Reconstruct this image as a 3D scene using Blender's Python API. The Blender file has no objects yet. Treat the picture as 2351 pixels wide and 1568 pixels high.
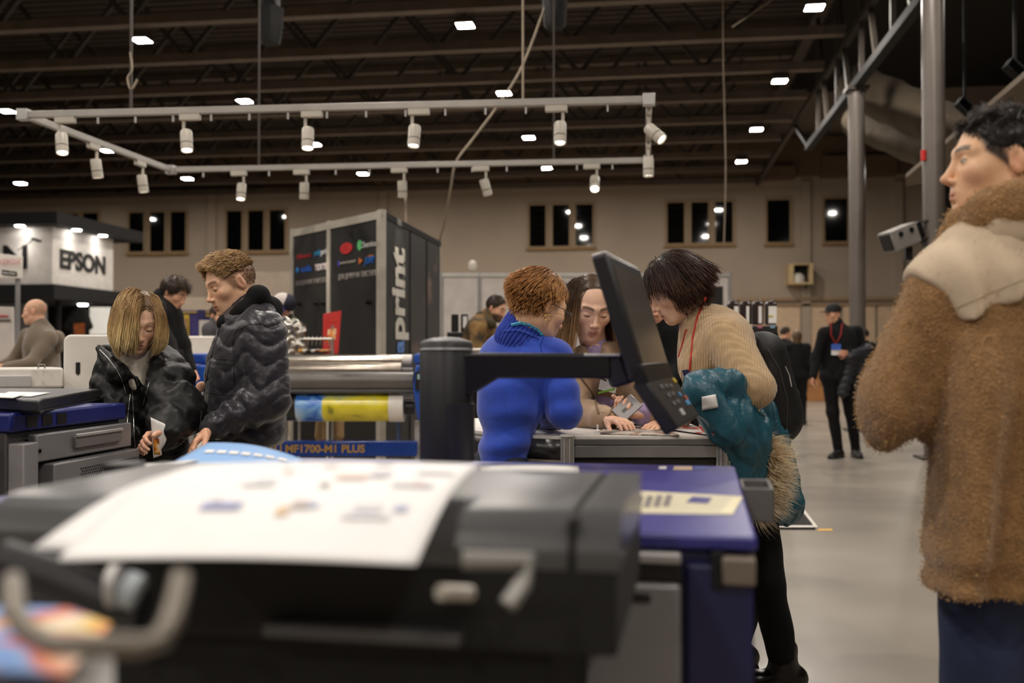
import bpy, math, random, numpy as np
from mathutils import Vector, Matrix
# ------------------------------------------------------------------ camera, world, exposure
FPX, CX, CY = 2286.0, 1175.5, 784.0
YAW, PITCH = math.atan(314.5/FPX), math.atan(31/FPX)
CAM = Vector((0, 0, 1.2))
FW = Vector((-math.sin(YAW)*math.cos(PITCH), math.cos(YAW)*math.cos(PITCH), math.sin(PITCH)))
RT = Vector((math.cos(YAW), math.sin(YAW), 0))
UPV = RT.cross(FW)
sc = bpy.context.scene
col = sc.collection
cam = bpy.data.objects.new('camera', bpy.data.cameras.new('camera'))
col.objects.link(cam)
cam.location = CAM
cam.rotation_euler = (math.pi/2+PITCH, 0, YAW)
cam.data.sensor_width = 36
cam.data.lens = FPX/2351*36
cam.data.clip_start = 0.02
cam.data.clip_end = 200
cam.data.dof.use_dof = True
cam.data.dof.focus_distance = 3.75
cam.data.dof.aperture_fstop = 2.1
cam.data.dof.aperture_blades = 9
sc.camera = cam
w = bpy.data.worlds.new('world'); sc.world = w
w.use_nodes = True
w.node_tree.nodes['Background'].inputs[0].default_value = (0.9, 0.85, 0.8, 1)
w.node_tree.nodes['Background'].inputs[1].default_value = 0.004
sc.view_settings.view_transform = 'Standard'
sc.view_settings.look = 'None'
sc.view_settings.gamma = 1
sc.view_settings.use_curve_mapping = False
sc.view_settings.exposure = 0.2
sc.cycles.max_bounces = 4; sc.cycles.diffuse_bounces = 2; sc.cycles.glossy_bounces = 2; sc.cycles.transmission_bounces = 2
sc.cycles.caustics_reflective = False; sc.cycles.caustics_refractive = False
LAMP_EMIT = 520.0        # radiance of a high-bay diffuser
WARM = (1.0, 0.85, 0.66)

def P(px, py, d):
    """point seen at photo pixel (px,py), d metres in front of the camera plane"""
    return CAM + d*(FW + RT*((px-CX)/FPX) + UPV*((CY-py)/FPX))
def PZ(px, py, z):
    r = FW + RT*((px-CX)/FPX) + UPV*((CY-py)/FPX)
    return CAM + r*((z-CAM.z)/r.z)
def PY(px, py, Y):
    r = FW + RT*((px-CX)/FPX) + UPV*((CY-py)/FPX)
    return CAM + r*(Y/r.y)
def PX(px, py, X):
    r = FW + RT*((px-CX)/FPX) + UPV*((CY-py)/FPX)
    return CAM + r*(X/r.x)
def V(*a): return Vector(a)
rnd = random.Random(11)
# ------------------------------------------------------------------ materials
def lin(c):
    return tuple((v/255/12.92 if v/255 <= .04045 else ((v/255+.055)/1.055)**2.4) for v in c)
MATS = {}
def mat(name, c=(128,128,128), rough=.6, metal=0., noise=None, bump=None, spec=None, coat=0., emit=None, attr=False,
        wave=None, sheen=0., sss=0., trans=0., alpha=None, ramp=None, voro=None):
    if name in MATS: return MATS[name]
    m = bpy.data.materials.new(name); m.use_nodes = True
    nt = m.node_tree; b = nt.nodes['Principled BSDF']; L = nt.links.new
    def N(t, **k):
        n = nt.nodes.new(t)
        for q, v in k.items(): setattr(n, q, v)
        return n
    base = lin(c)+(1,)
    b.inputs['Base Color'].default_value = base
    b.inputs['Roughness'].default_value = rough
    b.inputs['Metallic'].default_value = metal
    if spec is not None: b.inputs['Specular IOR Level'].default_value = spec
    if coat: b.inputs['Coat Weight'].default_value = coat; b.inputs['Coat Roughness'].default_value = .15
    if sheen: b.inputs['Sheen Weight'].default_value = sheen; b.inputs['Sheen Roughness'].default_value = .5
    if sss:
        b.inputs['Subsurface Weight'].default_value = sss
        b.inputs['Subsurface Radius'].default_value = (.010, .004, .002)
        b.inputs['Subsurface Scale'].default_value = 1.0
    if trans: b.inputs['Transmission Weight'].default_value = trans
    if alpha is not None: b.inputs['Alpha'].default_value = alpha
    if emit: b.inputs['Emission Color'].default_value = lin(emit[0])+(1,); b.inputs['Emission Strength'].default_value = emit[1]
    tc = N('ShaderNodeTexCoord')
    src = None
    if attr:
        a = N('ShaderNodeAttribute', attribute_name='Col'); src = a.outputs['Color']
    if ramp:   # procedural print: noise through a colour ramp: (scale, detail, [(pos, rgb), ...])
        n = N('ShaderNodeTexNoise'); n.inputs['Scale'].default_value = ramp[0]; n.inputs['Detail'].default_value = ramp[1]
        if len(ramp) > 3: n.inputs['Distortion'].default_value = ramp[3]
        L(tc.outputs['Object'], n.inputs['Vector'])
        r = N('ShaderNodeValToRGB'); L(n.outputs['Fac'], r.inputs[0])
        e = r.color_ramp.elements
        while len(e) < len(ramp[2]): e.new(.5)
        for i, (p_, c_) in enumerate(ramp[2]): e[i].position = p_; e[i].color = lin(c_)+(1,)
        src = r.outputs[0]
    if noise is None: noise = (6, .06)
    n = N('ShaderNodeTexNoise'); n.inputs['Scale'].default_value = noise[0]; n.inputs['Detail'].default_value = 2
    L(tc.outputs['Object'], n.inputs['Vector'])
    mr = N('ShaderNodeMapRange'); mr.inputs[3].default_value = 1-noise[1]*1.6; mr.inputs[4].default_value = 1+noise[1]*1.6
    mr.inputs[1].default_value = .25; mr.inputs[2].default_value = .75
    L(n.outputs['Fac'], mr.inputs[0])
    mx = N('ShaderNodeMix', data_type='RGBA', blend_type='MULTIPLY'); mx.inputs[0].default_value = 1
    mx.inputs[6].default_value = base
    if src is not None: L(src, mx.inputs[6])
    L(mr.outputs[0], mx.inputs[7]); L(mx.outputs[2], b.inputs['Base Color'])
    h = None
    if wave:   # (scale, strength, direction 'X'/'Y'/'Z')
        q = N('ShaderNodeTexWave', wave_type='BANDS', bands_direction=wave[2]); q.inputs['Scale'].default_value = wave[0]
        q.inputs['Distortion'].default_value = 1.2; q.inputs['Detail'].default_value = 1
        L(tc.outputs['Object'], q.inputs['Vector'])
        bp = N('ShaderNodeBump'); bp.inputs['Strength'].default_value = wave[1]; bp.inputs['Distance'].default_value = .004
        L(q.outputs['Fac'], bp.inputs['Height']); h = bp.outputs[0]
    if voro:
        q = N('ShaderNodeTexVoronoi'); q.inputs['Scale'].default_value = voro[0]
        L(tc.outputs['Object'], q.inputs['Vector'])
        bp = N('ShaderNodeBump'); bp.inputs['Strength'].default_value = voro[1]; bp.inputs['Distance'].default_value = .006
        L(q.outputs['Distance'], bp.inputs['Height'])
        if h: L(h, bp.inputs['Normal'])
        h = bp.outputs[0]
    if bump:
        q = N('ShaderNodeTexNoise'); q.inputs['Scale'].default_value = bump[0]; q.inputs['Detail'].default_value = 2
        L(tc.outputs['Object'], q.inputs['Vector'])
        bp = N('ShaderNodeBump'); bp.inputs['Strength'].default_value = bump[1]; bp.inputs['Distance'].default_value = bump[2] if len(bump) > 2 else .004
        L(q.outputs['Fac'], bp.inputs['Height'])
        if h: L(h, bp.inputs['Normal'])
        h = bp.outputs[0]
    if h: L(h, b.inputs['Normal'])
    if emit: m.cycles.emission_sampling = 'NONE'
    MATS[name] = m
    return m
def emitter(name, c, strength, sample=False):
    if name in MATS: return MATS[name]
    m = bpy.data.materials.new(name); m.use_nodes = True
    nt = m.node_tree; nt.nodes.clear()
    e = nt.nodes.new('ShaderNodeEmission'); o = nt.nodes.new('ShaderNodeOutputMaterial')
    e.inputs[0].default_value = tuple(c)+(1,); e.inputs[1].default_value = strength
    nt.links.new(e.outputs[0], o.inputs[0]); MATS[name] = m
    if not sample: m.cycles.emission_sampling = 'NONE'
    return m
# ------------------------------------------------------------------ object helpers
def tag(o, label=None, cat=None, group=None, kind=None):
    if label: o['label'] = label
    if cat: o['category'] = cat
    if group: o['group'] = group
    if kind: o['kind'] = kind
    return o
def thing(name, label, cat, loc=(0,0,0), rz=0., group=None):
    o = bpy.data.objects.new(name, None); col.objects.link(o)
    o.empty_display_size = .05; o.location = loc; o.rotation_euler = (0,0,rz)
    return tag(o, label, cat, group)
WORLD = set()
def wthing(name, label, cat, loc=(0,0,0), group=None):
    """a thing whose parts are built in world coordinates"""
    o = thing(name, label, cat, loc, 0., group); WORLD.add(o.name); return o
def attach(o, parent):
    o.parent = parent
    if parent.name in WORLD: o.matrix_parent_inverse = Matrix.Translation(parent.location).inverted()
def rotz(a): return Matrix.Rotation(a, 3, 'Z')
def frame(x, z=None, y=None):
    """3x3 rotation whose local x axis is x and local z is near z"""
    x = Vector(x).normalized()
    if z is not None:
        z = Vector(z); z = (z - x*z.dot(x)).normalized(); y = z.cross(x)
    else:
        y = Vector(y); y = (y - x*y.dot(x)).normalized(); z = x.cross(y)
    return Matrix((x, y, z)).transposed()
class MB:
    def __init__(s): s.v = []; s.f = []
    def add(s, vs, fs):
        o = len(s.v); s.v += [tuple(q) for q in vs]; s.f += [tuple(i+o for i in f) for f in fs]; return s
    def box(s, c, size, R=None):
        hx, hy, hz = size[0]/2, size[1]/2, size[2]/2; c = Vector(c)
        vs = [Vector((x, y, z)) for x in (-hx, hx) for y in (-hy, hy) for z in (-hz, hz)]
        if R is not None: vs = [R@q for q in vs]
        return s.add([c+q for q in vs], [(0,1,3,2),(4,6,7,5),(0,4,5,1),(2,3,7,6),(0,2,6,4),(1,5,7,3)])
    def bx(s, x0, x1, y0, y1, z0, z1):
        return s.box(((x0+x1)/2, (y0+y1)/2, (z0+z1)/2), (x1-x0, y1-y0, z1-z0))
    def bar(s, a, b, wd, ht, up=(0,0,1)):
        a, b = Vector(a), Vector(b); x = b-a
        if abs(x.normalized().dot(Vector(up))) > .99: up = (0,1,0)
        return s.box((a+b)/2, (x.length, wd, ht), frame(x, up))
    def cyl(s, a, b, r, n=16, r2=None, caps=True):
        a, b = Vector(a), Vector(b); r2 = r if r2 is None else r2
        ax = (b-a).normalized(); t = Vector((0,0,1)) if abs(ax.z) < .9 else Vector((1,0,0))
        u = ax.cross(t).normalized(); v = ax.cross(u); vs = []
        for c, q in ((a, r), (b, r2)):
            for i in range(n):
                an = 2*math.pi*i/n; vs.append(c+u*math.cos(an)*q+v*math.sin(an)*q)
        fs = [(i, i+n, (i+1) % n+n, (i+1) % n) for i in range(n)]
        if caps: fs += [tuple(range(n)), tuple(range(2*n-1, n-1, -1))]
        return s.add(vs, fs)
    def tube(s, pts, r, n=8, rs=None):
        pts = [Vector(p) for p in pts]; m = len(pts); vs = []
        u = None
        for i, p in enumerate(pts):
            t = (pts[min(i+1, m-1)]-pts[max(i-1, 0)]).normalized()
            if u is None:
                q = Vector((0,0,1)) if abs(t.z) < .9 else Vector((1,0,0)); u = t.cross(q).normalized()
            u = (u-t*u.dot(t)).normalized(); v = t.cross(u); rr = rs[i] if rs else r
            for k in range(n):
                an = 2*math.pi*k/n; vs.append(p+u*math.cos(an)*rr+v*math.sin(an)*rr)
        fs = [(i*n+k, i*n+(k+1) % n, (i+1)*n+(k+1) % n, (i+1)*n+k) for i in range(m-1) for k in range(n)]
        fs += [tuple(range(n-1, -1, -1)), tuple(range((m-1)*n, m*n))]
        return s.add(vs, fs)
    def prism(s, poly, off, thick):
        """poly: list of 3d points (planar), extruded by vector off*thick"""
        a = [Vector(p) for p in poly]; d = Vector(off).normalized()*thick; n = len(a)
        return s.add(a+[p+d for p in a], [tuple(range(n-1, -1, -1)), tuple(range(n, 2*n))]+[(i, (i+1) % n, (i+1) % n+n, i+n) for i in range(n)])
    def grid(s, fn, nu, nv, close_u=False):
        vs = [fn(i/nu, j/nv) for j in range(nv+1) for i in range(nu+1)]
        fs = [(j*(nu+1)+i, j*(nu+1)+i+1, (j+1)*(nu+1)+i+1, (j+1)*(nu+1)+i) for j in range(nv) for i in range(nu)]
        return s.add(vs, fs)
    def lathe(s, prof, c=(0,0,0), n=24, R=None):
        c = Vector(c); vs = []
        for r, z in prof:
            for k in range(n):
                an = 2*math.pi*k/n; q = Vector((r*math.cos(an), r*math.sin(an), z)); vs.append(c+(R@q if R is not None else q))
        m = len(prof)
        fs = [(i*n+k, i*n+(k+1) % n, (i+1)*n+(k+1) % n, (i+1)*n+k) for i in range(m-1) for k in range(n)]
        fs += [tuple(range(n-1, -1, -1)), tuple(range((m-1)*n, m*n))]
        return s.add(vs, fs)
    def build(s, name, m, parent=None, bev=0., solid=0., ang=35, smooth=True):
        me = bpy.data.meshes.new(name); me.from_pydata(s.v, [], s.f); me.validate(); me.update()
        if smooth:
            me.polygons.foreach_set('use_smooth', [True]*len(me.polygons)); me.set_sharp_from_angle(angle=math.radians(ang))
        o = bpy.data.objects.new(name, me); col.objects.link(o); me.materials.append(m)
        if parent is not None: attach(o, parent)
        if solid: q = o.modifiers.new('s', 'SOLIDIFY'); q.thickness = solid
        if bev:
            q = o.modifiers.new('b', 'BEVEL'); q.width = bev; q.segments = 2; q.limit_method = 'ANGLE'; q.angle_limit = math.radians(40)
        return o
def B(name, m, parent, x0, x1, y0, y1, z0, z1, bev=.003):
    return MB().bx(x0, x1, y0, y1, z0, z1).build(name, m, parent, bev)
def np_mesh(name, v, f, m, parent=None, cols=None, smooth=True):
    """v (n,3) float, f (k,4) or (k,3) int arrays"""
    v = np.asarray(v, np.float32); f = np.asarray(f, np.int32); k = f.shape[1]
    me = bpy.data.meshes.new(name)
    me.vertices.add(len(v)); me.vertices.foreach_set('co', v.ravel())
    me.loops.add(f.size); me.loops.foreach_set('vertex_index', f.ravel())
    me.polygons.add(len(f)); me.polygons.foreach_set('loop_start', np.arange(0, f.size, k, dtype=np.int32))
    me.update(calc_edges=True); me.validate()
    if smooth: me.polygons.foreach_set('use_smooth', np.ones(len(me.polygons), bool))
    if cols is not None:
        a = me.color_attributes.new('Col', 'FLOAT_COLOR', 'POINT')
        c4 = np.ones((len(v), 4), np.float32); c4[:, :3] = cols; a.data.foreach_set('color', c4.ravel())
    o = bpy.data.objects.new(name, me); col.objects.link(o); me.materials.append(m)
    if parent is not None: attach(o, parent)
    return o
def text(name, s, size, m, origin, xdir, up, parent=None, bold=0., sx=1., align='CENTER', lift=.004, ext=.001, shear=0.):
    cu = bpy.data.curves.new(name, 'FONT'); cu.body = s; cu.size = size; cu.extrude = ext; cu.offset = bold
    cu.align_x = align; cu.align_y = 'CENTER'; cu.shear = shear; cu.resolution_u = 3
    t = bpy.data.objects.new(name, cu); col.objects.link(t)
    dg = bpy.context.evaluated_depsgraph_get(); me = bpy.data.meshes.new_from_object(t.evaluated_get(dg))
    bpy.data.objects.remove(t); bpy.data.curves.remove(cu)
    R = frame(xdir, y=up); n = R.col[2]
    M = Matrix.Translation(Vector(origin)+n*lift)@R.to_4x4()@Matrix.Diagonal((sx, 1, 1, 1))
    me.transform(M); me.materials.clear(); me.materials.append(m)
    o = bpy.data.objects.new(name, me); col.objects.link(o)
    if parent is not None: attach(o, parent)
    return o
def copy_tree(o, parent=None):
    c = o.copy(); col.objects.link(c); c.parent = parent
    for ch in o.children: copy_tree(ch, c)
    return c
# ------------------------------------------------------------------ signed distance modelling (organic shapes)
def _a(v): return np.array(tuple(v), np.float32)
class SDF:
    def __init__(s, h=.008): s.ops = []; s.h = h; s.disps = []
    def _op(s, lo, hi, fn, k, mode): s.ops.append((lo if lo is None else np.asarray(lo), hi if hi is None else np.asarray(hi), fn, k, mode)); return s
    def cap(s, a, b, ra, rb=None, k=.02, n=None, flat=1., mod=None, mode='add'):
        rb = ra if rb is None else rb; a, b = _a(a), _a(b); ab = b-a; L2 = max(float(ab@ab), 1e-9); Ln = L2**.5
        R = max(ra, rb)*max(1, flat)+(.03 if mod else 0); lo = np.minimum(a, b)-R; hi = np.maximum(a, b)+R
        if n is not None:
            n = _a(n); n = n-ab*(n@ab)/L2; n = n/max(np.linalg.norm(n), 1e-6)
        def fn(x, y, z):
            px, py, pz = x-a[0], y-a[1], z-a[2]
            t = np.clip((px*ab[0]+py*ab[1]+pz*ab[2])/L2, 0, 1)
            qx, qy, qz = px-t*ab[0], py-t*ab[1], pz-t*ab[2]
            d2 = qx*qx+qy*qy+qz*qz
            if n is not None:
                vn = qx*n[0]+qy*n[1]+qz*n[2]; d2 = d2+vn*vn*(1/flat**2-1)
            r = ra+(rb-ra)*t
            if mod is not None: r = r+mod(t*Ln, x, y, z)
            return (np.sqrt(np.maximum(d2, 0))-r)*(min(flat, 1)**.5)
        return s._op(lo, hi, fn, k, mode)
    def ell(s, c, r, R=None, k=.02, mode='add'):
        c = _a(c); r = np.array(r, np.float32); M = np.eye(3) if R is None else np.array(R)
        q = max(r); lo, hi = c-q, c+q
        def fn(x, y, z):
            px, py, pz = x-c[0], y-c[1], z-c[2]
            u = [(M[0, i]*px+M[1, i]*py+M[2, i]*pz)/r[i] for i in range(3)]
            k0 = np.sqrt(u[0]**2+u[1]**2+u[2]**2); k1 = np.sqrt((u[0]/r[0])**2+(u[1]/r[1])**2+(u[2]/r[2])**2)+1e-6
            return k0*(k0-1)/k1
        return s._op(lo, hi, fn, k, mode)
    def rbox(s, c, half, R=None, rad=.01, k=.01, mode='add'):
        c = _a(c); M = np.eye(3) if R is None else np.array(R); q = float(np.linalg.norm(half)); lo, hi = c-q, c+q
        def fn(x, y, z):
            px, py, pz = x-c[0], y-c[1], z-c[2]
            u = [np.abs(M[0, i]*px+M[1, i]*py+M[2, i]*pz)-(half[i]-rad) for i in range(3)]
            return np.sqrt(sum(np.maximum(e, 0)**2 for e in u))+np.minimum(np.maximum(np.maximum(u[0], u[1]), u[2]), 0)-rad
        return s._op(lo, hi, fn, k, mode)
    def plane(s, p, n, k=.005, late=False):
        """keep the side opposite to n"""
        p, n = _a(p), _a(Vector(n).normalized())
        return s._op(None, None, lambda x, y, z: (x-p[0])*n[0]+(y-p[1])*n[1]+(z-p[2])*n[2], k, 'late' if late else 'cut')
    def disp(s, fn): s.disps.append(fn); return s
    def mesh(s):
        h = s.h
        lo = np.min([o[0] for o in s.ops if o[4] == 'add'], axis=0)-2.5*h-.012
        hi = np.max([o[1] for o in s.ops if o[4] == 'add'], axis=0)+2.5*h+.012
        n = np.ceil((hi-lo)/h).astype(int)+1
        ax = [(lo[i]+h*np.arange(n[i])).astype(np.float32) for i in range(3)]
        X, Y, Z = ax[0][:, None, None], ax[1][None, :, None], ax[2][None, None, :]
        f = np.full(tuple(n), .2, np.float32)
        for l, u, fn, k, mode in s.ops:
            if mode == 'late': continue
            if l is None: sl = (slice(None),)*3
            else:
                m = k+3*h+.012; i0 = np.clip(((l-m-lo)/h).astype(int), 0, n-1); i1 = np.clip(((u+m-lo)/h).astype(int)+2, 1, n)
                sl = tuple(slice(i0[i], i1[i]) for i in range(3))
            d = fn(X[sl[0]], Y[:, sl[1]], Z[:, :, sl[2]]); g = f[sl]
            if mode == 'add':
                e = np.maximum(k-np.abs(g-d), 0)/max(k, 1e-6); f[sl] = np.minimum(g, d)-e*e*k*.25
            else:
                if mode == 'sub': d = -d
                e = np.maximum(k-np.abs(g-d), 0)/max(k, 1e-6); f[sl] = np.maximum(g, d)+e*e*k*.25
        for fn in s.disps:
            idx = np.nonzero(np.abs(f) < .035)
            f[idx] -= fn(ax[0][idx[0]], ax[1][idx[1]], ax[2][idx[2]])
        for l, u, fn, k, mode in s.ops:
            if mode == 'late': f = np.maximum(f, fn(X, Y, Z).astype(np.float32))
        f[0] = f[-1] = .2; f[:, 0] = f[:, -1] = .2; f[:, :, 0] = f[:, :, -1] = .2
        return nets(f, lo, h)
def nets(f, lo, h):
    s = f < 0
    c = [s[i:s.shape[0]-1+i, j:s.shape[1]-1+j, k:s.shape[2]-1+k] for i in (0, 1) for j in (0, 1) for k in (0, 1)]
    al = c[0].copy(); an = c[0].copy()
    for q in c[1:]: al &= q; an |= q
    act = an & ~al; ii = np.argwhere(act)
    ids = np.full(act.shape, -1, np.int32); ids[tuple(ii.T)] = np.arange(len(ii))
    acc = np.zeros((len(ii), 3), np.float32); cnt = np.zeros(len(ii), np.float32)
    I, J, K = ii.T
    E = [((i, j, k), d) for d in range(3) for i in (0, 1) for j in (0, 1) for k in (0, 1) if (i, j, k)[d] == 0]
    for (i, j, k), d in E:
        a = f[I+i, J+j, K+k]; e = [i, j, k]; e[d] = 1; b = f[I+e[0], J+e[1], K+e[2]]
        m = (a < 0) != (b < 0); t = np.where(m, a/np.where(m, a-b, 1), 0); p = np.empty((len(ii), 3), np.float32)
        p[:, 0] = i; p[:, 1] = j; p[:, 2] = k; p[:, d] += t
        acc[m] += p[m]; cnt[m] += 1
    v = (ii+acc/cnt[:, None])*h+lo
    fs = []
    for d in range(3):
        sl0 = [slice(None)]*3; sl1 = [slice(None)]*3; sl0[d] = slice(0, -1); sl1[d] = slice(1, None)
        a, b = s[tuple(sl0)], s[tuple(sl1)]; q = np.argwhere(a != b)
        u, w_ = (d+1) % 3, (d+2) % 3
        q = q[(q[:, u] > 0) & (q[:, w_] > 0) & (q[:, u] < f.shape[u]-1) & (q[:, w_] < f.shape[w_]-1)]
        du = np.zeros(3, int); dw = np.zeros(3, int); du[u] = 1; dw[w_] = 1
        r = np.stack([ids[tuple((q-e).T)] for e in (0*du, du, du+dw, dw)], 1)
        fl = a[tuple(q.T)]
        r[~fl] = r[~fl][:, ::-1]; fs.append(r)
    F = np.concatenate(fs)
    # volume preserving smoothing of the stair steps
    nb = np.zeros_like(v); c2 = np.zeros(len(v), np.float32)
    for it in range(2):
        nb[:] = 0; c2[:] = 0
        for k in range(4):
            np.add.at(nb, F[:, k], v[F[:, (k+1) % 4]]); np.add.at(c2, F[:, k], 1)
        v = v+(nb/np.maximum(c2, 1)[:, None]-v)*(.5 if it == 0 else -.42)
    return v.astype(np.float32), F
_nr = np.random.default_rng(5)
_ND = _nr.normal(size=(40, 3)); _ND /= np.linalg.norm(_ND, axis=1)[:, None]; _NP = _nr.uniform(0, 6.28, 40)
def snoise(x, y, z, sc_, seed=0, n=6):
    r = 0; wx = np.sin(x*sc_*.7+seed)+np.sin(y*sc_*.8+seed*2); wz = np.sin(z*sc_*.75+seed*3)
    for i in range(n):
        d = _ND[(i+seed*7) % 40]; r = r+np.sin((x*d[0]+y*d[1]+z*d[2])*sc_*(1+.35*i)+_NP[(i+seed*5) % 40]+.9*wx+.8*wz)/(1+.25*i)
    return r/(n*.6)
def sdf_obj(S, name, m, parent, cols=None):
    v, f = S.mesh()
    return np_mesh(name, v, f, m, parent, cols(v) if callable(cols) else cols)
# ------------------------------------------------------------------ materials of the place
M_floor = mat('polished_concrete', (152,144,133), .26, noise=(.9,.13), bump=(7,.10,.004), spec=.5)
M_wall = mat('painted_wall', (162,146,129), .85, noise=(.6,.05), bump=(40,.1,.002))
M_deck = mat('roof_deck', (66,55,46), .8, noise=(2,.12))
M_steel = mat('grey_steel', (100,87,76), .55, .2, noise=(3,.12))
M_steeld = mat('dark_steel', (62,55,48), .6, .2, noise=(3,.12))
M_colm = mat('painted_column', (96,88,82), .35, .1, noise=(2,.08), spec=.6)
M_frame = mat('ochre_window_frame', (146,122,90), .6)
M_glassn = mat('night_glass', (6,7,8), .04, noise=(1,.1), spec=.7)
M_alu = mat('aluminium', (196,194,188), .32, .85, noise=(20,.04), bump=(90,.04,.001))
M_white = mat('white_plastic', (226,220,212), .42)
M_whitewall = mat('white_panel', (196,188,182), .7)
M_offw = mat('off_white_paint', (205,198,186), .5)
M_black = mat('black_plastic', (14,13,14), .45, bump=(300,.08,.001))
M_blackm = mat('black_matt', (11,10,10), .8)
M_charc = mat('charcoal_plastic', (36,35,38), .42, bump=(400,.1,.001))
M_dgrey = mat('dark_grey_metal', (78,76,76), .4, .3)
M_mgrey = mat('mid_grey_metal', (138,136,137), .42, .35, bump=(200,.04,.001))
M_lgrey = mat('light_grey_metal', (182,180,178), .42, .3)
M_lens = emitter('lamp_white', (1.0,.92,.83), LAMP_EMIT, True)
M_paper = mat('white_paper', (238,235,232), .6)
M_rope = mat('pale_rope', (150,136,118), .8, bump=(120,.4,.003))
M_red = mat('red_vinyl', (190,28,18), .45)
# ------------------------------------------------------------------ hall shell
ZB = 6.42                  # underside of the joists
YW = 31.2                  # back wall
JX = 3.28                  # line of the main truss and the columns
def struct(o): return tag(o, kind='structure')
struct(MB().bx(-32, 24, -12, YW+.4, -.2, 0).build('floor', M_floor))
struct(MB().bx(-32, 24, YW, YW+.4, 0, 9.5).build('wall_back', M_wall))
struct(MB().bx(-32.4, -32, -12, YW, 0, 9.5).build('wall_left', M_wall))
struct(MB().bx(24, 24.4, -12, YW, 0, 9.5).build('wall_right', M_wall))
struct(MB().bx(-32, 24, -12.4, -12, 0, 9.5).build('wall_front', M_wall))
# corrugated roof deck
mb = MB(); prof = []
y = -12.
while y < YW+.3:
    prof += [(y, 8.1), (y+.11, 8.1), (y+.14, 8.02), (y+.25, 8.02), (y+.28, 8.1)]; y += .28
n = len(prof)
mb.add([(x, p, q) for x in (-32, JX+.3) for p, q in prof]+[(x, p, 8.3) for x in (-32, JX+.3) for p in (-12, YW)],
       [(i, i+1, n+i+1, n+i) for i in range(n-1)]+[(2*n, 2*n+1, 2*n+3, 2*n+2)])
ceiling = struct(mb.build('ceiling', M_deck, smooth=False))
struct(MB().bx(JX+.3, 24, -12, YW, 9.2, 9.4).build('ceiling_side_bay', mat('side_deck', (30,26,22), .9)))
# joists: ceiling > roof_joist > chord / brace
P0 = PZ(800, 37, ZB).y
jmesh = {}
def joist(y, x0, x1, first):
    r = MB().bx(x0, x1, y-.10, y+.10, ZB, ZB+.15).build('roof_joist', M_steel, ceiling)
    MB().bx(x0, x1, y-.09, y+.09, 7.85, 8.0).build('top_chord', M_steel, r)
    n = int((x1-x0)/2.3)
    for i in range(n):
        xa = x0+.6+i*2.3
        for dx, dy in ((1.1, .05), (-1.1, -.05)):
            key = dx
            if key not in jmesh:
                o = MB().bar((0, 0, 0), (dx, 0, 1.28), .09, .07).build('brace', M_steeld, r); jmesh[key] = o.data
            else:
                o = bpy.data.objects.new('brace', jmesh[key]); col.objects.link(o); o.parent = r
            o.location = (xa+(0 if dx > 0 else 0), y+dy, ZB+.12)
for i in range(-3, 9):
    y = P0+2.0*i
    if y < YW-.4: joist(y, -31.8, JX-.1, i == -3)
# main truss above the columns, running away from the camera
mt = MB().bx(JX-.07, JX+.07, -11.8, 21.2, 5.44, 5.56).build('main_truss', mat('truss_dark', (20,18,16), .85, noise=(3,.1)), ceiling)
MB().bx(JX-.11, JX+.11, -11.8, YW-.1, 7.75, 7.95).build('top_chord', M_steeld, mt)
MB().bx(JX-.05, JX+.05, -11.8, YW-.1, ZB-.05, ZB+.05).build('middle_chord', M_steeld, mt)
y = -6.
k = 0
while y < 20.5:
    MB().bar((JX, y, 5.55), (JX, y+(1.0 if k % 2 else 0.02), 7.8), .07, .07).build('brace', M_steeld, mt); y += 1.0; k += 1
MB().bar((JX, 21.15, 5.5), (JX, 23.2, ZB), .07, .07).build('end_brace', MATS['truss_dark'], mt)
# columns
for px, lab in ((2110, 'tall grey steel column with the projector bracket, beside the man in the sherpa jacket'),
                (1947, 'grey steel column behind the man in the black cap')):
    d = JX*FPX/(px-1490)
    r = wthing('column', lab, 'column', (JX, d, 0), 'round steel columns')
    MB().cyl((JX, d, 0), (JX, d, 5.45), .125, 28).build('shaft', M_colm, r)
    MB().bx(JX-.2, JX+.2, d-.2, d+.2, 0, .03).build('base_plate', M_steeld, r, .004)
    MB().bx(JX-.17, JX+.17, d-.17, d+.17, 5.40, 5.46).build('cap_plate', M_steeld, r)
    if px == 2110: COL1 = Vector((JX, d, 0))
    if px == 2110: MB().cyl((JX-.13, d-.06, PY(2085,360,d).z-.06), (JX-.13, d-.06, PY(2085,360,d).z+.06), .03, 10).build('red_call_point', M_red, r)
# right bay: round insulated ducts and a sloping fabric soffit
M_duct = mat('duct_fabric', (72,62,48), .9, bump=(8,.5,.03), noise=(3,.15))
for i, (a, b, rr) in enumerate(((P(1960,195,17.2), P(2290,345,14.5), .36), (P(1962,275,18.5), P(2240,395,16), .30))):
    mb = MB(); pts = [a.lerp(b, t/14) for t in range(15)]
    mb.tube(pts, rr, 14, rs=[rr*(1+.05*math.sin(t*2.1)) for t in range(15)])
    o = mb.build('ventilation_duct', M_duct)
    tag(o, ('upper' if i == 0 else 'lower')+' brown fabric air duct slanting behind the columns at upper right', 'duct', 'slanting air ducts')
a, b = P(2080, 408, 16), P(2420, 120, 8.5)
a2, b2 = P(2080, 428, 16.4), P(2500, 330, 8.7)
b = a+(b-a)*1.9; b2 = a2+(b2-a2)*1.9+Vector((1.6, 0, .2))
o = MB().prism([a, b, b2, a2], (0, 0, 1), .06).build('sloping_soffit', mat('soffit', (92,78,62), .85, noise=(2,.06)))
tag(o, 'pale sloping strip of soffit rising behind the head of the man in sherpa', 'soffit')
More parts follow.
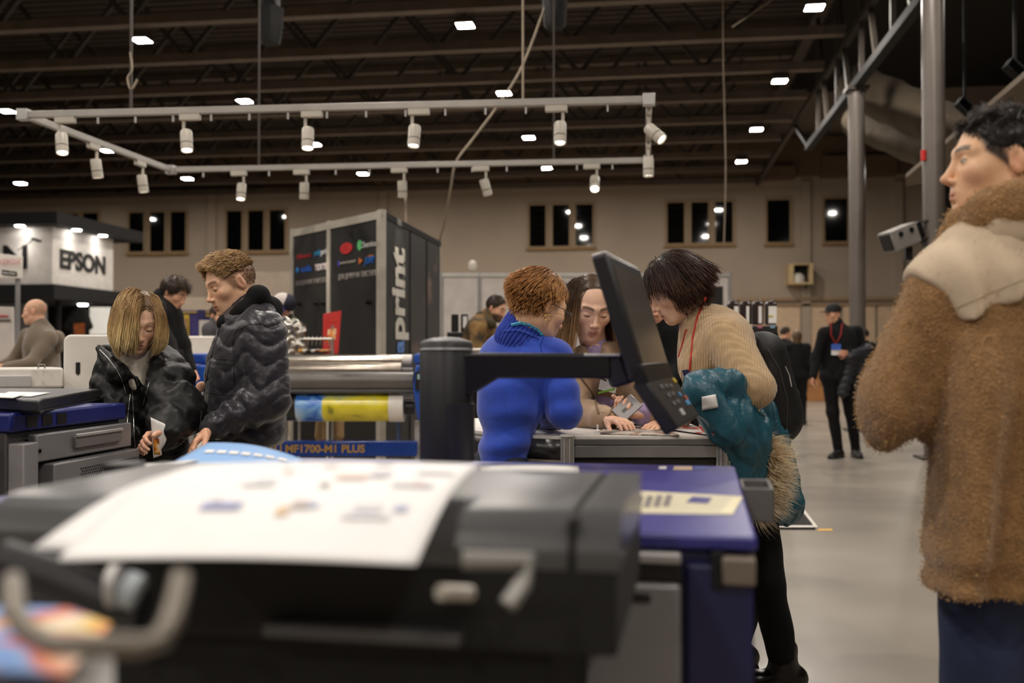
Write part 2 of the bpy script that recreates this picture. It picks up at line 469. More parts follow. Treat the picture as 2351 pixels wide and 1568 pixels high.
for i, (px, py, d) in enumerate(((2330, 160, 10.5), (2215, 245, 12.5))):
    c = P(px, py, d); r = wthing('floodlight', ('larger' if i == 0 else 'smaller')+' unlit black floodlight with thin square frame at upper right edge', 'floodlight', c, 'unlit floodlights')
    R = frame((1,.2,-.9), (0,.3,1))
    MB().box(c, (.22, .10, .14), R).build('housing', M_blackm, r, .005)
    MB().box(c+Vector((0,-.06,0)), (.2, .01, .12), R).build('glass', M_glassn, r); MB().bar(c, (c.x, c.y, 9.22), .03, .03).build('mount', M_blackm, r)
struct(MB().bx(8.3, 8.6, 22, YW, 0, 6.2).build('wall_side_bay', M_blackm))
# back wall relief: gutter beam, pilasters, ledge, low panels
WX = lambda px, py=500: PY(px, py, YW-.05).x
WZ = lambda px, py: PY(px, py, YW-.05).z
zt = WZ(1300, 415)
struct(MB().bx(WX(868), WX(1822), YW-.45, YW, WZ(1300, 426), WZ(1300, 398)).build('trim_1', mat('brown_beam', (104,84,66), .8)))
struct(MB().bx(WX(1883), WX(2052), YW-.45, YW, WZ(1960, 408), WZ(1960, 362)).build('trim_2', MATS['brown_beam']))
struct(MB().bx(-32, 24, YW-.25, YW, WZ(700, 432), WZ(700, 350)).build('trim_3', MATS['brown_beam']))
for i, px in enumerate((487, 880, 1850, 2062)):
    x = WX(px); struct(MB().bx(x-.14, x+.14, YW-.10, YW, 0, WZ(px, 415)).build('trim_%d' % (4+i), M_wall, None, .01))
struct(MB().bx(WX(1680), WX(2075), YW-.12, YW, WZ(1900, 690), WZ(1900, 683)).build('trim_8', mat('ledge_trim', (150,124,96), .8)))  # ledge along the wall, in its own brown
struct(MB().bx(WX(1680), WX(2075), YW-.10, YW, WZ(1900, 703), WZ(1900, 697)).build('trim_9', MATS['ledge_trim']))
for i, (a, b) in enumerate(((1690, 1838), (1842, 1930), (1934, 2010), (2014, 2080))):
    struct(MB().bx(WX(a)+.02, WX(b)-.02, YW-.06, YW, .05, WZ(1900, 704)).build('trim_%d' % (10+i), mat('low_panel', (205,176,146), .8), None, .008))
# windows of the back wall
wn = 1
def window(x0, y0, x1, y1):
    global wn
    a, b = PY(x0, y0, YW), PY(x1, y1, YW); X0, X1, Z1, Z0 = a.x, b.x, a.z, b.z
    f = .07
    mb = MB()
    mb.bx(X0-f, X0, YW-.05, YW, Z0-f, Z1+f); mb.bx(X1, X1+f, YW-.05, YW, Z0-f, Z1+f); mb.bx(X0, X1, YW-.05, YW, Z1, Z1+f); mb.bx(X0, X1, YW-.05, YW, Z0-f, Z0)
    r = struct(mb.build('window_%d' % wn, M_frame)); wn += 1
    MB().bx(X0, X1, YW-.02, YW-.005, Z0, Z1).build('pane', M_glassn, r)
    MB().bx(X0-.1, X1+.1, YW-.13, YW, Z0-f-.05, Z0-f).build('sill', mat('ochre_sill', (140,104,56), .6), r, .006)
for q in ((145,492,180,580), (192,490,226,580), (298,489,331,578), (346,488,379,578), (393,487,427,577), (522,485,556,575), (571,484,606,575), (620,483,655,574),
          (1216,472,1253,566), (1269,471,1307,565), (1322,470,1361,564), (1532,466,1571,559), (1587,465,1626,558), (1642,464,1682,557), (1761,460,1813,556), (1893,457,1945,554)):
    window(*q)
# window reflections of far lamps come from the lamps themselves
# ------------------------------------------------------------------ high-bay lamps
def highbay(p, lab, grp, emit=True, s=.138):
    r = thing('high_bay_lamp', lab, 'lamp', p, 0, grp)
    MB().box((0, 0, .06), (2.1*s, 2.1*s, .10)).build('housing', M_steeld, r, .01)
    df = MB().box((0, 0, .004), (1.8*s, 1.8*s, .020)).build('diffuser', M_white, r); df.data.materials.append(M_lens)
    for pg in df.data.polygons:
        if pg.normal.z < -.9: pg.material_index = 1
    mb = MB(); mb.tube([(-s*.9, 0, .08), (-s*.9, 0, .26), (s*.9, 0, .26), (s*.9, 0, .08)], .012, 6); mb.build('bracket', M_steel, r)
    MB().cyl((0, 0, .26), (0, 0, .55), .012, 6).build('hanger', M_steeld, r)
    return r
ZL = 6.30
ords = ['nearest', 'second', 'third', 'fourth', 'fifth']
seen = [('row above the blond man', ((325,92),(562,232),(722,332),(833,399))), ('row above the red-haired woman', ((1068,58),(1157,214),(1214,316),(1255,386))),
        ('row beside the main truss', ((1870,17),(1790,186),(1737,297),(1702,371))), ('row over the left booth', ((15,255),(248,346),(430,410))), ('leftmost row', ((47,421),))]
for nm, ps in seen:
    for i, (px, py) in enumerate(ps):
        highbay(PZ(px, py, ZL), 'lit square high-bay lamp, %s of the %s' % (ords[i], nm) if len(ps) > 1 else 'lit square high-bay lamp low at the far left edge', 'lit high-bay lamps')
c = P(2148, 382, 21); hb_ = highbay(c, 'lit high-bay lamp seen past the right of the front column', 'lit high-bay lamps')
MB().cyl((0, 0, .5), (0, 0, 9.22-c.z), .012, 6).build('hanger', M_steeld, hb_)
# the rows go on above and behind the photographer
for i, X in enumerate((2.5, -2.85, -8.2, -13.6)):
    for j, Y in enumerate((10.6, 6.4, 2.2, -2.0, -6.2)):
        if X < -8.5 and Y < 2: continue
        highbay((X, Y, ZL), 'lit high-bay lamp out of view overhead, %s row from the truss, %s along it' % (['first', 'second', 'third', 'fourth'][i], ['first', 'second', 'third', 'fourth', 'fifth'][j]), 'lamps of the rows overhead out of view')
for Y in (16, 8, 1): highbay((8.2, Y, 7.6), 'lit high-bay lamp of the side bay out of view, '+{16: 'farthest', 8: 'middle', 1: 'nearest'}[Y], 'lamps of the side bay out of view')
# ------------------------------------------------------------------ track lighting frame
ZT = 3.06
c0, c1, c2, c3 = PZ(55, 264, ZT), PZ(1490, 229, ZT), PZ(1488, 368, ZT), PZ(392, 390, ZT)
M_track = mat('white_track', (158,153,146), .4, .2)
tf = wthing('lighting_track_frame', 'large rectangular frame of white lighting track hung above the booth', 'light track', (c0+c2)/2)
for nm, a, b in (('rail', c0, c1), ('rail', c1, c2), ('rail', c2, c3), ('rail', c3, c0)):
    MB().bar(a, b, .045, .052).build(nm, M_track, tf, .004)
for a, b, n in ((c0, c1, 16), (c2, c3, 14)):
    for i in range(1, n): MB().box(a.lerp(b, i/n)+Vector((0, 0, -.055)), (.012, .012, .05)).build('clip', M_lgrey, tf)
for c in (c0, c1, c2, c3): MB().box(c, (.09, .07, .085)).build('corner_joint', M_lgrey, tf, .004)
M_spotlens = emitter('spot_lens', (1.0,.93,.82), 22.0)
M_spotdim = emitter('spot_lens_dim', (1.0,.93,.82), 4.0)
M_can = mat('can_white', (178,170,158), .4)
def spot(a, b, t, tx, ty, lab, lens=True, power=60, flip=1):
    """spotlight under rail a-b at fraction t; tx,ty tilt the can (deg)"""
    p = a.lerp(b, t); d = (b-a).normalized()
    r = thing('track_spotlight', lab, 'spotlight', p, math.atan2(d.y, d.x), 'white track spotlights')
    MB().box((0, 0, -.048), (.16, .042, .050)).build('adapter', M_can, r, .004)
    MB().cyl((-.05*flip, 0, -.08), (-.05*flip, 0, -.18), .012, 10).build('stem', M_can, r)
    R = Matrix.Rotation(math.radians(ty), 3, 'Y')@Matrix.Rotation(math.radians(tx), 3, 'X'); o = Vector((-.03*flip, 0, -.165))
    ax = R@Vector((0, 0, -1))
    MB().lathe([(.0, .012), (.040, .012), (.045, .0), (.045, -.088)], o, 24, R).build('can', M_can, r)
    MB().lathe([(.041, -.088), (.041, -.095)], o, 24, R).build('band', M_black, r)
    MB().lathe([(.045, -.095), (.045, -.150), (.039, -.150), (.039, -.136)], o, 24, R).build('front_ring', M_can, r)
    MB().lathe([(.0, -.136), (.038, -.136), (.038, -.134), (0, -.134)], o, 20, R).build('lens', M_spotlens if lens else M_spotdim, r)
    ld = bpy.data.lights.new('spot', 'SPOT'); ld.energy = power; ld.color = (1, .88, .72); ld.spot_size = math.radians(56); ld.spot_blend = .6; ld.shadow_soft_size = .05
    lo = bpy.data.objects.new('spot_beam', ld); col.objects.link(lo); lo.parent = r; lo.location = o+ax*.18
    lo.rotation_mode = 'QUATERNION'; lo.rotation_quaternion = ax.to_track_quat('-Z', 'Y')
def tfrac(a, b, px):
    best = 0; bd = 1e9
    for i in range(1001):
        q = a.lerp(b, i/1000)-CAM; x = CX+FPX*q.dot(RT)/q.dot(FW)
        if abs(x-px) < bd: bd = abs(x-px); best = i/1000
    return best
on = ['leftmost', 'second from left', 'middle', 'fourth from left', 'rightmost']
for i, (px, tx, ty) in enumerate(((150,0,-10), (437,0,-8), (716,0,-3), (962,0,2), (1276,0,0))):
    spot(c0, c1, tfrac(c0, c1, px), tx-12, ty, 'white track spotlight on the near rail, '+on[i], True, 40, -1 if i == 4 else 1)
for i, (px, tx, ty) in enumerate(((215,6,6), (322,6,4))):
    spot(c3, c0, tfrac(c3, c0, px), tx, ty, 'white track spotlight under the slanting left rail, '+('nearer' if i == 0 else 'farther'), False, 30)
for i, (px, tx, ty, ln) in enumerate(((548,-10,0,True), (692,6,3,False), (916,8,0,False), (1104,8,-15,False), (1358,-38,0,True))):
    spot(c3, c2, tfrac(c3, c2, px), tx, ty, 'white track spotlight on the far rail, '+on[i], ln, 40, -1)
spot(c1, c2, .10, -40, 30, 'white track spotlight under the right rail, tilted steeply', False, 30)
spot(c1, c2, .62, 0, 4, 'white track spotlight under the right rail, hanging upright', False, 30)
# ------------------------------------------------------------------ ropes, cables and hoists
def cable(name, pts, r, m, lab, cat='cable', n=6):
    if name == 'drop_cable': pts = [Vector((pts[0].x, pts[0].y, 8.04))]+pts
    sm = []
    for i in range(len(pts)-1):
        p0, p1, p2, p3 = pts[max(i-1, 0)], pts[i], pts[i+1], pts[min(i+2, len(pts)-1)]
        for k in range(6):
            t = k/6; sm.append(.5*((2*p1)+(p2-p0)*t+(2*p0-5*p1+4*p2-p3)*t*t+(3*p1-p0-3*p2+p3)*t**3))
    sm.append(pts[-1])
    return tag(MB().tube(sm, r, n).build(name, m), lab, cat)
cable('power_cable', [P(*q) for q in ((1262,-15,11.5), (1200,150,11.3), (1141,245,11.2), (1085,320,11.1), (1047,372,11.0), (1035,430,11.1), (1024,495,11.4), (1009,553,11.72))], .013, M_rope, 'long pale cable swooping from the ceiling down to the black booth tower')
cable('power_cable', [c3.lerp(c2, tfrac(c3, c2, 930))]+[P(*q) for q in ((928,410,10.2), (931,460,10.1), (932,512,10.05))], .012, M_rope, 'short pale cable dropping from the far rail onto the black booth tower')
cable('drop_cable', [P(*q) for q in ((1660,95,14), (1663,240,14), (1666,400,14), (1662,560,14))], .009, M_rope, 'thin pale cord hanging straight down in front of the right windows', 'cord')
def chain(a, b, px): q = a.lerp(b, tfrac(a, b, px)); return [Vector((q.x, q.y, 8.04)), q+Vector((0, 0, 2.5)), q+Vector((0, 0, 1.2)), q]
CH = chain(c0, c1, 300); dch = (CH[3]-CAM).dot(FW)
cable('suspension_chain', CH, .012, M_steeld, 'thin dark suspension cord above the left end of the near rail', 'cord')
cable('knotted_cord', [P(x, y, dch) for x, y in ((299,120), (303,160), (293,180), (301,205), (316,182))], .009, M_rope, 'pale knotted cord end hanging near the left ceiling lamp', 'cord')
cable('suspension_chain', chain(c3, c2, 594), .010, M_steeld, 'thin dark cord dropping from the left hoist to the far rail', 'cord')
cable('suspension_chain', chain(c0, c1, 1201), .010, M_rope, 'brown suspension cord above the right half of the near rail', 'cord')
cable('suspension_chain', chain(c3, c2, 1271), .010, M_steeld, 'thin dark cord dropping from the right hoist to the far rail', 'cord')
cable('guy_wire', [P(*q) for q in ((1772,0,15), (1680,62,15))], .012, M_rope, 'short pale wire stretched between joists near the right lamps', 'wire')
for px, y0, y1, d, lab in ((622,20,102,12.5,'black chain hoist bag hanging from the joists at upper left'), (1274,-45,66,11.5,'black chain hoist bag hanging from the joists at top centre')):
    a, b = P(px, y0, d), P(px, y1, d); r = wthing('chain_hoist', lab, 'hoist', b, 'black chain hoists')
    hh = a.z-b.z
    MB().lathe([(.10, 0), (.125, .04), (.15, hh*.6), (.16, hh), (.15, hh+.01)], b, 10).build('chain_bag', M_blackm, r)
    MB().box(a+Vector((0,0,.12)), (.2, .16, .22)).build('motor', M_black, r, .02)
    MB().tube([a+Vector((-.06,0,.1)), a+Vector((-.09,0,.45)), a+Vector((0,0,.8))], .018, 6).build('yellow_hose', mat('yellow_hose', (170,120,30), .5), r)
    MB().cyl(a+Vector((0,0,.2)), (a.x, a.y, ZB), .012, 6).build('lift_chain', M_steel, r)
# wall-mounted box with dome, and projector on the front column
c = PY(1832, 637, YW); r = wthing('wall_box', 'open ochre box with white dome mounted high on the back wall', 'wall box', c)
x0, x1, z0, z1 = WX(1804), WX(1858), WZ(1830, 652), WZ(1830, 612); yb = YW
mb = MB(); mb.bx(x0, x0+.14, yb-.7, yb, z0, z1); mb.bx(x1-.1, x1, yb-.7, yb, z0, z1); mb.bx(x0, x1, yb-.7, yb, z1, z1+.04); mb.bx(x0, x1, yb-.75, yb, z0-.05, z0)
mb.build('case', mat('ochre_case', (190,164,122), .7), r)
MB().bx(x0+.14, x1-.1, yb-.3, yb-.28, z0, z1).build('back_panel', M_blackm, r)
MB().lathe([(.19, 0), (.19, .14), (.15, .24), (.08, .29), (0, .30)], ((x0+x1)/2-.05, yb-.5, z0), 20).build('dome', M_offw, r)
MB().box(((x0+x1)/2+.18, yb-.5, z0-.12), (.09, .09, .1)).build('knob', M_black, r, .02)
d = COL1.y-.35; c = P(2065, 546, d-.2)
r = wthing('projector', 'pale grey box projector tilted down on a bracket of the front column', 'projector', c)
R = frame(P(2105, 527, d)-P(2035, 556, d-.1), (0, 0, 1)); L = R@Vector((1,0,0))
MB().box(c, (.36, .26, .24), R).build('case', mat('projector_grey', (132,128,122), .5), r, .012)
MB().box(c+R@Vector((-.185, 0, 0)), (.015, .2, .19), R).build('lens_hood', M_black, r, .004)
for dx in (-.06, .09): MB().cyl(c+R@Vector((dx, -.12, .05)), c+R@Vector((dx, -.14, .05)), .03, 14).build('port', M_black, r)
MB().box(c+R@Vector((.22, 0, 0)), (.10, .2, .2), R).build('rear_cover', M_black, r, .01)
mb = MB(); e = c+R@Vector((.24, 0, 0)); k = Vector((COL1.x-.1, COL1.y-.1, e.z)); mb.bar(e+Vector((0,0,.1)), k+Vector((0,0,.1)), .03, .02); mb.bar(e+Vector((0,0,-.1)), k+Vector((0,0,-.1)), .03, .02); mb.bar(e+Vector((0,0,-.02)), k+Vector((0,0,-.24)), .03, .03)
mb.build('bracket', M_steeld, r)
MB().box(P(2085, 582, d), (.08, .1, .16)).build('junction_box', M_black, r, .004)
# floor mat, tape
a = [PZ(*q, .012) for q in ((1735,1212), (1872,1212), (1832,1164), (1735,1164))]
o = MB().prism([Vector((q.x, q.y, 0)) for q in a], (0,0,1), .012).build('floor_mat', mat('black_carpet', (36,34,33), .95, bump=(300,.5,.003)))
tag(o, 'black carpet mat edge lying on the floor behind the teal coat', 'mat')
o = MB().prism([Vector((PZ(x,y,0).x, PZ(x,y,0).y, .0)) for x, y in ((1735,1215), (1878,1215), (1838,1163), (1832,1164), (1868,1211), (1735,1211))], (0,0,1), .015).build('mat_edging', mat('mat_edge', (215,208,198), .5))
o.parent = None; tag(o, 'pale metal edging strip along the black mat', 'edging')
o = MB().prism([Vector((PZ(x,y,0).x, PZ(x,y,0).y, 0)) for x, y in ((1876,1219), (1912,1219), (1910,1214), (1880,1214))], (0,0,1), .002).build('floor_tape', mat('yellow_tape', (206,160,60), .6))
tag(o, 'small piece of yellow tape stuck on the concrete floor', 'tape')
# ------------------------------------------------------------------ the big press in the foreground
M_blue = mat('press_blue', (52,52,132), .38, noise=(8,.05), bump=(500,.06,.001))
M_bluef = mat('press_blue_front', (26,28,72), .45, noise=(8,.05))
M_strip = mat('label_strip', (206,198,170), .5)
ANG = math.radians(-2.9)
NR = P(1739, 1232, 1.37)                    # near right corner of the blue deck
ZD = NR.z
press = thing('digital_press', 'large blue and grey digital press filling the foreground, panel on an arm', 'printer', (NR.x, NR.y, 0), ANG)
PR = rotz(ANG)
def L2W(x, y, z): return Vector((NR.x, NR.y, 0))+PR@Vector((x, y, z))
def W2L(p): q = PR.inverted()@(Vector(p)-Vector((NR.x, NR.y, 0))); return q
DEP, WID = .885, 1.30
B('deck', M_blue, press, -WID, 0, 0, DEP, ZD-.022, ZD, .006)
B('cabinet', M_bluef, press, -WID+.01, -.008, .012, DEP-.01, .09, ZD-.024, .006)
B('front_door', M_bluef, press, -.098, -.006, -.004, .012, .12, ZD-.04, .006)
B('grey_trim', M_lgrey, press, -.62, -.104, -.012, .014, ZD-.040, ZD-.026, .003)
B('gap_panel', M_black, press, -.62, -.104, -.002, .014, ZD-.066, ZD-.041, .001)
g = B('grey_door', M_mgrey, press, -.62, -.104, -.014, .012, .12, ZD-.068, .006)
B('handle_slot', M_black, g, -.17, -.145, -.018, -.010, ZD-.094, ZD-.082, .002)
B('plinth', M_blackm, press, -WID+.04, -.03, .03, DEP-.03, 0, .09, .002)
B('latch', mat('latch_grey', (120,108,98), .5), press, -.048, -.003, -.016, .03, ZD-.066, ZD-.028, .004)
B('latch_recess', M_blackm, press, -.062, -.046, -.007, .03, ZD-.075, ZD-.022, .002)
# small bin on the right side of the press
mb = MB(); x0, x1, y0, y1, z0, z1 = 0.0, .058, .50, .64, ZD-.062, ZD+.002; t = .006
mb.bx(x0, x1, y0, y1, z0, z0+t); mb.bx(x0, x0+t, y0, y1, z0, z1); mb.bx(x1-t, x1, y0, y1, z0, z1); mb.bx(x0, x1, y0, y0+t, z0, z1); mb.bx(x0, x1, y1-t, y1, z0, z1)
bn = mb.build('side_bin', mat('bin_grey', (104,101,100), .4), press, .003)
B('bin_lining', M_blackm, bn, x0+t, x1-t, y0+t, y1-t, z0+t, z0+.03, 0)
# caution strip and small labels on the deck
def onpress(px, py, z): return W2L(PZ(px, py, z))
def dpoly(name, m, pts, z, th, parent): return MB().prism([W2L(PZ(x, y, z)) for x, y in pts], (0,0,1), th).build(name, m, parent)
st = dpoly('warning_label', M_strip, ((1300,1176), (1682,1182), (1706,1140), (1440,1126), (1300,1122)), ZD+.0003, .0006, press)
dpoly('label_picture', M_blue, ((1575,1153), (1625,1156), (1635,1143), (1590,1140)), ZD+.0012, .0004, st)
for k in range(4): dpoly('label_line', mat('label_ink', (120,112,110), .6), ((1455+k*22,1165-k), (1470+k*22,1166-k), (1478+k*22,1140-k), (1464+k*22,1139-k)), ZD+.0012, .0003, st)
dpoly('label_bar', mat('label_cream', (226,216,180), .5), ((1652,1178), (1682,1181), (1704,1144), (1684,1141)), ZD+.0012, .0004, st)
dpoly('small_label', mat('label_tan', (196,170,140), .5), ((1545,1079), (1590,1079), (1588,1071), (1548,1071)), ZD+.0003, .0006, press)
dpoly('small_label', mat('label_blue', (60,80,150), .5), ((1597,1078), (1622,1078), (1617,1071), (1594,1071)), ZD+.0003, .0006, press)
dpoly('small_label', M_paper, ((1512,1077), (1530,1077), (1530,1071), (1514,1071)), ZD+.0003, .0006, press)
# control panel on its swing arm
da = 2.24
def W(px, py, d): return W2L(P(px, py, d))
arm = MB().lathe([(.060, 0), (.060, .262), (.056, .268), (.03, .276), (0, .278)], W(1024, 1057, da), 32).build('panel_post', M_charc, press)
MB().cyl(W(1052, 1058, da-.03), W(1052, 926, da-.03), .037, 28).build('post_collar', M_charc, arm)
MB().lathe([(.06, 0), (.058, .004), (.035, .012), (0, .014)], W(1024, 803, da), 28).build('post_cap', M_mgrey, arm)
mb = MB(); a = P(1000, 840, da); b = P(1405, 840, da-.02)
up = UPV*.001
top0, top1 = P(1002, 809, da), P(1400, 812, da-.02); bt0, bt1, bt2 = P(1000, 912, da), P(1085, 905, da), P(1145, 868, da)
bt3 = P(1400, 868, da-.02)
mb.prism([W2L(q-FW*.035) for q in (top0, top1, bt3, bt2, bt1, bt0)], PR.inverted()@FW, .07)
mb.build('swing_arm', M_black, press, .006)
MB().box(W(1385, 815, da-.03), (.08, .06, .006)).build('arm_cover', M_lgrey, press, .002)
A_ = P(1393, 580, 2.15); Wv = P(1469, 618, 2.58)-A_; D1 = P(1480, 866, 2.15)-A_; A2 = A_+D1; D2 = P(1558, 983, 2.15)-A2
n1 = D1.cross(Wv).normalized(); n2 = D2.cross(Wv).normalized()
if n1.dot(RT) < 0: n1, n2 = -n1, -n2
pi_ = PR.inverted()
def slab(name, m, o, u, v, n, th, parent, bev=.006):
    return MB().prism([W2L(o), W2L(o+u), W2L(o+u+v), W2L(o+v)], pi_@(-n), th).build(name, m, parent, bev)
panel = slab('control_panel', M_charc, A_, Wv, D1, n1, .036, press)
slab('panel_cap', M_lgrey, A_-D1.normalized()*.006-n1*.002, Wv*.98, D1.normalized()*.008, n1, .033, panel, .003)
M_screen = mat('dark_screen', (70,66,60), .22, noise=(2,.08), spec=.6, emit=((70,66,58), .05))
slab('screen', M_screen, A_+Wv*.07+D1*.09+n1*.001, Wv*.88, D1*.83, n1, .002, panel, 0)
kp = slab('key_pad', M_charc, A2, Wv, D2, n2, .034, press)
slab('hinge_block', M_black, A2-D1.normalized()*.03+n1*.004, Wv*.96, D1.normalized()*.045, n1, .03, press, .004)
kc = [(200,178,60), (80,150,196), (170,92,84), (84,158,206), (200,200,200), (98,96,96), (98,96,96), (98,96,96), (98,96,96), (98,96,96), (98,96,96), (98,96,96)]
kp_pos = [(.86,.12,.09,.10), (.72,.42,.07,.09), (.86,.52,.09,.10), (.78,.62,.14,.10), (.38,.72,.10,.13), (.25,.2,.1,.08), (.42,.2,.1,.08), (.58,.22,.1,.08), (.3,.38,.1,.08), (.47,.38,.1,.08), (.3,.55,.1,.08), (.47,.55,.1,.08)]
for c_, (u, v, a, b) in zip(kc, kp_pos):
    slab('button', mat('key_%d_%d_%d' % c_, c_, .4), A2+Wv*u+D2*v+n2*.003, Wv*a, D2*b, n2, .004, kp, .001)
slab('tilt_bracket', M_charc, P(1424, 808, 2.18), P(1455, 804, 2.5)-P(1424, 808, 2.18), P(1452, 880, 2.18)-P(1424, 808, 2.18), n1, .05, press, .01)
# ------------------------------------------------------------------ black finisher unit in front
ZF = 1.037
fin = thing('finisher_unit', 'black finisher unit, top painted greyer as if lit, in front of the press, very close', 'printer unit', (NR.x, NR.y, 0), ANG)
fr = W2L(PZ(1421, 1187, ZF)); yf = fr.y; xr = fr.x; yb_ = -.02
xl = W2L(PZ(0, 1135, ZF)).x
def capb(name, x0, x1):   # top cover with rounded front edge; grey colour stands in for grazing reflections
    mb = MB(); pr = [(yb_, ZF), (yf+.06, ZF)]
    for k in range(1, 9): an = k/8*math.pi/2; pr.append((yf+.06-.06*math.sin(an), ZF-.05+.05*math.cos(an)))
    pr += [(yf, ZF-.056), (yb_, ZF-.056)]
    mb.add([(x, p, q) for x in (x0, x1) for p, q in pr], [tuple(range(len(pr))), tuple(range(2*len(pr)-1, len(pr)-1, -1))]+[(i, i+len(pr), (i+1) % len(pr)+len(pr), (i+1) % len(pr)) for i in range(len(pr))])
    return mb.build(name, mat('finisher_sheen_paint', (74,74,75), .30, bump=(300,.06,.001)), fin)
capb('top_cover', xl, xr-.052); capb('end_cover', xr-.044, xr)
B('body', M_blackm, fin, xl, xr-.002, yf+.001, yb_, ZF-.142, ZF-.056, .004)
B('lower_body', M_blackm, fin, xl, xr-.075, yf+.03, yb_, .06, ZF-.142, .004)
B('base', M_blackm, fin, xl, xr-.14, yf+.08, yb_-.05, 0, .06, .004)
B('seam_trim', M_blackm, fin, xr-.052, xr-.044, yf+.006, yb_, ZF-.14, ZF-.004, 0)
B('front_shelf', M_dgrey, fin, xl+.35, xr-.16, yf-.02, yf+.01, ZF-.135, ZF-.122, .003)
dl = .86
def FWc(px, py, d): return W2L(P(px, py, d))
MB().tube([FWc(1062,1285,.93), FWc(1222,1288,.93), FWc(1200,1340,.91), FWc(1165,1390,.90)], .0085, 10).build('lever', mat('lever_grey', (150,148,144), .4, .4), fin)
MB().tube([FWc(1010,1360,.92), FWc(1080,1362,.95)], .0075, 10).build('lever_pin', mat('lever_pale', (186,180,170), .4, .4), fin)
MB().tube([FWc(0,1290,.95), FWc(120,1330,.95), FWc(240,1380,.95), FWc(330,1400,.95)], .022, 14).build('feed_roller', M_charc, fin)
MB().tube([FWc(255,1345,.93), FWc(275,1345,.93)], .020, 14).build('roller_ring', M_lgrey, fin)
MB().tube([FWc(285,1350,.93), FWc(318,1362,.93)], .017, 14).build('roller_end', mat('pale_blue_grey', (170,178,184), .35), fin)
hd = .64
MB().tube([FWc(415,1325,hd+.05), FWc(405,1375,hd+.03), FWc(392,1430,hd), FWc(368,1470,hd-.01), FWc(325,1483,hd-.015), FWc(230,1482,hd-.02), FWc(120,1478,hd-.02), FWc(60,1450,hd-.01), FWc(30,1400,hd), FWc(28,1335,hd+.05)], .0075, 12).build('wire_handle', mat('dull_chrome', (120,113,103), .4, .6), fin)
tr = [FWc(-60,1620,.60), FWc(260,1620,.66), FWc(262,1500,.80), FWc(-60,1440,.82)]
MB().prism(tr, (0,0,-1), .012).build('output_tray', mat('tray_grey', (146,144,140), .45), fin)
# colourful print lying on the tray
M_print = mat('colour_print', (255,255,255), .4, noise=(5,.02), ramp=(9, 2, [(.30,(30,100,200)), (.41,(110,160,220)), (.45,(190,40,20)), (.50,(220,120,10)), (.55,(230,214,200)), (.62,(226,190,20)), (.70,(224,90,10))], .6))
o = MB().prism([P(-80,1585,.60), P(150,1600,.63), P(255,1470,.80), P(160,1432,.83), P(-80,1425,.80)], (0,0,1), .0015).build('colour_print', M_print)
for v_ in o.data.vertices: v_.co.z += .012
tag(o, 'colourful printed sheet on the tray at the bottom left corner', 'print')
# big white sheet draped over the finisher
M_sheet = mat('coated_sheet', (240,238,237), .5, noise=(30,.01))
Q = {(0,0): P(128,1287,.945), (1,0): P(955,1297,.935), (0,1): P(455,1066,1.225), (1,1): P(1104,1066,1.215)}
def sheet(u, v):
    a = Q[0,0].lerp(Q[1,0], u); b = Q[0,1].lerp(Q[1,1], u); p = a.lerp(b, v)
    return p+Vector((0, 0, .018*math.sin(math.pi*v)+.004*math.sin(math.pi*u)))
wsh = wthing('white_sheet', 'large white printed sheet draped over the finisher in the foreground', 'paper', sheet(.5,.5))
MB().grid(sheet, 24, 24).build('sheet', M_sheet, wsh, 0, .0008)
q0, q1 = P(74,1249,.965), P(880,1280,.955)
MB().grid(lambda u, v: q0.lerp(q1, u).lerp(Q[0,1].lerp(Q[1,1], u*.9), v)+Vector((0,0,.016*math.sin(math.pi*v)-.004)), 12, 12).build('under_sheet', M_sheet, wsh, 0, .0008)
def patch(u0, u1, v0, v1, c_, rot=0):
    c_ = tuple(int(e*.55+255*.45) for e in c_); q = mat('ink_%d_%d_%d' % c_, c_, .6)
    return MB().grid(lambda u, v: sheet(u0+(u1-u0)*u+rot*v, v0+(v1-v0)*v)+Vector((0,0,.0022)), 6, 4).build('printed_figure', q, wsh)
for q in ((.28,.40,.29,.345,(82,90,160)), (.30,.33,.33,.36,(70,60,90)), (.52,.555,.25,.31,(206,150,84)), (.55,.60,.30,.36,(150,126,120)), (.60,.63,.31,.345,(120,140,190)), (.72,.86,.24,.28,(196,196,206)), (.74,.82,.29,.345,(190,190,198)),
          (.86,.90,.30,.345,(130,136,186)), (.33,.43,.50,.54,(190,190,190)), (.36,.42,.54,.58,(150,160,176)), (.58,.61,.49,.53,(110,96,100)), (.60,.70,.59,.65,(214,168,150)), (.70,.76,.63,.72,(176,170,186)), (.40,.44,.68,.71,(206,160,150)),
          (.80,.93,.52,.56,(186,182,186)), (.86,.90,.54,.58,(196,140,140)), (.84,.96,.70,.74,(180,176,190)), (.50,.55,.80,.84,(196,176,176)), (.34,.37,.86,.89,(170,170,180)), (.66,.72,.86,.9,(190,180,196))):
    patch(*q)
o = MB().grid(lambda u, v: L2W(0,0,0)*0+PZ(1108+222*u, 1091, ZD).lerp(PZ(1100+228*u, 1074, ZD), v)+Vector((0,0,.004+.004*math.sin(3*u))), 8, 4).build('paper_on_deck', M_paper, None, 0, .0006)
tag(o, 'flat white sheet lying on the blue deck of the press', 'paper')
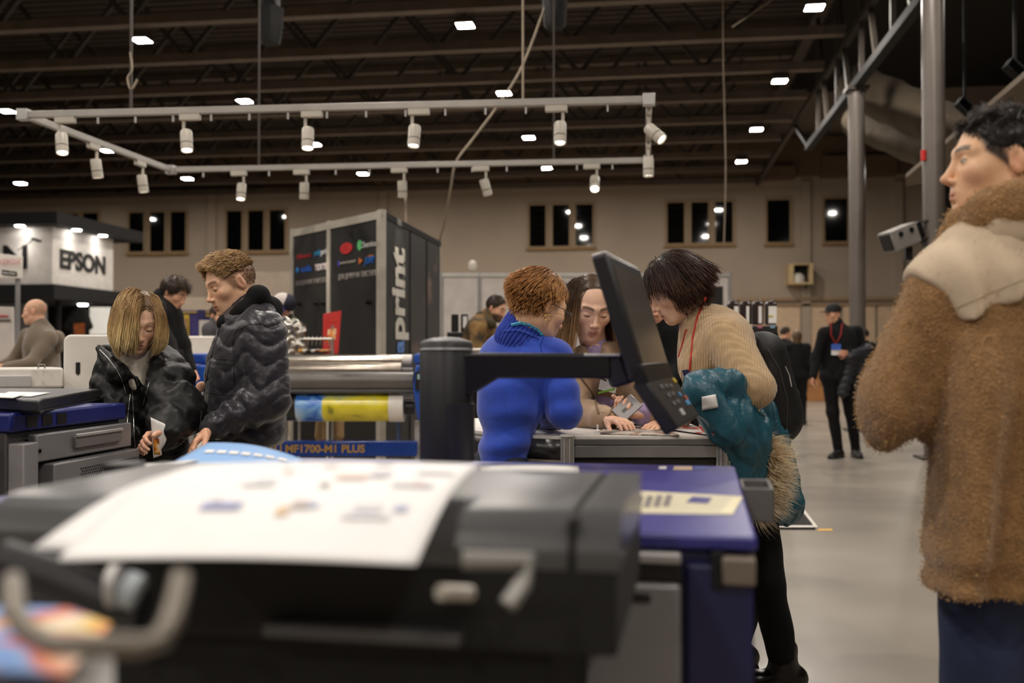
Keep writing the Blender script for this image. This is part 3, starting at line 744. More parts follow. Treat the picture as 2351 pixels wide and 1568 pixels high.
# blue brochure
M_bro = mat('brochure_blue', (126,172,226), .45, noise=(3,.05))
br = wthing('brochure', 'light blue brochure with white lettering lying curled behind the white sheet', 'brochure', P(560,1050,2.0))
R0, R1, R2, R3 = P(392,1064,1.98), P(690,1078,1.98), P(478,1016,2.2), P(696,1054,2.2)
def bro(u, v): return R0.lerp(R1, u).lerp(R2.lerp(R3, u), v)+Vector((0,0,.012*math.sin(math.pi*u)*v))
MB().grid(bro, 16, 8).build('cover', M_bro, br, 0, .002)
for k in range(7): MB().grid(lambda u, v, k=k: bro(.12+.11*k+.08*u, .48+.12*v)+Vector((0,0,.002)), 2, 2).build('lettering', M_paper, br)
o = MB().grid(lambda u, v: P(405,1066,1.9).lerp(P(330,1072,1.7), u).lerp(P(470,1055,2.05).lerp(P(300,1068,1.9), u), v), 4, 4).build('loose_sheet', M_paper, None, 0, .001)
tag(o, 'loose white sheet beside the blue brochure', 'paper')
o = MB().box(P(285,1072,1.55), (.05,.05,.014), rotz(.1)).build('stapler', M_black, None, .003); tag(o, 'small black clip lying left of the blue brochure', 'clip')
# ------------------------------------------------------------------ second press at the left
X0 = -1.80; YN = PX(31, 950, X0).y; YF_ = PX(287, 920, X0).y; ZP = PX(31, 949, X0).z
lp = thing('digital_press', 'blue and grey press at the left edge with a dark scanner lid', 'printer', (X0, YN, 0))
dy = YF_-YN
M_blue2 = mat('press_blue_b', (22,34,108), .4, noise=(8,.05))
B('body', M_dgrey, lp, -1.0, -.02, 0, dy, .06, ZP-.055, .006)
B('blue_band', M_blue2, lp, -1.0, 0, -.01, dy+.01, ZP-.055, ZP, .008)
for k in range(3): B('vent', M_black, lp, -.003, .002, .06+.075*k, .11+.075*k, ZP-.045, ZP-.012, 0)
def sideq(px, py): q = PX(px, py, X0); return q.y-YN, q.z
ya, za = sideq(70, 998); yb2, zb = sideq(289, 968); yc, zc = sideq(85, 1063)
B('upper_door', M_mgrey, lp, -.01, .022, ya, dy+.005, zc+.005, za, .004)
rp = B('raised_plate', mat('plate_grey', (120,116,114), .5, .2), lp, .015, .034, ya+.18, dy-.08, zc+.03, za-.02, .003)
B('plate_lip', M_lgrey, rp, .03, .040, ya+.18, dy-.08, za-.022, za-.012, .002)
ld_ = B('lower_door', M_mgrey, lp, -.01, .045, ya+.05, dy+.02, .12, zc-.004, .005)
mbh = MB()
for i in range(30):
    for j in range(6):
        yy = ya+.19+i*.0128+(j % 2)*.0064; zz = zc-.034-j*.009
        mbh.add([(.0462, yy+.0038*math.cos(q*math.pi/3), zz+.0038*math.sin(q*math.pi/3)) for q in range(6)], [tuple(range(6))])
ho = mbh.build('vent_holes', M_blackm, ld_); ho['kind'] = 'stuff'
B('grip_ledge', M_lgrey, ld_, .04, .06, ya+.2, dy-.18, zc-.125, zc-.112, .003)
B('corner_post', mat('post_grey', (150,148,150), .42, .3), lp, -.02, .03, ya-.075, ya-.005, .1, za-.02, .004)
for z in (za-.05, zc+.04): MB().cyl((.02, ya+.01, z), (.026, ya+.01, z), .005, 8).build('screw', M_black, lp)
B('front_bulge', mat('bulge_grey', (96,92,88), .4), lp, -.9, -.10, -.16, .0, .1, ZP-.03, .05)
ldz = ZP
lid = thing('scanner_lid', 'dark grey document lid with rounded corner on the left press', 'lid', (0,0,0))
za_ = PX(31,948,X0).z
pts = [PZ(*q, ZP+.022) for q in ((-40,925), (88,933), (98,928), (232,904), (150,902), (-40,902))]
lid.location = (pts[1].x, pts[1].y, ZP)
MB().prism([(q.x-pts[1].x, q.y-pts[1].y, .004) for q in pts], (0,0,1), .036).build('cover', M_charc, lid, .006)
MB().prism([(q.x-pts[1].x, q.y-pts[1].y+.01, -.0) for q in pts], (0,0,1), .006).build('gasket', M_blackm, lid)
for i, q4 in enumerate((((0,908), (70,911), (116,902), (20,900)), ((-30,912), (30,914), (60,905), (-10,903)))):
    o = MB().prism([PZ(*q, ZP+.042+.002*i) for q in q4], (0,0,1), .0015).build('paper', M_paper); tag(o, ('right-hand' if i == 0 else 'left-hand')+' white sheet lying on the lid of the left press', 'paper')
# ------------------------------------------------------------------ white machine behind the couple and low white box
d = 5.4
wm = wthing('white_printer', 'tall white garment printer with rounded corners behind the blonde woman', 'printer', (P(320,900,d).x, P(320,900,d).y, 0))
a, b = P(146, 768, d), P(507, 772, d+.25); ux = Vector((b.x-a.x, b.y-a.y, 0)).normalized(); uy = Vector((-ux.y, ux.x, 0)); wl = (b-a).length
def rrect(a, ux, w, z0, z1, r):
    pts = [a*1]; out = []
    for cx, cz, s in ((r, z1-r, 180), (w-r, z1-r, 90)):
        for k in range(7):
            an = math.radians(s-90*k/6); out.append(Vector((a.x, a.y, 0))+ux*(cx+r*math.cos(an))+Vector((0,0,cz+r*math.sin(an))))
    out += [Vector((a.x, a.y, z0))+ux*w, Vector((a.x, a.y, z0))]
    return out
MB().prism(rrect(a, ux, wl*.55, .35, a.z, .04), uy, .5).build('left_housing', M_white, wm, .01)
sl = Vector((a.x, a.y, 0))+ux*.062-uy*.004
MB().prism([sl+Vector((0,0,P(175,832,d).z)), sl+ux*.022+Vector((0,0,P(175,832,d).z)), sl+ux*.022+Vector((0,0,P(175,857,d).z)), sl+ux*.011+Vector((0,0,P(175,862,d).z)), sl+Vector((0,0,P(175,857,d).z))], uy, .01).build('slot', M_black, wm)
dw = 9.6; wp2 = wthing('white_printer', 'white printer with a green light seen between the couple', 'printer', (P(445,900,dw).x, P(445,900,dw).y, 0))
a2_ = P(372, 772, dw); MB().prism(rrect(a2_, RT, .62, .0, a2_.z, .03), FW, .5).build('housing', M_white, wp2, .01)
MB().lathe([(.030, 0), (.030, .016), (.018, .026), (0, .028)], P(424,771,dw+.1), 14).build('green_lamp', emitter('green_led', (.15,.9,.5), 1.6), wp2)
MB().prism(rrect(a+ux*.03, ux, wl*.48, 0, .36, .01), uy, .45).build('stand', M_dgrey, wm)
d2 = 5.0
a, b = P(-30, 845, d2), P(146, 842, d2+.2)
wb = wthing('white_flatbed', 'low white machine with a small handle at the left edge', 'printer', (b.x, b.y, 0))
ux2 = Vector((b.x-a.x, b.y-a.y, 0)).normalized(); uy2 = Vector((-ux2.y, ux2.x, 0))
MB().prism([Vector((a.x,a.y,P(0,893,d2).z)), Vector((b.x,b.y,P(0,893,d2).z)), Vector((b.x,b.y,a.z)), Vector((a.x,a.y,a.z))], uy2, .3).build('table', M_white, wb, .012)
MB().prism([Vector((a.x,a.y,P(0,890,d2).z))-uy2*.03, Vector((a.x,a.y,P(0,890,d2).z))-uy2*.03+ux2*.20, Vector((a.x,a.y,P(0,862,d2).z))-uy2*.03+ux2*.20, Vector((a.x,a.y,P(0,862,d2).z))-uy2*.03], uy2, .06).build('end_block', mat('pearl_grey', (186,184,184), .45), wb, .006)
MB().prism([Vector((a.x,a.y,0)), Vector((b.x,b.y,0)), Vector((b.x,b.y,P(0,899,d2).z)), Vector((a.x,a.y,P(0,899,d2).z))], uy2, .28).build('stand', M_lgrey, wb, .006)
h0 = P(88, 846, d2+.1); h1 = P(103, 846, d2+.1)
MB().tube([h0, h0+Vector((0,0,.02)), h1+Vector((0,0,.02)), h1], .004, 6).build('handle', M_alu, wb)
# ------------------------------------------------------------------ roll laminator
DL = 8.1
lam = wthing('roll_laminator', 'wide blue and grey roll laminator with film rolls behind the couple', 'laminator', (P(720,950,DL).x, P(720,950,DL).y, 0))
def roll(name, x0, y0, x1, y1, r, m, dd=0., parent=None, n=28):
    return MB().cyl(P(x0, y0, DL+dd), P(x1, y1, DL+dd), r, n).build(name, m, parent or lam)
pm = FPX/DL
M_steelr = mat('polished_roll', (190,182,170), .18, .9, noise=(30,.05), bump=(18,.06,.003))
M_film = mat('film_roll', (150,140,128), .2, .45, noise=(18,.08), bump=(25,.1,.003))
M_rub = mat('grey_rubber', (98,94,90), .35, .1)
M_lblue = mat('laminator_blue', (30,78,170), .4)
roll('top_roller', 470, 828, 925, 828, 14/pm, M_steelr); roll('roller_shaft', 925, 827, 946, 827, 13/pm, M_white); roll('roller_core', 478, 828, 505, 828, 16/pm, mat('kraft_core', (178,146,102), .7), -.02)
roll('film_roll', 480, 850, 922, 850, 17/pm, M_film, -.08); roll('core_end', 922, 853, 948, 853, 9/pm, M_dgrey, -.08)
roll('rubber_roller', 480, 876, 950, 876, 22/pm, M_rub, -.15)
roll('steel_rod', 480, 898, 952, 898, 5/pm, M_dgrey, -.2)
M_art = mat('yellow_art_print', (255,255,255), .22, noise=(3,.02), ramp=(3.2, 5, [(.28,(20,30,14)), (.38,(60,70,20)), (.44,(206,190,40)), (.56,(232,216,60)), (.63,(190,196,120)), (.70,(120,150,190)), (.80,(90,140,210))], .5))
M_artb = mat('blue_art_print', (255,255,255), .22, noise=(3,.02), ramp=(5, 5, [(.30,(20,60,150)), (.42,(50,110,200)), (.52,(130,176,224)), (.62,(190,206,226)), (.72,(150,150,90))], .6))
roll('printed_roll', 745, 934, 895, 934, 33/pm, M_art, -.1); roll('printed_roll', 684, 934, 745, 934, 33/pm, M_artb, -.1); roll('paper_core', 895, 934, 928, 934, 34/pm, M_white, -.1)
roll('dark_roll', 480, 934, 684, 934, 32/pm, M_black, -.1); roll('white_shaft', 928, 911, 948, 911, 5/pm, M_white, -.1); roll('drive_hub', 930, 936, 950, 936, 16/pm, M_black, -.1)
for i, (xa, xb) in enumerate(((428, 470), (950, 978))):
    f = -1 if i == 0 else 1
    MB().prism([P(xa,812,DL-.25), P(xb,812,DL-.25), P(xb,836,DL-.25), P(xa,836,DL-.25)], FW, .5).build('side_cover', M_lblue, lam, .015)
    MB().prism([P(xa+4,838,DL-.3), P(xb+6,838,DL-.3), P(xb+6,965,DL-.3), P(xa+8,965,DL-.3), P(xa-2,890,DL-.3)], FW, .55).build('end_frame', M_lblue, lam, .015)
    MB().bar(P(xa+12, 966, DL), P(xa+12, 966, DL)*1-Vector((0,0,P(xa+12,966,DL).z)), .06, .06).build('leg', M_lgrey, lam)
    MB().bar(P(xa+12,966,DL)-Vector((0,0,P(xa+12,966,DL).z-.03))-FW*.35, P(xa+12,966,DL)-Vector((0,0,P(xa+12,966,DL).z-.03))+FW*.35, .08, .06).build('foot', M_lgrey, lam, .01)
MB().prism([P(953,855,DL-.33), P(968,850,DL-.33), P(968,893,DL-.33), P(953,896,DL-.33)], FW, .02).build('control_panel', M_black, lam)
MB().box(P(963,865,DL-.34), (.03,.01,.04)).build('display', mat('lcd', (150,190,190), .3), lam)
cb = MB().prism([P(560,1014,DL-.1), P(957,1014,DL-.1), P(957,1048,DL-.1), P(560,1048,DL-.1)], FW, .12).build('cross_beam', mat('film_wrapped_blue', (20,58,140), .22, bump=(12,.25,.01)), lam, .008)
M_gold = mat('gold_print', (168,130,64), .5)
text('lettering', 'MEFU MF1700-M1 PLUS', 18/pm*1.35, M_gold, P(712,1031,DL-.1), RT, (0,0,1), cb, .003, 1.02)
# ------------------------------------------------------------------ black booth tower with the logos
M_boothb = mat('booth_black', (20,18,17), .6, noise=(2,.08)); M_post = mat('booth_post', (190,184,172), .4, .3)
DT = 9.2
K0, K1, K2 = P(877, 483, DT), P(670, 529, DT*332/286.5), P(1011, 555, DT*332/260)
HT = K0.z
K0, K1, K2 = [Vector((q.x, q.y, 0)) for q in (K0, K1, K2)]
tw = wthing('booth_tower', 'tall black booth wall with pale frame, brand logos and vertical lettering', 'booth', K0)
u1 = (K1-K0).normalized(); l1 = (K1-K0).length; u2 = (K2-K0).normalized(); l2 = (K2-K0).length
nA = Vector((0,0,1)).cross(u1); nA = nA if nA.dot(FW) < 0 else -nA      # outward normals
nB = Vector((0,0,1)).cross(u2); nB = nB if nB.dot(RT) > 0 else -nB
def wallpanel(name, o, u, a, b, z0, z1, n, m, th=.04, parent=None):
    p = o+u*a; q = o+u*b
    return MB().prism([p+Vector((0,0,z0)), q+Vector((0,0,z0)), q+Vector((0,0,z1)), p+Vector((0,0,z1))], -n, th).build(name, m, parent or tw)
mid = l1*.545
pa = wallpanel('panel', K0, u1, .03, mid, .05, HT-.05, nA, M_boothb); pb = wallpanel('panel', K0, u1, mid, l1-.02, .05, HT-.05, nA, M_boothb)
for a_, w_ in ((0, .075), (mid-.03, .065), (l1-.05, .06)): wallpanel('post', K0+nA*.015, u1, a_, a_+w_, 0, HT+.01, nA, M_post, .06)
wallpanel('top_rail', K0+nA*.012, u1, 0, l1, HT-.075, HT, nA, M_post, .05)
B3 = (0.0, l2*.42, l2*.72, l2)
M_side = mat('booth_photo_print', (255,255,255), .5, ramp=(1.6, 5, [(.40,(26,23,22)), (.58,(30,26,25)), (.66,(92,72,64)), (.74,(120,92,80)), (.85,(70,24,26))], .8))
for i in range(3): wallpanel('side_panel', K0, u2, B3[i]+.02, B3[i+1]-.02, .05, HT-.05, nB, (M_boothb, M_side, M_side)[i])
for a_ in (0.03, B3[1]-.02, B3[2]-.02, B3[3]-.05): wallpanel('side_post', K0+nB*.008, u2, a_, a_+.04, 0, HT, nB, M_blackm if a_ < B3[3]-.06 else M_post, .05)
wallpanel('side_rail', K0+nB*.01, u2, 0.06, l2, HT-.06, HT, nB, M_blackm, .05)
# lettering: solve wall position from photo pixels
def onA(px, py):
    r = FW+RT*((px-CX)/FPX)+UPV*((CY-py)/FPX); return CAM+r*((K0-CAM).dot(nA)/r.dot(nA))
def onB(px, py):
    r = FW+RT*((px-CX)/FPX)+UPV*((CY-py)/FPX); return CAM+r*((K0-CAM).dot(nB)/r.dot(nB))
def logo(s, c_, px, py, hpx, wpx, panel=None, bold=0., shear=0., nm='lettering'):
    o = onA(px, py); sz = (onA(px, py-hpx/2)-onA(px, py+hpx/2)).length/.72
    q = text(nm, s, sz, mat('ink_%d_%d_%d' % c_, c_, .6), o, -u1, (0,0,1), panel, bold*sz, 1, 'CENTER', .006, .002, shear)
    # fit the width
    xs = [(-u1).dot(v_.co-o) for v_ in q.data.vertices]; wd = max(xs)-min(xs); want = (onA(px+wpx/2, py)-onA(px-wpx/2, py)).length; f = want/wd
    for v_ in q.data.vertices: t_ = (-u1).dot(v_.co-o); v_.co += -u1*(t_*(f-1))
    return q
GR = (170,164,158)
logo('ОБЛАДНАННЯ ТА МАТЕРІАЛИ', (128,122,118), 719, 647, 11, 80, pb)
logo('ДЛЯ ДРУКУ НА ТЕКСТИЛІ', GR, 820, 632, 12, 87, pa)
logo('Ritrama', (150,32,34), 698, 588, 11, 33, pb, .02, .3)
logo('poly', (40,130,180), 730, 580, 13, 15, pb, .01); logo('print', (190,190,190), 749, 577, 14, 22, pb, .01)
logo('sola', (30,90,190), 704, 617, 15, 23, pb, .01); logo('TEXTEK', (200,190,190), 741, 613, 14, 34, pb, .012)
logo('Chemica', (196,196,194), 846, 561, 14, 36, pa, .01); logo('BRAND EQUIPMENT', (176,172,160), 800, 602, 5, 36, pa, .01)
logo('JUPIT', (28,98,180), 850, 598, 15, 24, pa, .03, .2)
def blob(c_, px, py, rx, ry, panel, n=24, m4=False):
    o = onA(px, py); ex = (onA(px+rx, py)-o).length; ey = (onA(px, py-ry)-o).length
    pts = [o+nA*.008+(-u1)*ex*math.cos(2*math.pi*k/n)+Vector((0,0,ey*math.sin(2*math.pi*k/n))) for k in range(n)]
    return MB().prism(pts, -nA, .004).build('logo_mark', mat('ink_%d_%d_%d' % c_, c_, .6), panel)
blob((186,34,34), 796, 570, 14, 13, pa); blob((40,120,196), 684, 620, 4, 8, pb, 4); blob((90,190,110), 827, 563, 5, 12, pa, 16); blob((70,66,160), 779, 605, 2.5, 7, pa, 8); blob((204,100,30), 828, 599, 5.5, 9, pa, 3); blob((204,120,40), 852, 587, 9, 1.5, pa, 4)
logo('SIRO', (70,10,12), 796, 571, 13, 20, pa)
def vtext(s, c_, px, py, hpx, lpx, bold=0.):
    o = onB(px, py); sz = (onB(px+hpx/2, py)-onB(px-hpx/2, py)).length/.6
    q = text('side_lettering', s, sz, mat('ink_%d_%d_%d' % c_, c_, .6), o, (0,0,1), -u2, tw, bold*sz, 1, 'CENTER', .008, .002)
    zs = [v_.co.z for v_ in q.data.vertices]; f = (onB(px, py-lpx/2).z-onB(px, py+lpx/2).z)/(max(zs)-min(zs))
    for v_ in q.data.vertices: v_.co.z = o.z+(v_.co.z-o.z)*f
vtext('print', (214,208,198), 914, 676, 25, 212, .035); vtext('ukraine', (150,146,140), 925, 632, 6, 106); vtext('a', (96,140,206), 916, 796, 18, 30, .03)
MB().prism([onB(911,968), onB(919,968), onB(919,1010), onB(911,1010)], -nB, .004).build('side_lettering', mat('ink_96_140_206', (96,140,206), .6), tw)
for px in (690, 730, 745, 850): MB().cyl(onA(px, 705-px*.02+6), onA(px, 705-px*.02+6)+nA*.05, .02, 8).build('hook', M_black, tw)
# red poster stand and clothes rail between laminator and tower
rp_ = wthing('red_poster', 'tilted red poster showing a figure in orange beside the clothes rail', 'poster', P(760,790,8.9))
q4 = [P(742,812,8.8), P(777,812,8.9), P(784,713,9.0), P(744,720,8.9)]; nP = (q4[1]-q4[0]).cross(q4[3]-q4[0]).normalized(); nP = nP if nP.dot(FW) < 0 else -nP
MB().prism(q4, -nP, .02).build('board', M_red, rp_, .003)
def pq(u, v): return q4[0].lerp(q4[1], u).lerp(q4[3].lerp(q4[2], u), v)
for u, v, a, b, c_ in ((.2,.28,.28,.2,(214,110,20)), (.5,.33,.24,.22,(226,170,120)), (.36,.40,.3,.2,(232,130,20)), (.22,.46,.2,.13,(226,190,150)), (.56,.46,.2,.13,(226,190,150)), (.42,.56,.2,.12,(130,110,96)), (.35,.78,.5,.03,(220,70,30)), (.5,.10,.12,.2,(196,150,40))):
    MB().prism([pq(u,v)+nP*.003, pq(u+a,v)+nP*.003, pq(u+a*.9,v+b)+nP*.003, pq(u+a*.1,v+b)+nP*.003], -nP, .002).build('poster_figure', mat('ink_%d_%d_%d' % c_, c_, .6), rp_)
MB().bar(P(760,815,9.0), Vector((P(760,815,9.0).x, P(760,815,9.0).y, 0)), .03, .03).build('stand', M_black, rp_)
cr = wthing('clothes_rail', 'chrome clothes rail behind the laminator', 'clothes rail', (P(725,800,8.65).x, P(725,800,8.65).y, 0))
MB().cyl(P(687,778,8.65), P(764,778,8.65), .012, 10).build('rail', M_alu, cr)
for px in (688, 763): MB().cyl(P(px,775,8.65), Vector((P(px,775,8.65).x, P(px,775,8.65).y, 0)), .012, 10).build('upright', M_alu, cr)
gc = [((206,150,60),'ochre'), ((222,214,200),'white'), ((60,44,36),'dark brown'), ((230,224,216),'pale grey'), ((120,60,52),'rust'), ((198,152,84),'tan'), ((180,120,80),'light brown')]
for i, (c_, nm) in enumerate(gc):
    t = 697+i*9.5; p = P(t, 779, 8.65); S = SDF(.012)
    S.cap(p+Vector((0,0,-.10))-FW*.16, p+Vector((0,0,-.10))+FW*.16, .016, .016); S.cap(p+Vector((0,0,-.16))+RT*.006, p+Vector((0,0,-.52)), .014, .014, n=FW, flat=11.0, k=.01)
    S.disp(lambda x, y, z: .003*snoise(x, y, z, 18, 2))
    g_ = wthing('hanging_garment', nm+' folded garment hanging on the chrome rail, '+['leftmost','second from left','third from left','middle','third from right','second from right','rightmost'][i], 'garment', p, 'garments on the chrome rail')
    sdf_obj(S, 'cloth', mat('cloth_%d' % i, c_, .85, bump=(60,.3,.003)), g_)
    MB().tube([p+Vector((0,0,.015)), p+Vector((.01,0,.03)), p+Vector((0,0,-.05))], .004, 6).build('hanger_hook', M_alu, g_)
# trousers seen under the printed roll
S = SDF(.012)
for px in (738, 776):
    S.cap(P(px,930,8.75), P(px-2 if px < 750 else px+2,1000,8.75), .045, .05, k=.02)
S.disp(lambda x, y, z: .006*snoise(x, y, z, 22, 4))
g_ = wthing('hanging_trousers', 'khaki trousers hanging below the printed film roll', 'trousers', P(757,960,8.75)); sdf_obj(S, 'cloth', mat('khaki', (170,140,102), .85, bump=(60,.3,.003)), g_)
MB().tube([P(757,925,8.75), P(757,900,8.75), P(757,780,8.66)], .004, 6).build('hanger', M_alu, g_)
# ------------------------------------------------------------------ counter with brochures
DC = 3.2
ct = wthing('counter', 'aluminium framed display counter with white top between the women', 'counter', (P(1480,1010,DC).x, P(1480,1010,DC).y, 0))
c0_, c1_ = P(1303, 1006, DC), P(1660, 1006, DC); ZC = c0_.z
cx_ = (c1_-c0_); cx_.z = 0; ux3 = cx_.normalized(); uy3 = Vector((-ux3.y, ux3.x, 0)); cw = cx_.length
def C3(x, y, z): return Vector((c0_.x, c0_.y, 0))+ux3*x+uy3*y+Vector((0,0,z))
dpt = .92
# curved left side
cur = [C3(0, 0, 0)]
for k in range(1, 11):
    t = k/10; cur.append(C3(-.02-.42*t, .10*math.sin(t*math.pi/2)+.55*t*t*.6, 0))
top_poly = [C3(cw, 0, 0), C3(cw, dpt, 0), C3(-.44, dpt, 0)]+cur[::-1]
MB().prism([q+Vector((0,0,ZC-.006)) for q in top_poly], (0,0,1), .012).build('worktop', M_white, ct)
for x in (0, cw): 
    po = MB().cyl(C3(x, .0, 0), C3(x, 0, ZC+.006), .021, 8).build('post', M_alu, ct)
    MB().cyl(C3(x, .0, ZC+.006), C3(x, 0, ZC+.012), .024, 12).build('post_cap', M_white, po)
    for an in range(8): MB().box(C3(x, 0, ZC/2)+Vector((.021*math.cos(an*.785+.39), .021*math.sin(an*.785+.39), 0)), (.004, .004, ZC)).build('groove_rib', M_lgrey, po)
for x, y in ((cw, dpt), (-.44, dpt)): MB().cyl(C3(x, y, 0), C3(x, y, ZC), .02, 8).build('post', M_alu, ct)
def cbar(z0, z1, m, nm, o=0.): return MB().prism([C3(.02, o, z0), C3(cw-.02, o, z0), C3(cw-.02, o, z1), C3(.02, o, z1)], uy3, .03).build(nm, m, ct, .002)
M_rail = mat('grey_rail', (120,118,116), .38, .55)
cbar(ZC-.022, ZC-.002, M_rail, 'front_rail', -.004); cbar(ZC-.062, ZC-.024, mat('brushed_rail', (150,148,146), .36, .6), 'front_rail', -.002)
cbar(.05, ZC-.066, mat('counter_dark', (26,21,17), .5), 'front_panel', .01); cbar(.0, .05, M_rail, 'front_rail', -.004)
MB().prism([C3(cw, .02, .0), C3(cw, dpt-.02, .0), C3(cw, dpt-.02, ZC-.006), C3(cw, .02, ZC-.006)], -ux3, .02).build('side_panel', M_whitewall, ct)
def strip(z0, z1, m, nm, off=0):
    vs = [q+Vector((0,0,z)) for z in (z0, z1) for q in cur]; n_ = len(cur)
    return MB().add(vs, [(i, i+1, n_+i+1, n_+i) for i in range(n_-1)]).build(nm, m, ct, 0, .012)
strip(ZC-.07, ZC-.004, mat('dark_curved_rail', (70,68,68), .3, .6), 'curved_rail'); strip(.03, ZC-.07, mat('taupe_panel', (110,98,88), .7), 'curved_panel')
# brochures on the counter
def onct(px, py, lift=.008): return PZ(px, py, ZC+lift)
def flat(name, pts, m, lab, cat='brochure', lift=.008, th=.003, grp='brochures on the counter'):
    o = MB().prism([onct(*q, lift) for q in pts], (0,0,1), th).build(name, m); return tag(o, lab, cat, grp)
M_mag = mat('magazine_print', (255,255,255), .4, ramp=(14, 3, [(.36,(60,50,48)), (.46,(150,140,130)), (.54,(226,220,212)), (.62,(170,120,90)), (.70,(90,70,66))], .4))
M_mag2 = mat('magazine_print_b', (255,255,255), .4, ramp=(10, 3, [(.36,(120,96,60)), (.46,(190,176,140)), (.55,(226,222,212)), (.66,(206,190,120))], .4))
flat('brochure', ((1320,978), (1490,972), (1480,962), (1340,966)), M_mag2, 'pale printed brochure far back on the counter', lift=.008)
flat('brochure', ((1368,996), (1560,1001), (1530,984), (1390,984)), M_mag, 'open photo brochure at the front of the counter')
flat('brochure', ((1500,980), (1640,1000), (1622,984), (1535,970)), mat('red_white_brochure', (255,255,255), .4, ramp=(12, 2, [(.42,(230,226,222)), (.55,(216,210,206)), (.6,(190,50,50)), (.7,(120,110,110))])), 'red and white brochure under the control panel', lift=.012)
flat('brochure', ((1612,990), (1638,998), (1630,984), (1605,980)), M_red, 'small red leaflet at the right end of the counter', lift=.016)
flat('leaflet', ((1440,972), (1500,976), (1500,966), (1450,964)), M_paper, 'plain white leaflet near the hand on the counter', 'leaflet', .013)
flat('sequin_sample', ((1232,984), (1288,986), (1284,980), (1236,978)), mat('sequins', (190,160,180), .15, .6, voro=(160,1.), noise=(120,.4)), 'glittery pink sample by the elbow of the woman in blue', 'sample')
r = wthing('small_bottle', 'tiny white dropper bottle standing on the counter brochures', 'bottle', onct(1372, 997))
MB().lathe([(.008,0),(.008,.012),(.003,.016),(.003,.024)], onct(1372, 997, .011), 10).build('body', M_white, r); MB().lathe([(.004,.024),(.003,.032)], onct(1372, 997, .011), 8).build('cap', M_white, r)
r = wthing('tape_dispenser', 'dark green tape dispenser at the left end of the counter', 'dispenser', onct(1222, 975))
S = SDF(.005); S.cap(onct(1218,978,.03), onct(1228,976,.035), .022, .018); S.rbox(onct(1224,978,.012), (.03,.02,.01), None, .006, .01); sdf_obj(S, 'body', mat('dark_green', (20,40,36), .4), r)
MB().cyl(onct(1219,977,.032)-FW*.022, onct(1219,977,.032)-FW*.025, .011, 14).build('hub', mat('teal_hub', (20,96,96), .4), r)
# ------------------------------------------------------------------ white booth wall in the middle distance
DBW = 15.4
bw = wthing('booth_wall', 'white panelled booth wall with purple lettering behind the women', 'booth', (P(1340,800,DBW).x, P(1340,800,DBW).y, 0))
ZW_ = P(1340, 628, DBW).z
def bwp(px): q = P(px, 700, DBW); return Vector((q.x, q.y, 0))
xs_ = [1014, 1101, 1240, 1380, 1520, 1676]
for a_, b_ in zip(xs_[:-1], xs_[1:]):
    A0, B0 = bwp(a_), bwp(b_)
    MB().prism([A0+Vector((0,0,.05)), B0+Vector((0,0,.05)), B0+Vector((0,0,ZW_-.04)), A0+Vector((0,0,ZW_-.04))], FW, .03).build('panel', M_whitewall, bw)
for a_ in xs_: MB().cyl(bwp(a_), bwp(a_)+Vector((0,0,ZW_+.02)), .028, 10).build('post', mat('post_grey_b', (150,148,146), .4, .4), bw)
MB().bar(bwp(1014)+Vector((0,0,ZW_-.02)), bwp(1676)+Vector((0,0,ZW_-.02)), .05, .06).build('top_rail', M_alu, bw)
text('lettering', 'Life Style', .25, mat('purple_ink', (58,48,92), .6), P(1282, 659, DBW)-FW*.01, RT, (0,0,1), bw, .006)
text('red_lettering', 'prom', .10, M_red, P(1625, 645, DBW)-FW*.01, RT, (0,0,1), bw)
MB().prism([P(1628,657,DBW-.02), P(1660,657,DBW-.02), P(1660,700,DBW-.02), P(1628,700,DBW-.02)], FW, .02).build('screen', M_black, bw)
MB().lathe([(.05,0),(.07,.06),(.05,.13),(0,.15)], P(1085,620,DBW), 12).build('small_lamp', M_offw, bw)
# small black ink station and printers near the bearded man
st_ = wthing('ink_station', 'black ink tank station beside the bearded man', 'printer', (P(1060,760,9.6).x, P(1060,760,9.6).y, 0))
MB().prism([P(1026,790,9.6), P(1100,790,9.6), P(1100,762,9.6), P(1026,762,9.6)], FW, .4).build('body', M_black, st_, .01)
MB().prism([P(1026,789,9.58), P(1100,789,9.58), P(1100,786,9.58), P(1026,786,9.58)], FW, .02).build('grey_stripe', M_mgrey, st_)
MB().prism([P(1030,800,9.6)-Vector((0,0,P(1030,800,9.6).z)), P(1100,800,9.6)-Vector((0,0,P(1100,800,9.6).z)), P(1100,790,9.6), P(1030,790,9.6)], FW, .35).build('stand', M_blackm, st_)
for i, px in enumerate((1044, 1066)): 
    t_ = MB().prism([P(px-8,762,9.7), P(px+8,762,9.7), P(px+8,721,9.7), P(px-8,721,9.7)], FW, .1).build('tank', M_black, st_, .008)
    if i: MB().prism([P(px-3,752,9.69), P(px+6,752,9.69), P(px+6,726,9.69), P(px-3,726,9.69)], FW, .005).build('tank_label', M_paper, t_)
# white round table edge behind the woman in blue
tb = wthing('white_table', 'white round table edge in front of the bearded man', 'table', (P(1120,805,8.2).x, P(1120,805,8.2).y, 0))
zt_ = P(1120, 801, 8.2).z; q = P(1130, 801, 8.2)
MB().lathe([(.30,0),(.31,.012),(.30,.025),(0,.026)], (q.x, q.y, zt_-.02), 32).build('top', M_white, tb); MB().cyl((q.x,q.y,0), (q.x,q.y,zt_-.02), .035, 14).build('stem', M_alu, tb); MB().lathe([(.25,0),(.24,.015),(.05,.03)], (q.x,q.y,0), 28).build('base', M_alu, tb)
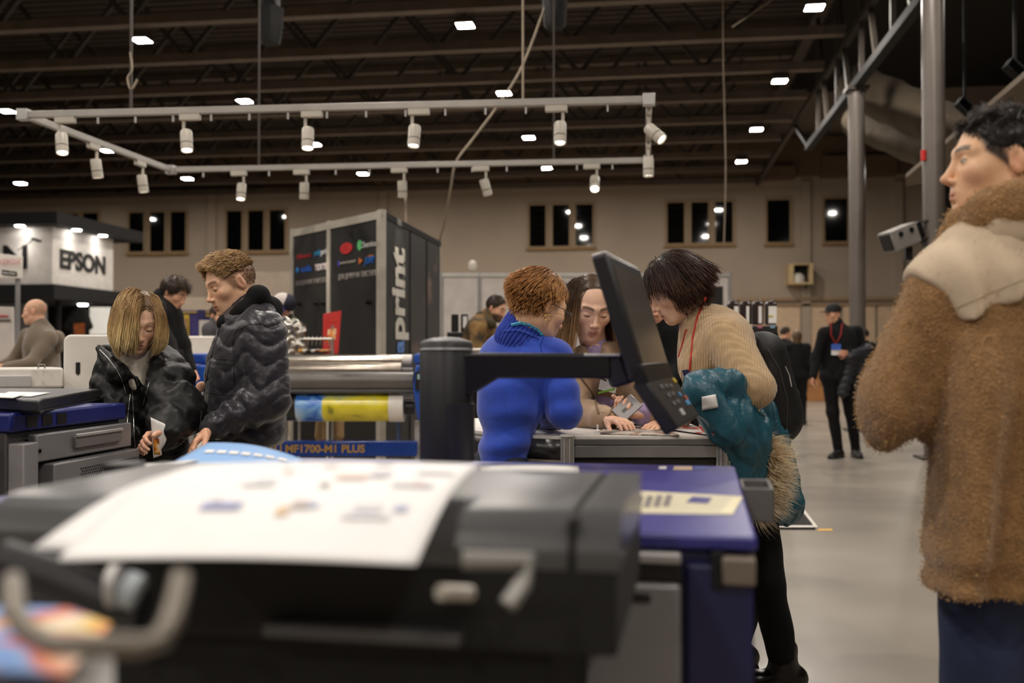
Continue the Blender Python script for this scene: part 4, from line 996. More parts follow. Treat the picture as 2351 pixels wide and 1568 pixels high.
# ------------------------------------------------------------------ ink bottle machine at the right
DI = 8.8
im = wthing('bottle_cabinet', 'black cabinet carrying a row of dark ink bottles behind the backpack', 'printer', (P(1730,900,DI).x, P(1730,900,DI).y, 0))
def iq(px, py, dd=0): return P(px, py, DI+dd)
MB().prism([iq(1655,764), iq(1788,764), iq(1792,930), iq(1655,930)], FW, .5).build('cabinet', M_black, im, .01)
MB().prism([iq(1655,930)-Vector((0,0,iq(1655,930).z)), iq(1790,930)-Vector((0,0,iq(1790,930).z)), iq(1790,930), iq(1655,930)], FW, .45).build('base', M_blackm, im)
MB().prism([iq(1655,765,-.02), iq(1786,765,-.02), iq(1786,748,-.02), iq(1655,748,-.02)], FW, .3).build('tray', M_charc, im, .005)
for i, (px, c_) in enumerate(((1722,(206,210,216)), (1745,(190,110,130)), (1774,(130,176,206)))): MB().prism([iq(px-5,753,-.03), iq(px+5,753,-.03), iq(px+5,747,-.03), iq(px-5,747,-.03)], FW, .01).build('colour_chip', mat('chip_%d' % i, c_, .5), im)
on4 = ['leftmost', 'second from left', 'third from left', 'rightmost']
M_amber = mat('dark_amber_plastic', (44,28,24), .35)
for i, px in enumerate((1682, 1711, 1739, 1769)):
    b0 = iq(px, 746, .05); hh = iq(px, 695, .05).z-b0.z; wd = 24/FPX*DI
    r = wthing('ink_bottle', 'dark brown ink bottle with label on the black cabinet, '+on4[i], 'bottle', b0, 'ink bottles on the black cabinet')
    S = SDF(.006); S.rbox(b0+Vector((0,0,hh/2)), (wd/2, .05, hh/2), frame(RT, (0,0,1)), .016, .005); S.cap(b0+RT*.02+Vector((0,0,hh)), b0+RT*.02+Vector((0,0,hh+.008)), .022, .022, k=.01)
    S.rbox(b0-RT*.012+Vector((0,0,hh+.004)), (.02, .05, .012), frame(RT, (0,0,1)), .008, .008)
    sdf_obj(S, 'body', M_amber, r)
    lx = (4, 3, 3, -4)[i]; lw = (9, 6, 7, 18)[i]
    MB().prism([iq(px+lx,742,-.012), iq(px+lx+lw,742,-.012), iq(px+lx+lw,703,-.012), iq(px+lx,703,-.012)], FW, .012).build('label', M_paper, r)
    if i == 3: MB().prism([iq(px-4,728,-.016), iq(px+6,728,-.016), iq(px+6,724,-.016), iq(px-4,724,-.016)], FW, .004).build('yellow_mark', mat('yellow_mark', (196,186,40), .5), r)
# ------------------------------------------------------------------ brand booth at the far left
M_lit = mat('booth_white', (216,210,204), .6)
XC = -11.99; YC = PX(120, 600, XC).y
zA, zB_, zC, zD, zE = [PX(120, v, XC).z for v in (492, 520, 653, 686, 760)]
YE = PX(260, 600, XC).y; XL = -18.5
eb = wthing('brand_booth', 'white and black exhibition booth with large brand name lettering at far left', 'booth', (XC, YC, 0))
MB().bx(XL, XC, YC, YE, zC, zB_).build('sign_box', M_lit, eb)
MB().bx(XL, XC+.35, YC-.4, YE+.7, zB_, zA).build('roof_fascia', M_blackm, eb)
MB().bx(XL, XC+.12, YC-.12, YE+1.8, zD, zC).build('lower_band', M_blackm, eb)
MB().bx(XL, XC-1.2, YC+1.6, YC+1.7, 0, zD).build('back_wall', mat('booth_grey', (150,148,148), .6), eb)
MB().bx(XC-.3, XC-.22, YC+.6, YC+.68, 0, zD).build('post', M_black, eb)
MB().bx(XL, XC, YC+3.4, YC+3.5, 0, zD).build('rear_wall', M_blackm, eb)
M_ink = mat('black_ink', (20,20,20), .6)
p = PX(190, 600, XC); hgt = (PX(140, 570, XC).z-PX(140, 616, XC).z)
def fit(o, ax, want, cen):
    t = [v_.co.dot(ax) for v_ in o.data.vertices]; f = want/(max(t)-min(t)); m_ = (max(t)+min(t))/2; c_ = Vector(cen).dot(ax)
    for v_ in o.data.vertices: v_.co += ax*(c_+(v_.co.dot(ax)-m_)*f-v_.co.dot(ax))
t = text('brand_lettering', 'EPSON', hgt*1.36, M_ink, PX(189, 600, XC), (0,1,0), (0,0,1), eb, .02, 1, 'CENTER', .01, .01)
a, b = PX(137, 600, XC), PX(241, 600, XC); fit(t, Vector((0,1,0)), b.y-a.y, (a+b)/2); fit(t, Vector((0,0,1)), hgt, PX(140, 594, XC))
t = text('brand_lettering', 'EPSON', 1.0, M_ink, PY(-40, 600, YC), (1,0,0), (0,0,1), eb, .02, 1, 'CENTER', .01, .01)
a, b = PY(-178, 590, YC), PY(63, 590, YC); fit(t, Vector((1,0,0)), b.x-a.x, (a+b)/2); fit(t, Vector((0,0,1)), PY(50,562,YC).z-PY(50,618,YC).z, PY(50, 590, YC))
M_down = emitter('downlight', (1,.97,.9), 30)
for i, q in enumerate((PY(46, 523, YC-.2), PX(176, 534, XC+.18), PX(236, 545, XC+.18))):
    MB().cyl(Vector((q.x, q.y, zB_-.012)), Vector((q.x, q.y, zB_+.01)), .09, 16).build('downlight', M_down, eb)
    ld = bpy.data.lights.new('spot', 'SPOT'); ld.energy = 17; ld.color = (1,.95,.86); ld.spot_size = math.radians(95); ld.spot_blend = .8; ld.shadow_soft_size = .08
    lo = bpy.data.objects.new('downlight_beam', ld); col.objects.link(lo); attach(lo, eb); lo.location = (q.x, q.y, zB_-.05)
for i, (px, py) in enumerate(((190, 688), (205, 690))):
    q = PZ(px, py, zD-.05)
q = PX(190, 687, XC-.6)
MB().cyl(Vector((q.x, q.y, zD-.03)), Vector((q.x, q.y, zD)), .10, 16).build('downlight', M_down, eb)
ld = bpy.data.lights.new('spot', 'SPOT'); ld.energy = 60; ld.color = (1,.97,.92); ld.spot_size = math.radians(130); ld.spot_blend = .7; ld.shadow_soft_size = .1
lo = bpy.data.objects.new('downlight_beam', ld); col.objects.link(lo); attach(lo, eb); lo.location = (q.x, q.y, zD-.08)
q = P(230, 735, 21.2); MB().prism([P(206,768,21.2), P(252,768,21.2), P(252,705,21.2), P(206,705,21.2)], FW, .05).build('light_box', mat('lit_panel', (236,234,228), .5, emit=((240,238,230), .22)), eb)
a = P(75, 548, 18.8); 
MB().tube([P(40,575,18.9), P(75,552,18.8)], .012, 6).build('lamp_arm', M_mgrey, eb); MB().box(P(84,551,18.8), (.16,.10,.05), frame((1,0,-.3),(0,0,1))).build('arm_lamp', M_dgrey, eb, .01)
# white sign board on a pole, far left
sg = wthing('sign_board', 'white sign board on a grey pole in front of the left booth', 'sign', (P(40,800,10).x, P(40,800,10).y, 0))
q4 = [P(-40,638,10), P(49,639,10), P(50,588,10), P(-40,578,10)]
MB().prism(q4, FW, .03).build('board', M_white, sg, .004)
text('red_lettering', 'XEROX', .075, mat('faded_red', (206,130,130), .6), P(22,602,9.98), RT, (0,0,1), sg, 0, .9)
MB().prism([P(4,630,9.99), P(38,634,9.99), P(38,624,9.99), P(4,619,9.99)], FW, .006).build('black_strip', M_black, sg)
text('lettering', 'Business Partner', .035, M_paper, P(21,627,9.975), RT-Vector((0,0,.12)), (0,0,1), sg, 0, .55)
MB().cyl(Vector((P(41,640,10.05).x, P(41,640,10.05).y, 0)), P(41,640,10.05), .024, 12).build('pole', M_mgrey, sg)
# stand of roll-up banner behind the bald man
rb = wthing('display_stand', 'pale display stand with red line behind the sign pole', 'stand', (P(15,800,11).x, P(15,800,11).y, 0))
q = [P(-30,703,11), P(28,705,11), P(34,830,11), P(-30,830,11)]
MB().prism([q[0], q[1], Vector((q[2].x, q[2].y, 0)), Vector((q[3].x, q[3].y, 0))], FW, .05).build('board', M_whitewall, rb, .004)
MB().prism([P(-20,727,10.98), P(18,727,10.98), P(18,724,10.98), P(-20,724,10.98)], FW, .01).build('red_line', M_red, rb); MB().prism([P(-30,737,10.98), P(24,737,10.98), P(24,734,10.98), P(-30,734,10.98)], FW, .01).build('dark_line', M_black, rb)
# black t-shirt hanging in the booth
r = wthing('tshirt', 'black t-shirt with an orange print hanging in the left booth', 'shirt', P(180,740,21.2)); D_ = 21.2
S = SDF(.02); u_ = D_/FPX
S.cap(P(180,728,D_), P(180,775,D_), 22*u_, 19*u_, n=FW, flat=.3, k=.05); S.cap(P(168,722,D_), P(154,748,D_), 11*u_, 9*u_, n=FW, flat=.45, k=.05); S.cap(P(192,722,D_), P(206,748,D_), 11*u_, 9*u_, n=FW, flat=.45, k=.05)
S.disp(lambda x, y, z: .01*snoise(x, y, z, 14, 3)); sdf_obj(S, 'cloth', M_blackm, r)
MB().prism([P(170,768,D_-.08), P(193,768,D_-.08), P(194,742,D_-.08), P(169,742,D_-.08)], FW, .02).build('orange_print', mat('orange_print', (150,76,22), .6, noise=(12,.4)), r)
MB().tube([P(160,720,D_), P(180,711,D_), P(200,720,D_)], .015, 6).build('hanger', mat('wood_hanger', (190,150,96), .6), r); MB().tube([P(180,711,D_), P(181,703,D_), P(178,700,D_), P(176,690,D_), Vector((P(176,690,D_).x, P(176,690,D_).y, zD+.02))], .008, 6).build('hook', M_alu, r)
r = wthing('tshirt', 'dark green shirt hanging at the right side of the left booth', 'shirt', P(262,745,22.6)); D_ = 22.6; u_ = D_/FPX; S = SDF(.02)
S.cap(P(262,735,D_), P(262,775,D_), 16*u_, 14*u_, n=FW, flat=.35, k=.05); S.cap(P(254,730,D_), P(246,752,D_), 8*u_, 7*u_, n=FW, flat=.5, k=.05); sdf_obj(S, 'cloth', mat('dark_olive', (40,50,40), .85), r)
MB().tube([P(250,727,D_), P(262,719,D_), Vector((P(262,719,D_).x, P(262,719,D_).y, zD+.02)), P(262,719,D_), P(274,727,D_)], .012, 6).build('hanger', MATS['wood_hanger'], r)
# posters seen between the couple
r = wthing('poster_wall', 'low wall of purple and yellow posters between the standing couple', 'poster', (P(450,800,12.5).x, P(450,800,12.5).y, 0)); dq = 12.5
def pp(name, x0, y0, x1, y1, m, dd=0): return MB().prism([P(x0,y1,dq-dd), P(x1,y1,dq-dd), P(x1,y0,dq-dd), P(x0,y0,dq-dd)], FW, .02).build(name, m, r)
M_purple = mat('purple_print', (62,54,118), .6, noise=(5,.25))
MB().prism([Vector((P(395,712,dq).x, P(395,712,dq).y, 0)), Vector((P(640,712,dq).x, P(640,712,dq).y, 0)), P(640,712,dq), P(395,712,dq)], FW, .05).build('board', M_purple, r)
pp('yellow_frame', 406, 722, 434, 772, mat('yellow_print', (186,156,40), .6), .02); pp('inner_picture', 410, 731, 429, 772, mat('brown_picture', (150,116,86), .6, noise=(8,.3)), .04)
pp('dark_bar', 455, 711, 470, 772, mat('navy_print', (34,30,84), .6), .02); pp('yellow_text_line', 472, 715, 500, 718, MATS['yellow_print'], .03); pp('yellow_text_line', 472, 723, 500, 726, MATS['yellow_print'], .03); pp('yellow_text_line', 410, 715, 452, 718, MATS['yellow_print'], .03)
pp('white_card', 457, 735, 505, 775, M_whitewall, .08)
r = wthing('pale_partition', 'pale partition wall left of the black booth tower', 'partition', (P(640,700,15).x, P(640,700,15).y, 0))
MB().prism([P(560,900,15)-Vector((0,0,P(560,900,15).z)), P(690,900,15)-Vector((0,0,P(690,900,15).z)), P(690,624,15), P(560,624,15)], FW, .06).build('panel', mat('partition_beige', (178,162,144), .7), r)
MB().prism([P(396,775,14.6)-Vector((0,0,P(396,775,14.6).z)), P(560,775,14.6)-Vector((0,0,P(560,775,14.6).z)), P(560,682,14.6), P(396,682,14.6)], FW, .06).build('panel', MATS['partition_beige'], r)
# cardboard box far right
r = wthing('cardboard_box', 'brown cardboard box on the floor by the far wall', 'box', (P(1872,870,26).x, P(1872,870,26).y, 0)); q = P(1872, 870, 26)
MB().box((q.x, q.y, .42), (.55, .5, .84), rotz(.1)).build('carton', mat('cardboard', (164,112,66), .8), r, .01); MB().box((q.x, q.y-.26, .42), (.56, .01, .06), rotz(.1)).build('tape', mat('brown_tape', (140,96,56), .4), r)
# ------------------------------------------------------------------ people: builders
def face_dir(az, el):
    """az 0 = towards the camera, +90 = image right, -90 = image left, 180 = away; el up"""
    a, e = math.radians(az), math.radians(el)
    f0 = Vector((FW.x, FW.y, 0)).normalized()
    h = -f0*math.cos(a)+RT*math.sin(a)
    return (h*math.cos(e)+Vector((0,0,1))*math.sin(e)).normalized()
def head_matrix(c, az, el, roll=0., s=1.):
    y = face_dir(az, el); z = Vector((0,0,1)); z = (z-y*z.dot(y)).normalized(); x = y.cross(z)
    R = Matrix((x, y, z)).transposed()@Matrix.Rotation(math.radians(roll), 3, 'Y')
    return Matrix.Translation(c)@R.to_4x4()@Matrix.Diagonal((s, s, s, 1))
def mixc(a, b, t): return a*(1-t[:, None])+b*t[:, None]
def sstep(a, b, x): t = np.clip((x-a)/(b-a), 0, 1); return t*t*(3-2*t)
def head_sdf(h, fem, neck, ears=True, jaw=1., nose=1., lids=True):
    S = SDF(h); k = .02
    S.ell((0,-.018,.030), (.076,.096,.086), k=.01)
    S.ell((0,.022,-.028), (.061,.066,.088), k=.03)
    jw = (.040 if fem else .047)*jaw
    for s in (-1, 1):
        S.cap((s*jw,-.005,-.058), (s*.018,.060,-.098), .019, .016, k=.03)
        S.ell((s*.043,.052,-.024), (.022,.022,.020), k=.025)
        S.cap((s*.045,.064,.020), (s*.008,.079,.020), .011 if not fem else .008, .010, k=.016)
    S.ell((0,.066,-.098), (.017 if not fem else .014,.015,.015), k=.02)
    S.ell((0,.070,-.066), (.030,.020,.026), k=.02)
    for s in (-1, 1): S.ell((s*.031,.092,.000), (.019,.015,.0125), k=.012, mode='sub')
    for s in (-1, 1): S.ell((s*.031,.0685,-.002), (.0155,.0145,.0125), k=.004)
    # nose
    S.cap((0,.080,.014), (0,.101*nose,-.034), .0058, .0085, k=.010); S.ell((0,.1025*nose,-.0365), (.0095,.0095,.0088), k=.007)
    for s in (-1, 1):
        S.ell((s*.0115,.092,-.041), (.0068,.0092,.0070), k=.005); S.ell((s*.007,.099,-.0485), (.0035,.005,.003), k=.003, mode='sub')
    # mouth
    S.cap((-.020,.081,-.0690), (0,.0885,-.0670), .0030, .0046, k=.006); S.cap((.020,.081,-.0690), (0,.0885,-.0670), .0030, .0046, k=.006)
    S.cap((-.017,.081,-.0755), (0,.0875,-.0775), .0034, .0054, k=.006); S.cap((.017,.081,-.0755), (0,.0875,-.0775), .0034, .0054, k=.006)
    S.cap((-.017,.0895,-.0718), (.017,.0895,-.0718), .0022, .0022, k=.004, mode='sub')
    S.ell((0,.090,-.0885), (.016,.007,.005), k=.008, mode='sub')
    if ears:
        for s in (-1, 1):
            R = Matrix.Rotation(s*.38, 3, 'Z')@Matrix.Rotation(-.2, 3, 'X'); c0 = Vector((s*.077,-.014,-.006)); ou = R@Vector((s,0,0)); zz = R@Vector((0,0,1)); yy = R@Vector((0,1,0))
            S.ell(c0, (.0075,.0165,.030), R, k=.006); S.ell(c0+ou*.0095+yy*.002+zz*.003, (.0075,.0105,.020), R, k=.003, mode='sub'); S.ell(c0+ou*.004-zz*.002-yy*.005, (.004,.004,.012), R, k=.003); S.ell(c0+yy*.012-zz*.006, (.005,.005,.007), R, k=.004)
    n0, n1, r0, r1 = neck
    S.cap(n0, n1, r0, r1, k=.03)
    return S
def skin_cols(v, skin, lip, brow, browc, scalp, scalpc, beard=0., blush=.25, eyes=False):
    c = np.tile(np.array(lin(skin), np.float32)*np.array((1.10,1.10,1.08), np.float32), (len(v), 1)); x, y, z = v.T
    red = np.array(lin((200,110,90)), np.float32)
    b = np.exp(-(((np.abs(x)-.042)/.022)**2+((y-.06)/.03)**2+((z+.035)/.02)**2))*blush+np.exp(-((x/.014)**2+((y-.105)/.015)**2+((z+.038)/.014)**2))*blush+np.exp(-(((np.abs(x)-.08)/.012)**2+((y+.012)/.025)**2+((z+.01)/.03)**2))*blush*1.4
    c = mixc(c, red, np.clip(b, 0, 1))
    lm = np.exp(-((x/.021)**4+((z+.0715)/.0095)**4))*(y > .075); c = mixc(c, np.array(lin(lip), np.float32), np.clip(lm*.85, 0, 1))
    d = np.abs(z-(.0225+.004*np.sin(np.clip((np.abs(x)-.012)/.04, 0, 1)*3.0))); bm = sstep(.0075, .0035, d)*sstep(.008, .014, np.abs(x))*sstep(.056, .048, np.abs(x))*(y > .045)*brow
    c = mixc(c, np.array(lin(browc), np.float32), np.clip(bm, 0, 1))
    # lash line and eye
    e = (9. if eyes else 1.)*np.sqrt(((np.abs(x)-.031)/.0150)**2+((z+.0065+.0035*((np.abs(x)-.031)/.015)**2*-1)/.0030)**2); em = sstep(1.3, .6, e)*(y > .066)
    c = mixc(c, np.array(lin((40,26,20)), np.float32), np.clip(em*.9, 0, 1))
    if eyes:
        ex = np.abs(x)-.031; ez = z+.0015; fr = (y > .066); eo = sstep(1.15, .85, np.sqrt((ex/.0125)**2+(ez/.0056)**2))*fr; c = mixc(c, np.array(lin((196,184,174)), np.float32), eo)
        c = mixc(c, np.array(lin((48,32,22)), np.float32), sstep(.0058, .0046, np.sqrt(ex**2+ez**2))*eo); c = mixc(c, np.array(lin((34,22,16)), np.float32), sstep(.0022, .0008, np.abs(ez-.0052+ex**2*22))*sstep(.0145, .0125, np.abs(ex))*fr)
    if beard:
        bmsk = sstep(-.030, -.055, z+.25*np.maximum(-y+.02, 0)-.25*np.abs(x)*0)*sstep(-.135, -.115, z)*(y > -.02)*sstep(.004, .010, np.abs(z+.0715)*1.+np.abs(x)*.25)
        bmsk = np.maximum(bmsk, sstep(.012, .004, np.abs(z+.0575))*sstep(.03, .02, np.abs(x))*(y > .08))
        c = mixc(c, np.array(lin(browc), np.float32), np.clip(bmsk*beard, 0, 1))
    if scalp is not None:
        c = mixc(c, np.array(lin(scalpc), np.float32), np.clip(scalp(x, y, z)*(1-sstep(.071, .076, np.abs(x))*sstep(.035, .025, z)*sstep(-.05, -.04, y)), 0, 1))
    return c
def hand_mesh(wr, dirv, palm_n, curl=25, thumb=40, s=1., h=.0026, spread=6, side=1, curls=None):
    """wrist position, direction to the fingers, palm normal (side the fingers curl to)"""
    y = Vector(dirv).normalized(); n = Vector(palm_n); n = (n-y*n.dot(y)).normalized(); x = y.cross(n)*side
    S = SDF(h*max(s, .8)); w = lambda a, b, c: Vector(wr)+s*(x*a+y*b+n*c)
    S.cap(w(0,-.05,0), w(0,.012,0), .026*s, .025*s, k=.02, n=n, flat=.75)
    for a in (-.026, -.009, .009, .026): S.cap(w(a*.7,.01,0), w(a,.078,0), .0155*s, .0125*s, k=.012, n=n, flat=.85)
    L = (.070, .080, .074, .058); base = (-.030, -.0095, .0105, .029)
    for i in range(4):
        cu = (curls[i] if curls else curl); p = w(base[i], .082, 0); ang = 0.; sp = math.radians(spread*(i-1.5)*.6)
        for j, (fr, rr) in enumerate(((.45, .0088), (.31, .0080), (.24, .0072))):
            ang += math.radians(cu*(.8, 1.2, .8)[j]); d = (y*math.cos(sp)+x*math.sin(sp)); d = d*math.cos(ang)+n*math.sin(ang)
            q = p+d*L[i]*fr*s; S.cap(p, q, rr*s, rr*.92*s, k=.004); p = q
    a = math.radians(thumb); d = (-x*math.sin(a)+y*math.cos(a)+n*.35).normalized()
    p0 = w(-.022, .018, .004); p1 = p0+d*.040*s; p2 = p1+(d+y*.25+n*.15).normalized()*.034*s; p3 = p2+(d*.7+y*.4+n*.3).normalized()*.026*s
    S.cap(p0, p1, .0150*s, .0120*s, k=.014); S.cap(p1, p2, .0105*s, .0095*s, k=.006); S.cap(p2, p3, .0092*s, .0078*s, k=.004)
    return S.mesh()
M_skin = mat('skin', (255,255,255), .48, noise=(60,.03), bump=(350,.08,.001), attr=True, sss=.0)
M_hair = mat('hair', (255,255,255), .42, noise=(40,.08), attr=True, spec=.35)
def tubes(paths, r0, r1, cols, sides=3):
    """paths (n,m,3) -> v, quads, colours (tapering tubes)"""
    n, m, _ = paths.shape; t = np.gradient(paths, axis=1); t /= np.linalg.norm(t, axis=2, keepdims=True)+1e-9
    up = np.array([.31, .22, .92]); u = np.cross(t, up); u /= np.linalg.norm(u, axis=2, keepdims=True)+1e-9; w_ = np.cross(t, u)
    prof = np.linspace(0, 1, m); rr = (r0*(1-prof)+r1*prof)*np.minimum(1, .35+prof*4); rr[-1] *= .25
    V_ = []
    for k in range(sides):
        a = 2*math.pi*k/sides; V_.append(paths+(u*math.cos(a)+w_*math.sin(a))*rr[None, :, None])
    v = np.stack(V_, 2).reshape(-1, 3)
    i = np.arange(n)[:, None, None]; j = np.arange(m-1)[None, :, None]; k = np.arange(sides)[None, None, :]; b = i*m*sides
    f = np.stack([b+j*sides+k, b+j*sides+(k+1) % sides, b+(j+1)*sides+(k+1) % sides, b+(j+1)*sides+k], -1).reshape(-1, 4)
    if cols.ndim == 2: c = np.repeat(cols, m*sides, 0)
    else: c = np.repeat(cols, sides, 1).reshape(-1, 3)
    return v, f, c
HC, HR = np.array((0,-.018,.030)), np.array((.076,.096,.086))
def strands(n, root, flow, length, steps=9, lift=(.03, .10), seed=1, collide=True, jit=.25):
    """march hair strands over the skull ellipsoid in head space"""
    g = np.random.default_rng(seed); u = g.normal(size=(n*6, 3)); u /= np.linalg.norm(u, axis=1)[:, None]
    u = u[root(u)][:n]; n = len(u)
    lf = g.uniform(lift[0], lift[1], n)[:, None]; p = HC+HR*u*1.0; out = [p]
    ln = (length(u) if callable(length) else np.full(n, length))*g.uniform(.8, 1.12, n); st = (ln/(steps-1))[:, None]; ear = lambda q: (np.abs(q[:, 0]) > .058) & (q[:, 1] > -.040) & (q[:, 2] < .022) & (q[:, 1] < .03)
    jt = g.normal(size=(n, 3))*jit
    for i in range(1, steps):
        d = flow(p, i/(steps-1), u, g)+jt; d /= np.linalg.norm(d, axis=1)[:, None]+1e-9
        p = p+d*st
        if collide:
            q = (p-HC)/HR; l = np.linalg.norm(q, axis=1)[:, None]; tg = 1+lf*min(1, i/2); p = np.where(l < tg, HC+HR*q/np.maximum(l, 1e-6)*tg, p)
        out.append(p)
    return np.stack(out, 1), u
def hair_obj(parent, M, parts, name='hair'):
    """parts: list of (v,f,c) in head space"""
    vs, fs, cs = [], [], []; o = 0
    for v, f, c in parts: vs.append(v); fs.append(f+o); cs.append(c); o += len(v)
    v = np.concatenate(vs); Mn = np.array(M); v = v@Mn[:3, :3].T+Mn[:3, 3]
    ob = np_mesh(name, v, np.concatenate(fs), M_hair, parent, np.concatenate(cs)); ob['kind'] = 'stuff'; return ob
def hcols(n, base, var=.25, seed=3, alt=None, frac=.3):
    g = np.random.default_rng(seed); c = np.tile(np.array(lin(base)), (n, 1))*g.uniform(1-var, 1+var, n)[:, None]
    if alt is not None: m = g.random(n) < frac; c[m] = np.array(lin(alt))*g.uniform(.8, 1.2, m.sum())[:, None]
    return c
def cap_hair(base, cut, off=.007, h=.0045, extra=None, disp=None, base2=None):
    """skull cap shell: cut(x,y,z) < 0 keeps hair"""
    S = SDF(h); S.ell(HC, HR+off, k=.01)
    if extra: extra(S)
    if disp: S.disp(disp)
    S._op(None, None, cut, .004, 'cut')
    v, f = S.mesh(); cc = np.tile(np.array(lin(base), np.float32), (len(v), 1))
    if base2: cc = mixc(cc, np.array(lin(base2), np.float32), sstep(.09, .0, v[:, 2]))
    return v, f, cc*(.8+.25*snoise(v[:, 0], v[:, 1], v[:, 2], 120, 4))[:, None]
def make_body(parent, M, neck_w, skin, lip=(176,104,92), browc=(70,50,36), brow=.9, scalp=None, scalpc=(60,44,34), fem=False, beard=0., ears=True, hands=(), limbs=(), h=.0036, jaw=1., nose=1., blush=.25, eyes=False):
    Mi = M.inverted(); n1 = Mi@neck_w
    S = head_sdf(h, fem, ((0,-.030,-.055), tuple(n1), .050 if fem else .058, .052 if fem else .062), ears, jaw, nose)
    v, f = S.mesh(); c = skin_cols(v, skin, lip, brow, browc, scalp, scalpc, beard, blush, eyes); Mn = np.array(M); v = v@Mn[:3, :3].T+Mn[:3, 3]
    vs, fs, cs = [v], [f], [c]; o = len(v)
    for hv, hf in hands:
        vs.append(hv); fs.append(hf+o); o += len(hv); hc = np.tile(np.array(lin(skin), np.float32), (len(hv), 1))*np.array((1.03,.93,.90)); cs.append(hc)
    if limbs:
        S = SDF(.016)
        for a, b, ra, rb in limbs: S.cap(a, b, ra, rb, k=.03)
        lv, lf = S.mesh(); vs.append(lv); fs.append(lf+o); o += len(lv); cs.append(np.tile(np.array(lin(skin), np.float32), (len(lv), 1)))
    return np_mesh('body', np.concatenate(vs), np.concatenate(fs), M_skin, parent, np.concatenate(cs))
def shoe(parent, an, dirv, m, s=1., boot=.0, h=.012):
    d = Vector(dirv); d.z = 0; d.normalize(); a = Vector(an); S = SDF(h); g = Vector((a.x, a.y, 0)); up = Vector((0,0,1))
    S.cap(g-d*.055*s+up*.045, g+d*.10*s+up*.038, .038*s, .042*s, k=.03); S.cap(g+d*.10*s+up*.034, g+d*.165*s+up*.030, .040*s, .032*s, k=.03)
    S.cap(a, g-d*.02*s+up*.06, .046*s, .042*s, k=.04)
    if boot: S.cap(a+up*boot, a, .052*s, .046*s, k=.02)
    S.rbox(g+d*.055*s+up*.012, (.135*s, .042*s, .013), frame(d, up), .010, .006)
    S.plane(g, (0,0,-1)); o = sdf_obj(S, 'shoe', m, parent); return o
def skel(x, y, face, H, lean=0., sw=.118, fem=False):
    """standing joints; face = horizontal facing vector"""
    f = Vector(face); f.z = 0; f.normalize(); l = Vector((-f.y, f.x, 0)); b = Vector((x, y, 0)); up = Vector((0,0,1)); J = {}
    J['pel'] = b+up*.53*H; tl = .29*H; t = up*math.cos(lean)+f*math.sin(lean); J['f'] = f; J['l'] = l
    J['chest'] = J['pel']+t*tl*.62; J['neck'] = J['pel']+t*(tl+.025*H); J['head'] = J['neck']+(t+f*.25).normalized()*.085*H+up*.01
    for s, n in ((1, 'L'), (-1, 'R')):
        J['sh'+n] = J['pel']+t*tl+l*s*sw*H; J['el'+n] = J['sh'+n]-up*.18*H+l*s*.03*H-f*.01; J['wr'+n] = J['el'+n]-up*.145*H+f*.05*H
        J['hi'+n] = J['pel']+l*s*.052*H-up*.02*H; J['kn'+n] = b+l*s*.058*H+up*.28*H+f*.01; J['an'+n] = b+l*s*.06*H+up*.045*H
    return J
def top_sdf(J, r=1., h=.012, hem=None, sleeve=1., k=.035, flat=.66, collar=.0, mod=None, amod=None, wide=1., waist=.86):
    S = SDF(h); f = J['f']; wS = (J['shL']-J['shR']).length/2; up = (J['neck']-J['pel']).normalized()
    S.cap(J['chest']+up*.04, J['chest']-up*.12, wS*.92*r*wide, wS*.86*r*wide, n=f, flat=flat, k=k, mod=mod)
    S.cap(J['chest']-up*.08, J['pel'], wS*waist*r*wide, wS*.90*r*wide, n=f, flat=flat, k=k, mod=mod)
    S.cap(J['shL'], J['shR'], .066*r, .066*r, k=k*1.6, n=f, flat=.95)
    S.cap(J['neck']-up*.02, J['chest']+up*.06, .070, wS*.8, n=f, flat=flat, k=k*1.5)
    for n in 'LR':
        S.cap(J['sh'+n], J['el'+n], .062*r, .052*r, k=k, mod=amod); S.cap(J['el'+n], J['el'+n].lerp(J['wr'+n], sleeve), .052*r, .038*r, k=k, mod=amod)
    if collar: S.cap(J['neck']-up*.015, J['neck']+up*collar, .066, .064, k=.02)
    if hem is not None: S.plane((0,0,hem), (0,0,-1))
    return S
def legs_sdf(J, r=1., h=.012, k=.035, end=.0):
    S = SDF(h); f = J['f']; S.cap(J['hiL']+Vector((0,0,.02)), J['hiR']+Vector((0,0,.02)), .10*r, .10*r, k=.05); S.cap(J['pel'], J['pel']+Vector((0,0,.08)), .13*r, .13*r, n=f, flat=.72, k=.04)
    for n in 'LR':
        S.cap(J['hi'+n], J['kn'+n], .082*r, .060*r, k=k); S.cap(J['kn'+n], J['an'+n]+Vector((0,0,end)), .060*r, .046*r, k=k)
    S.disp(lambda x, y, z: .005*snoise(x, y, z, 20, 2)); return S
FOLD = lambda a=.008, s_=16, sd=1: (lambda x, y, z: a*snoise(x, y, z, s_, sd))
CREASE = lambda a=.005, s_=30, sd=3, st=(1,1,1): (lambda x, y, z: -a*(1-np.clip(np.abs(snoise(x*st[0], y*st[1], z*st[2], s_, sd))*2.6, 0, 1))**2)
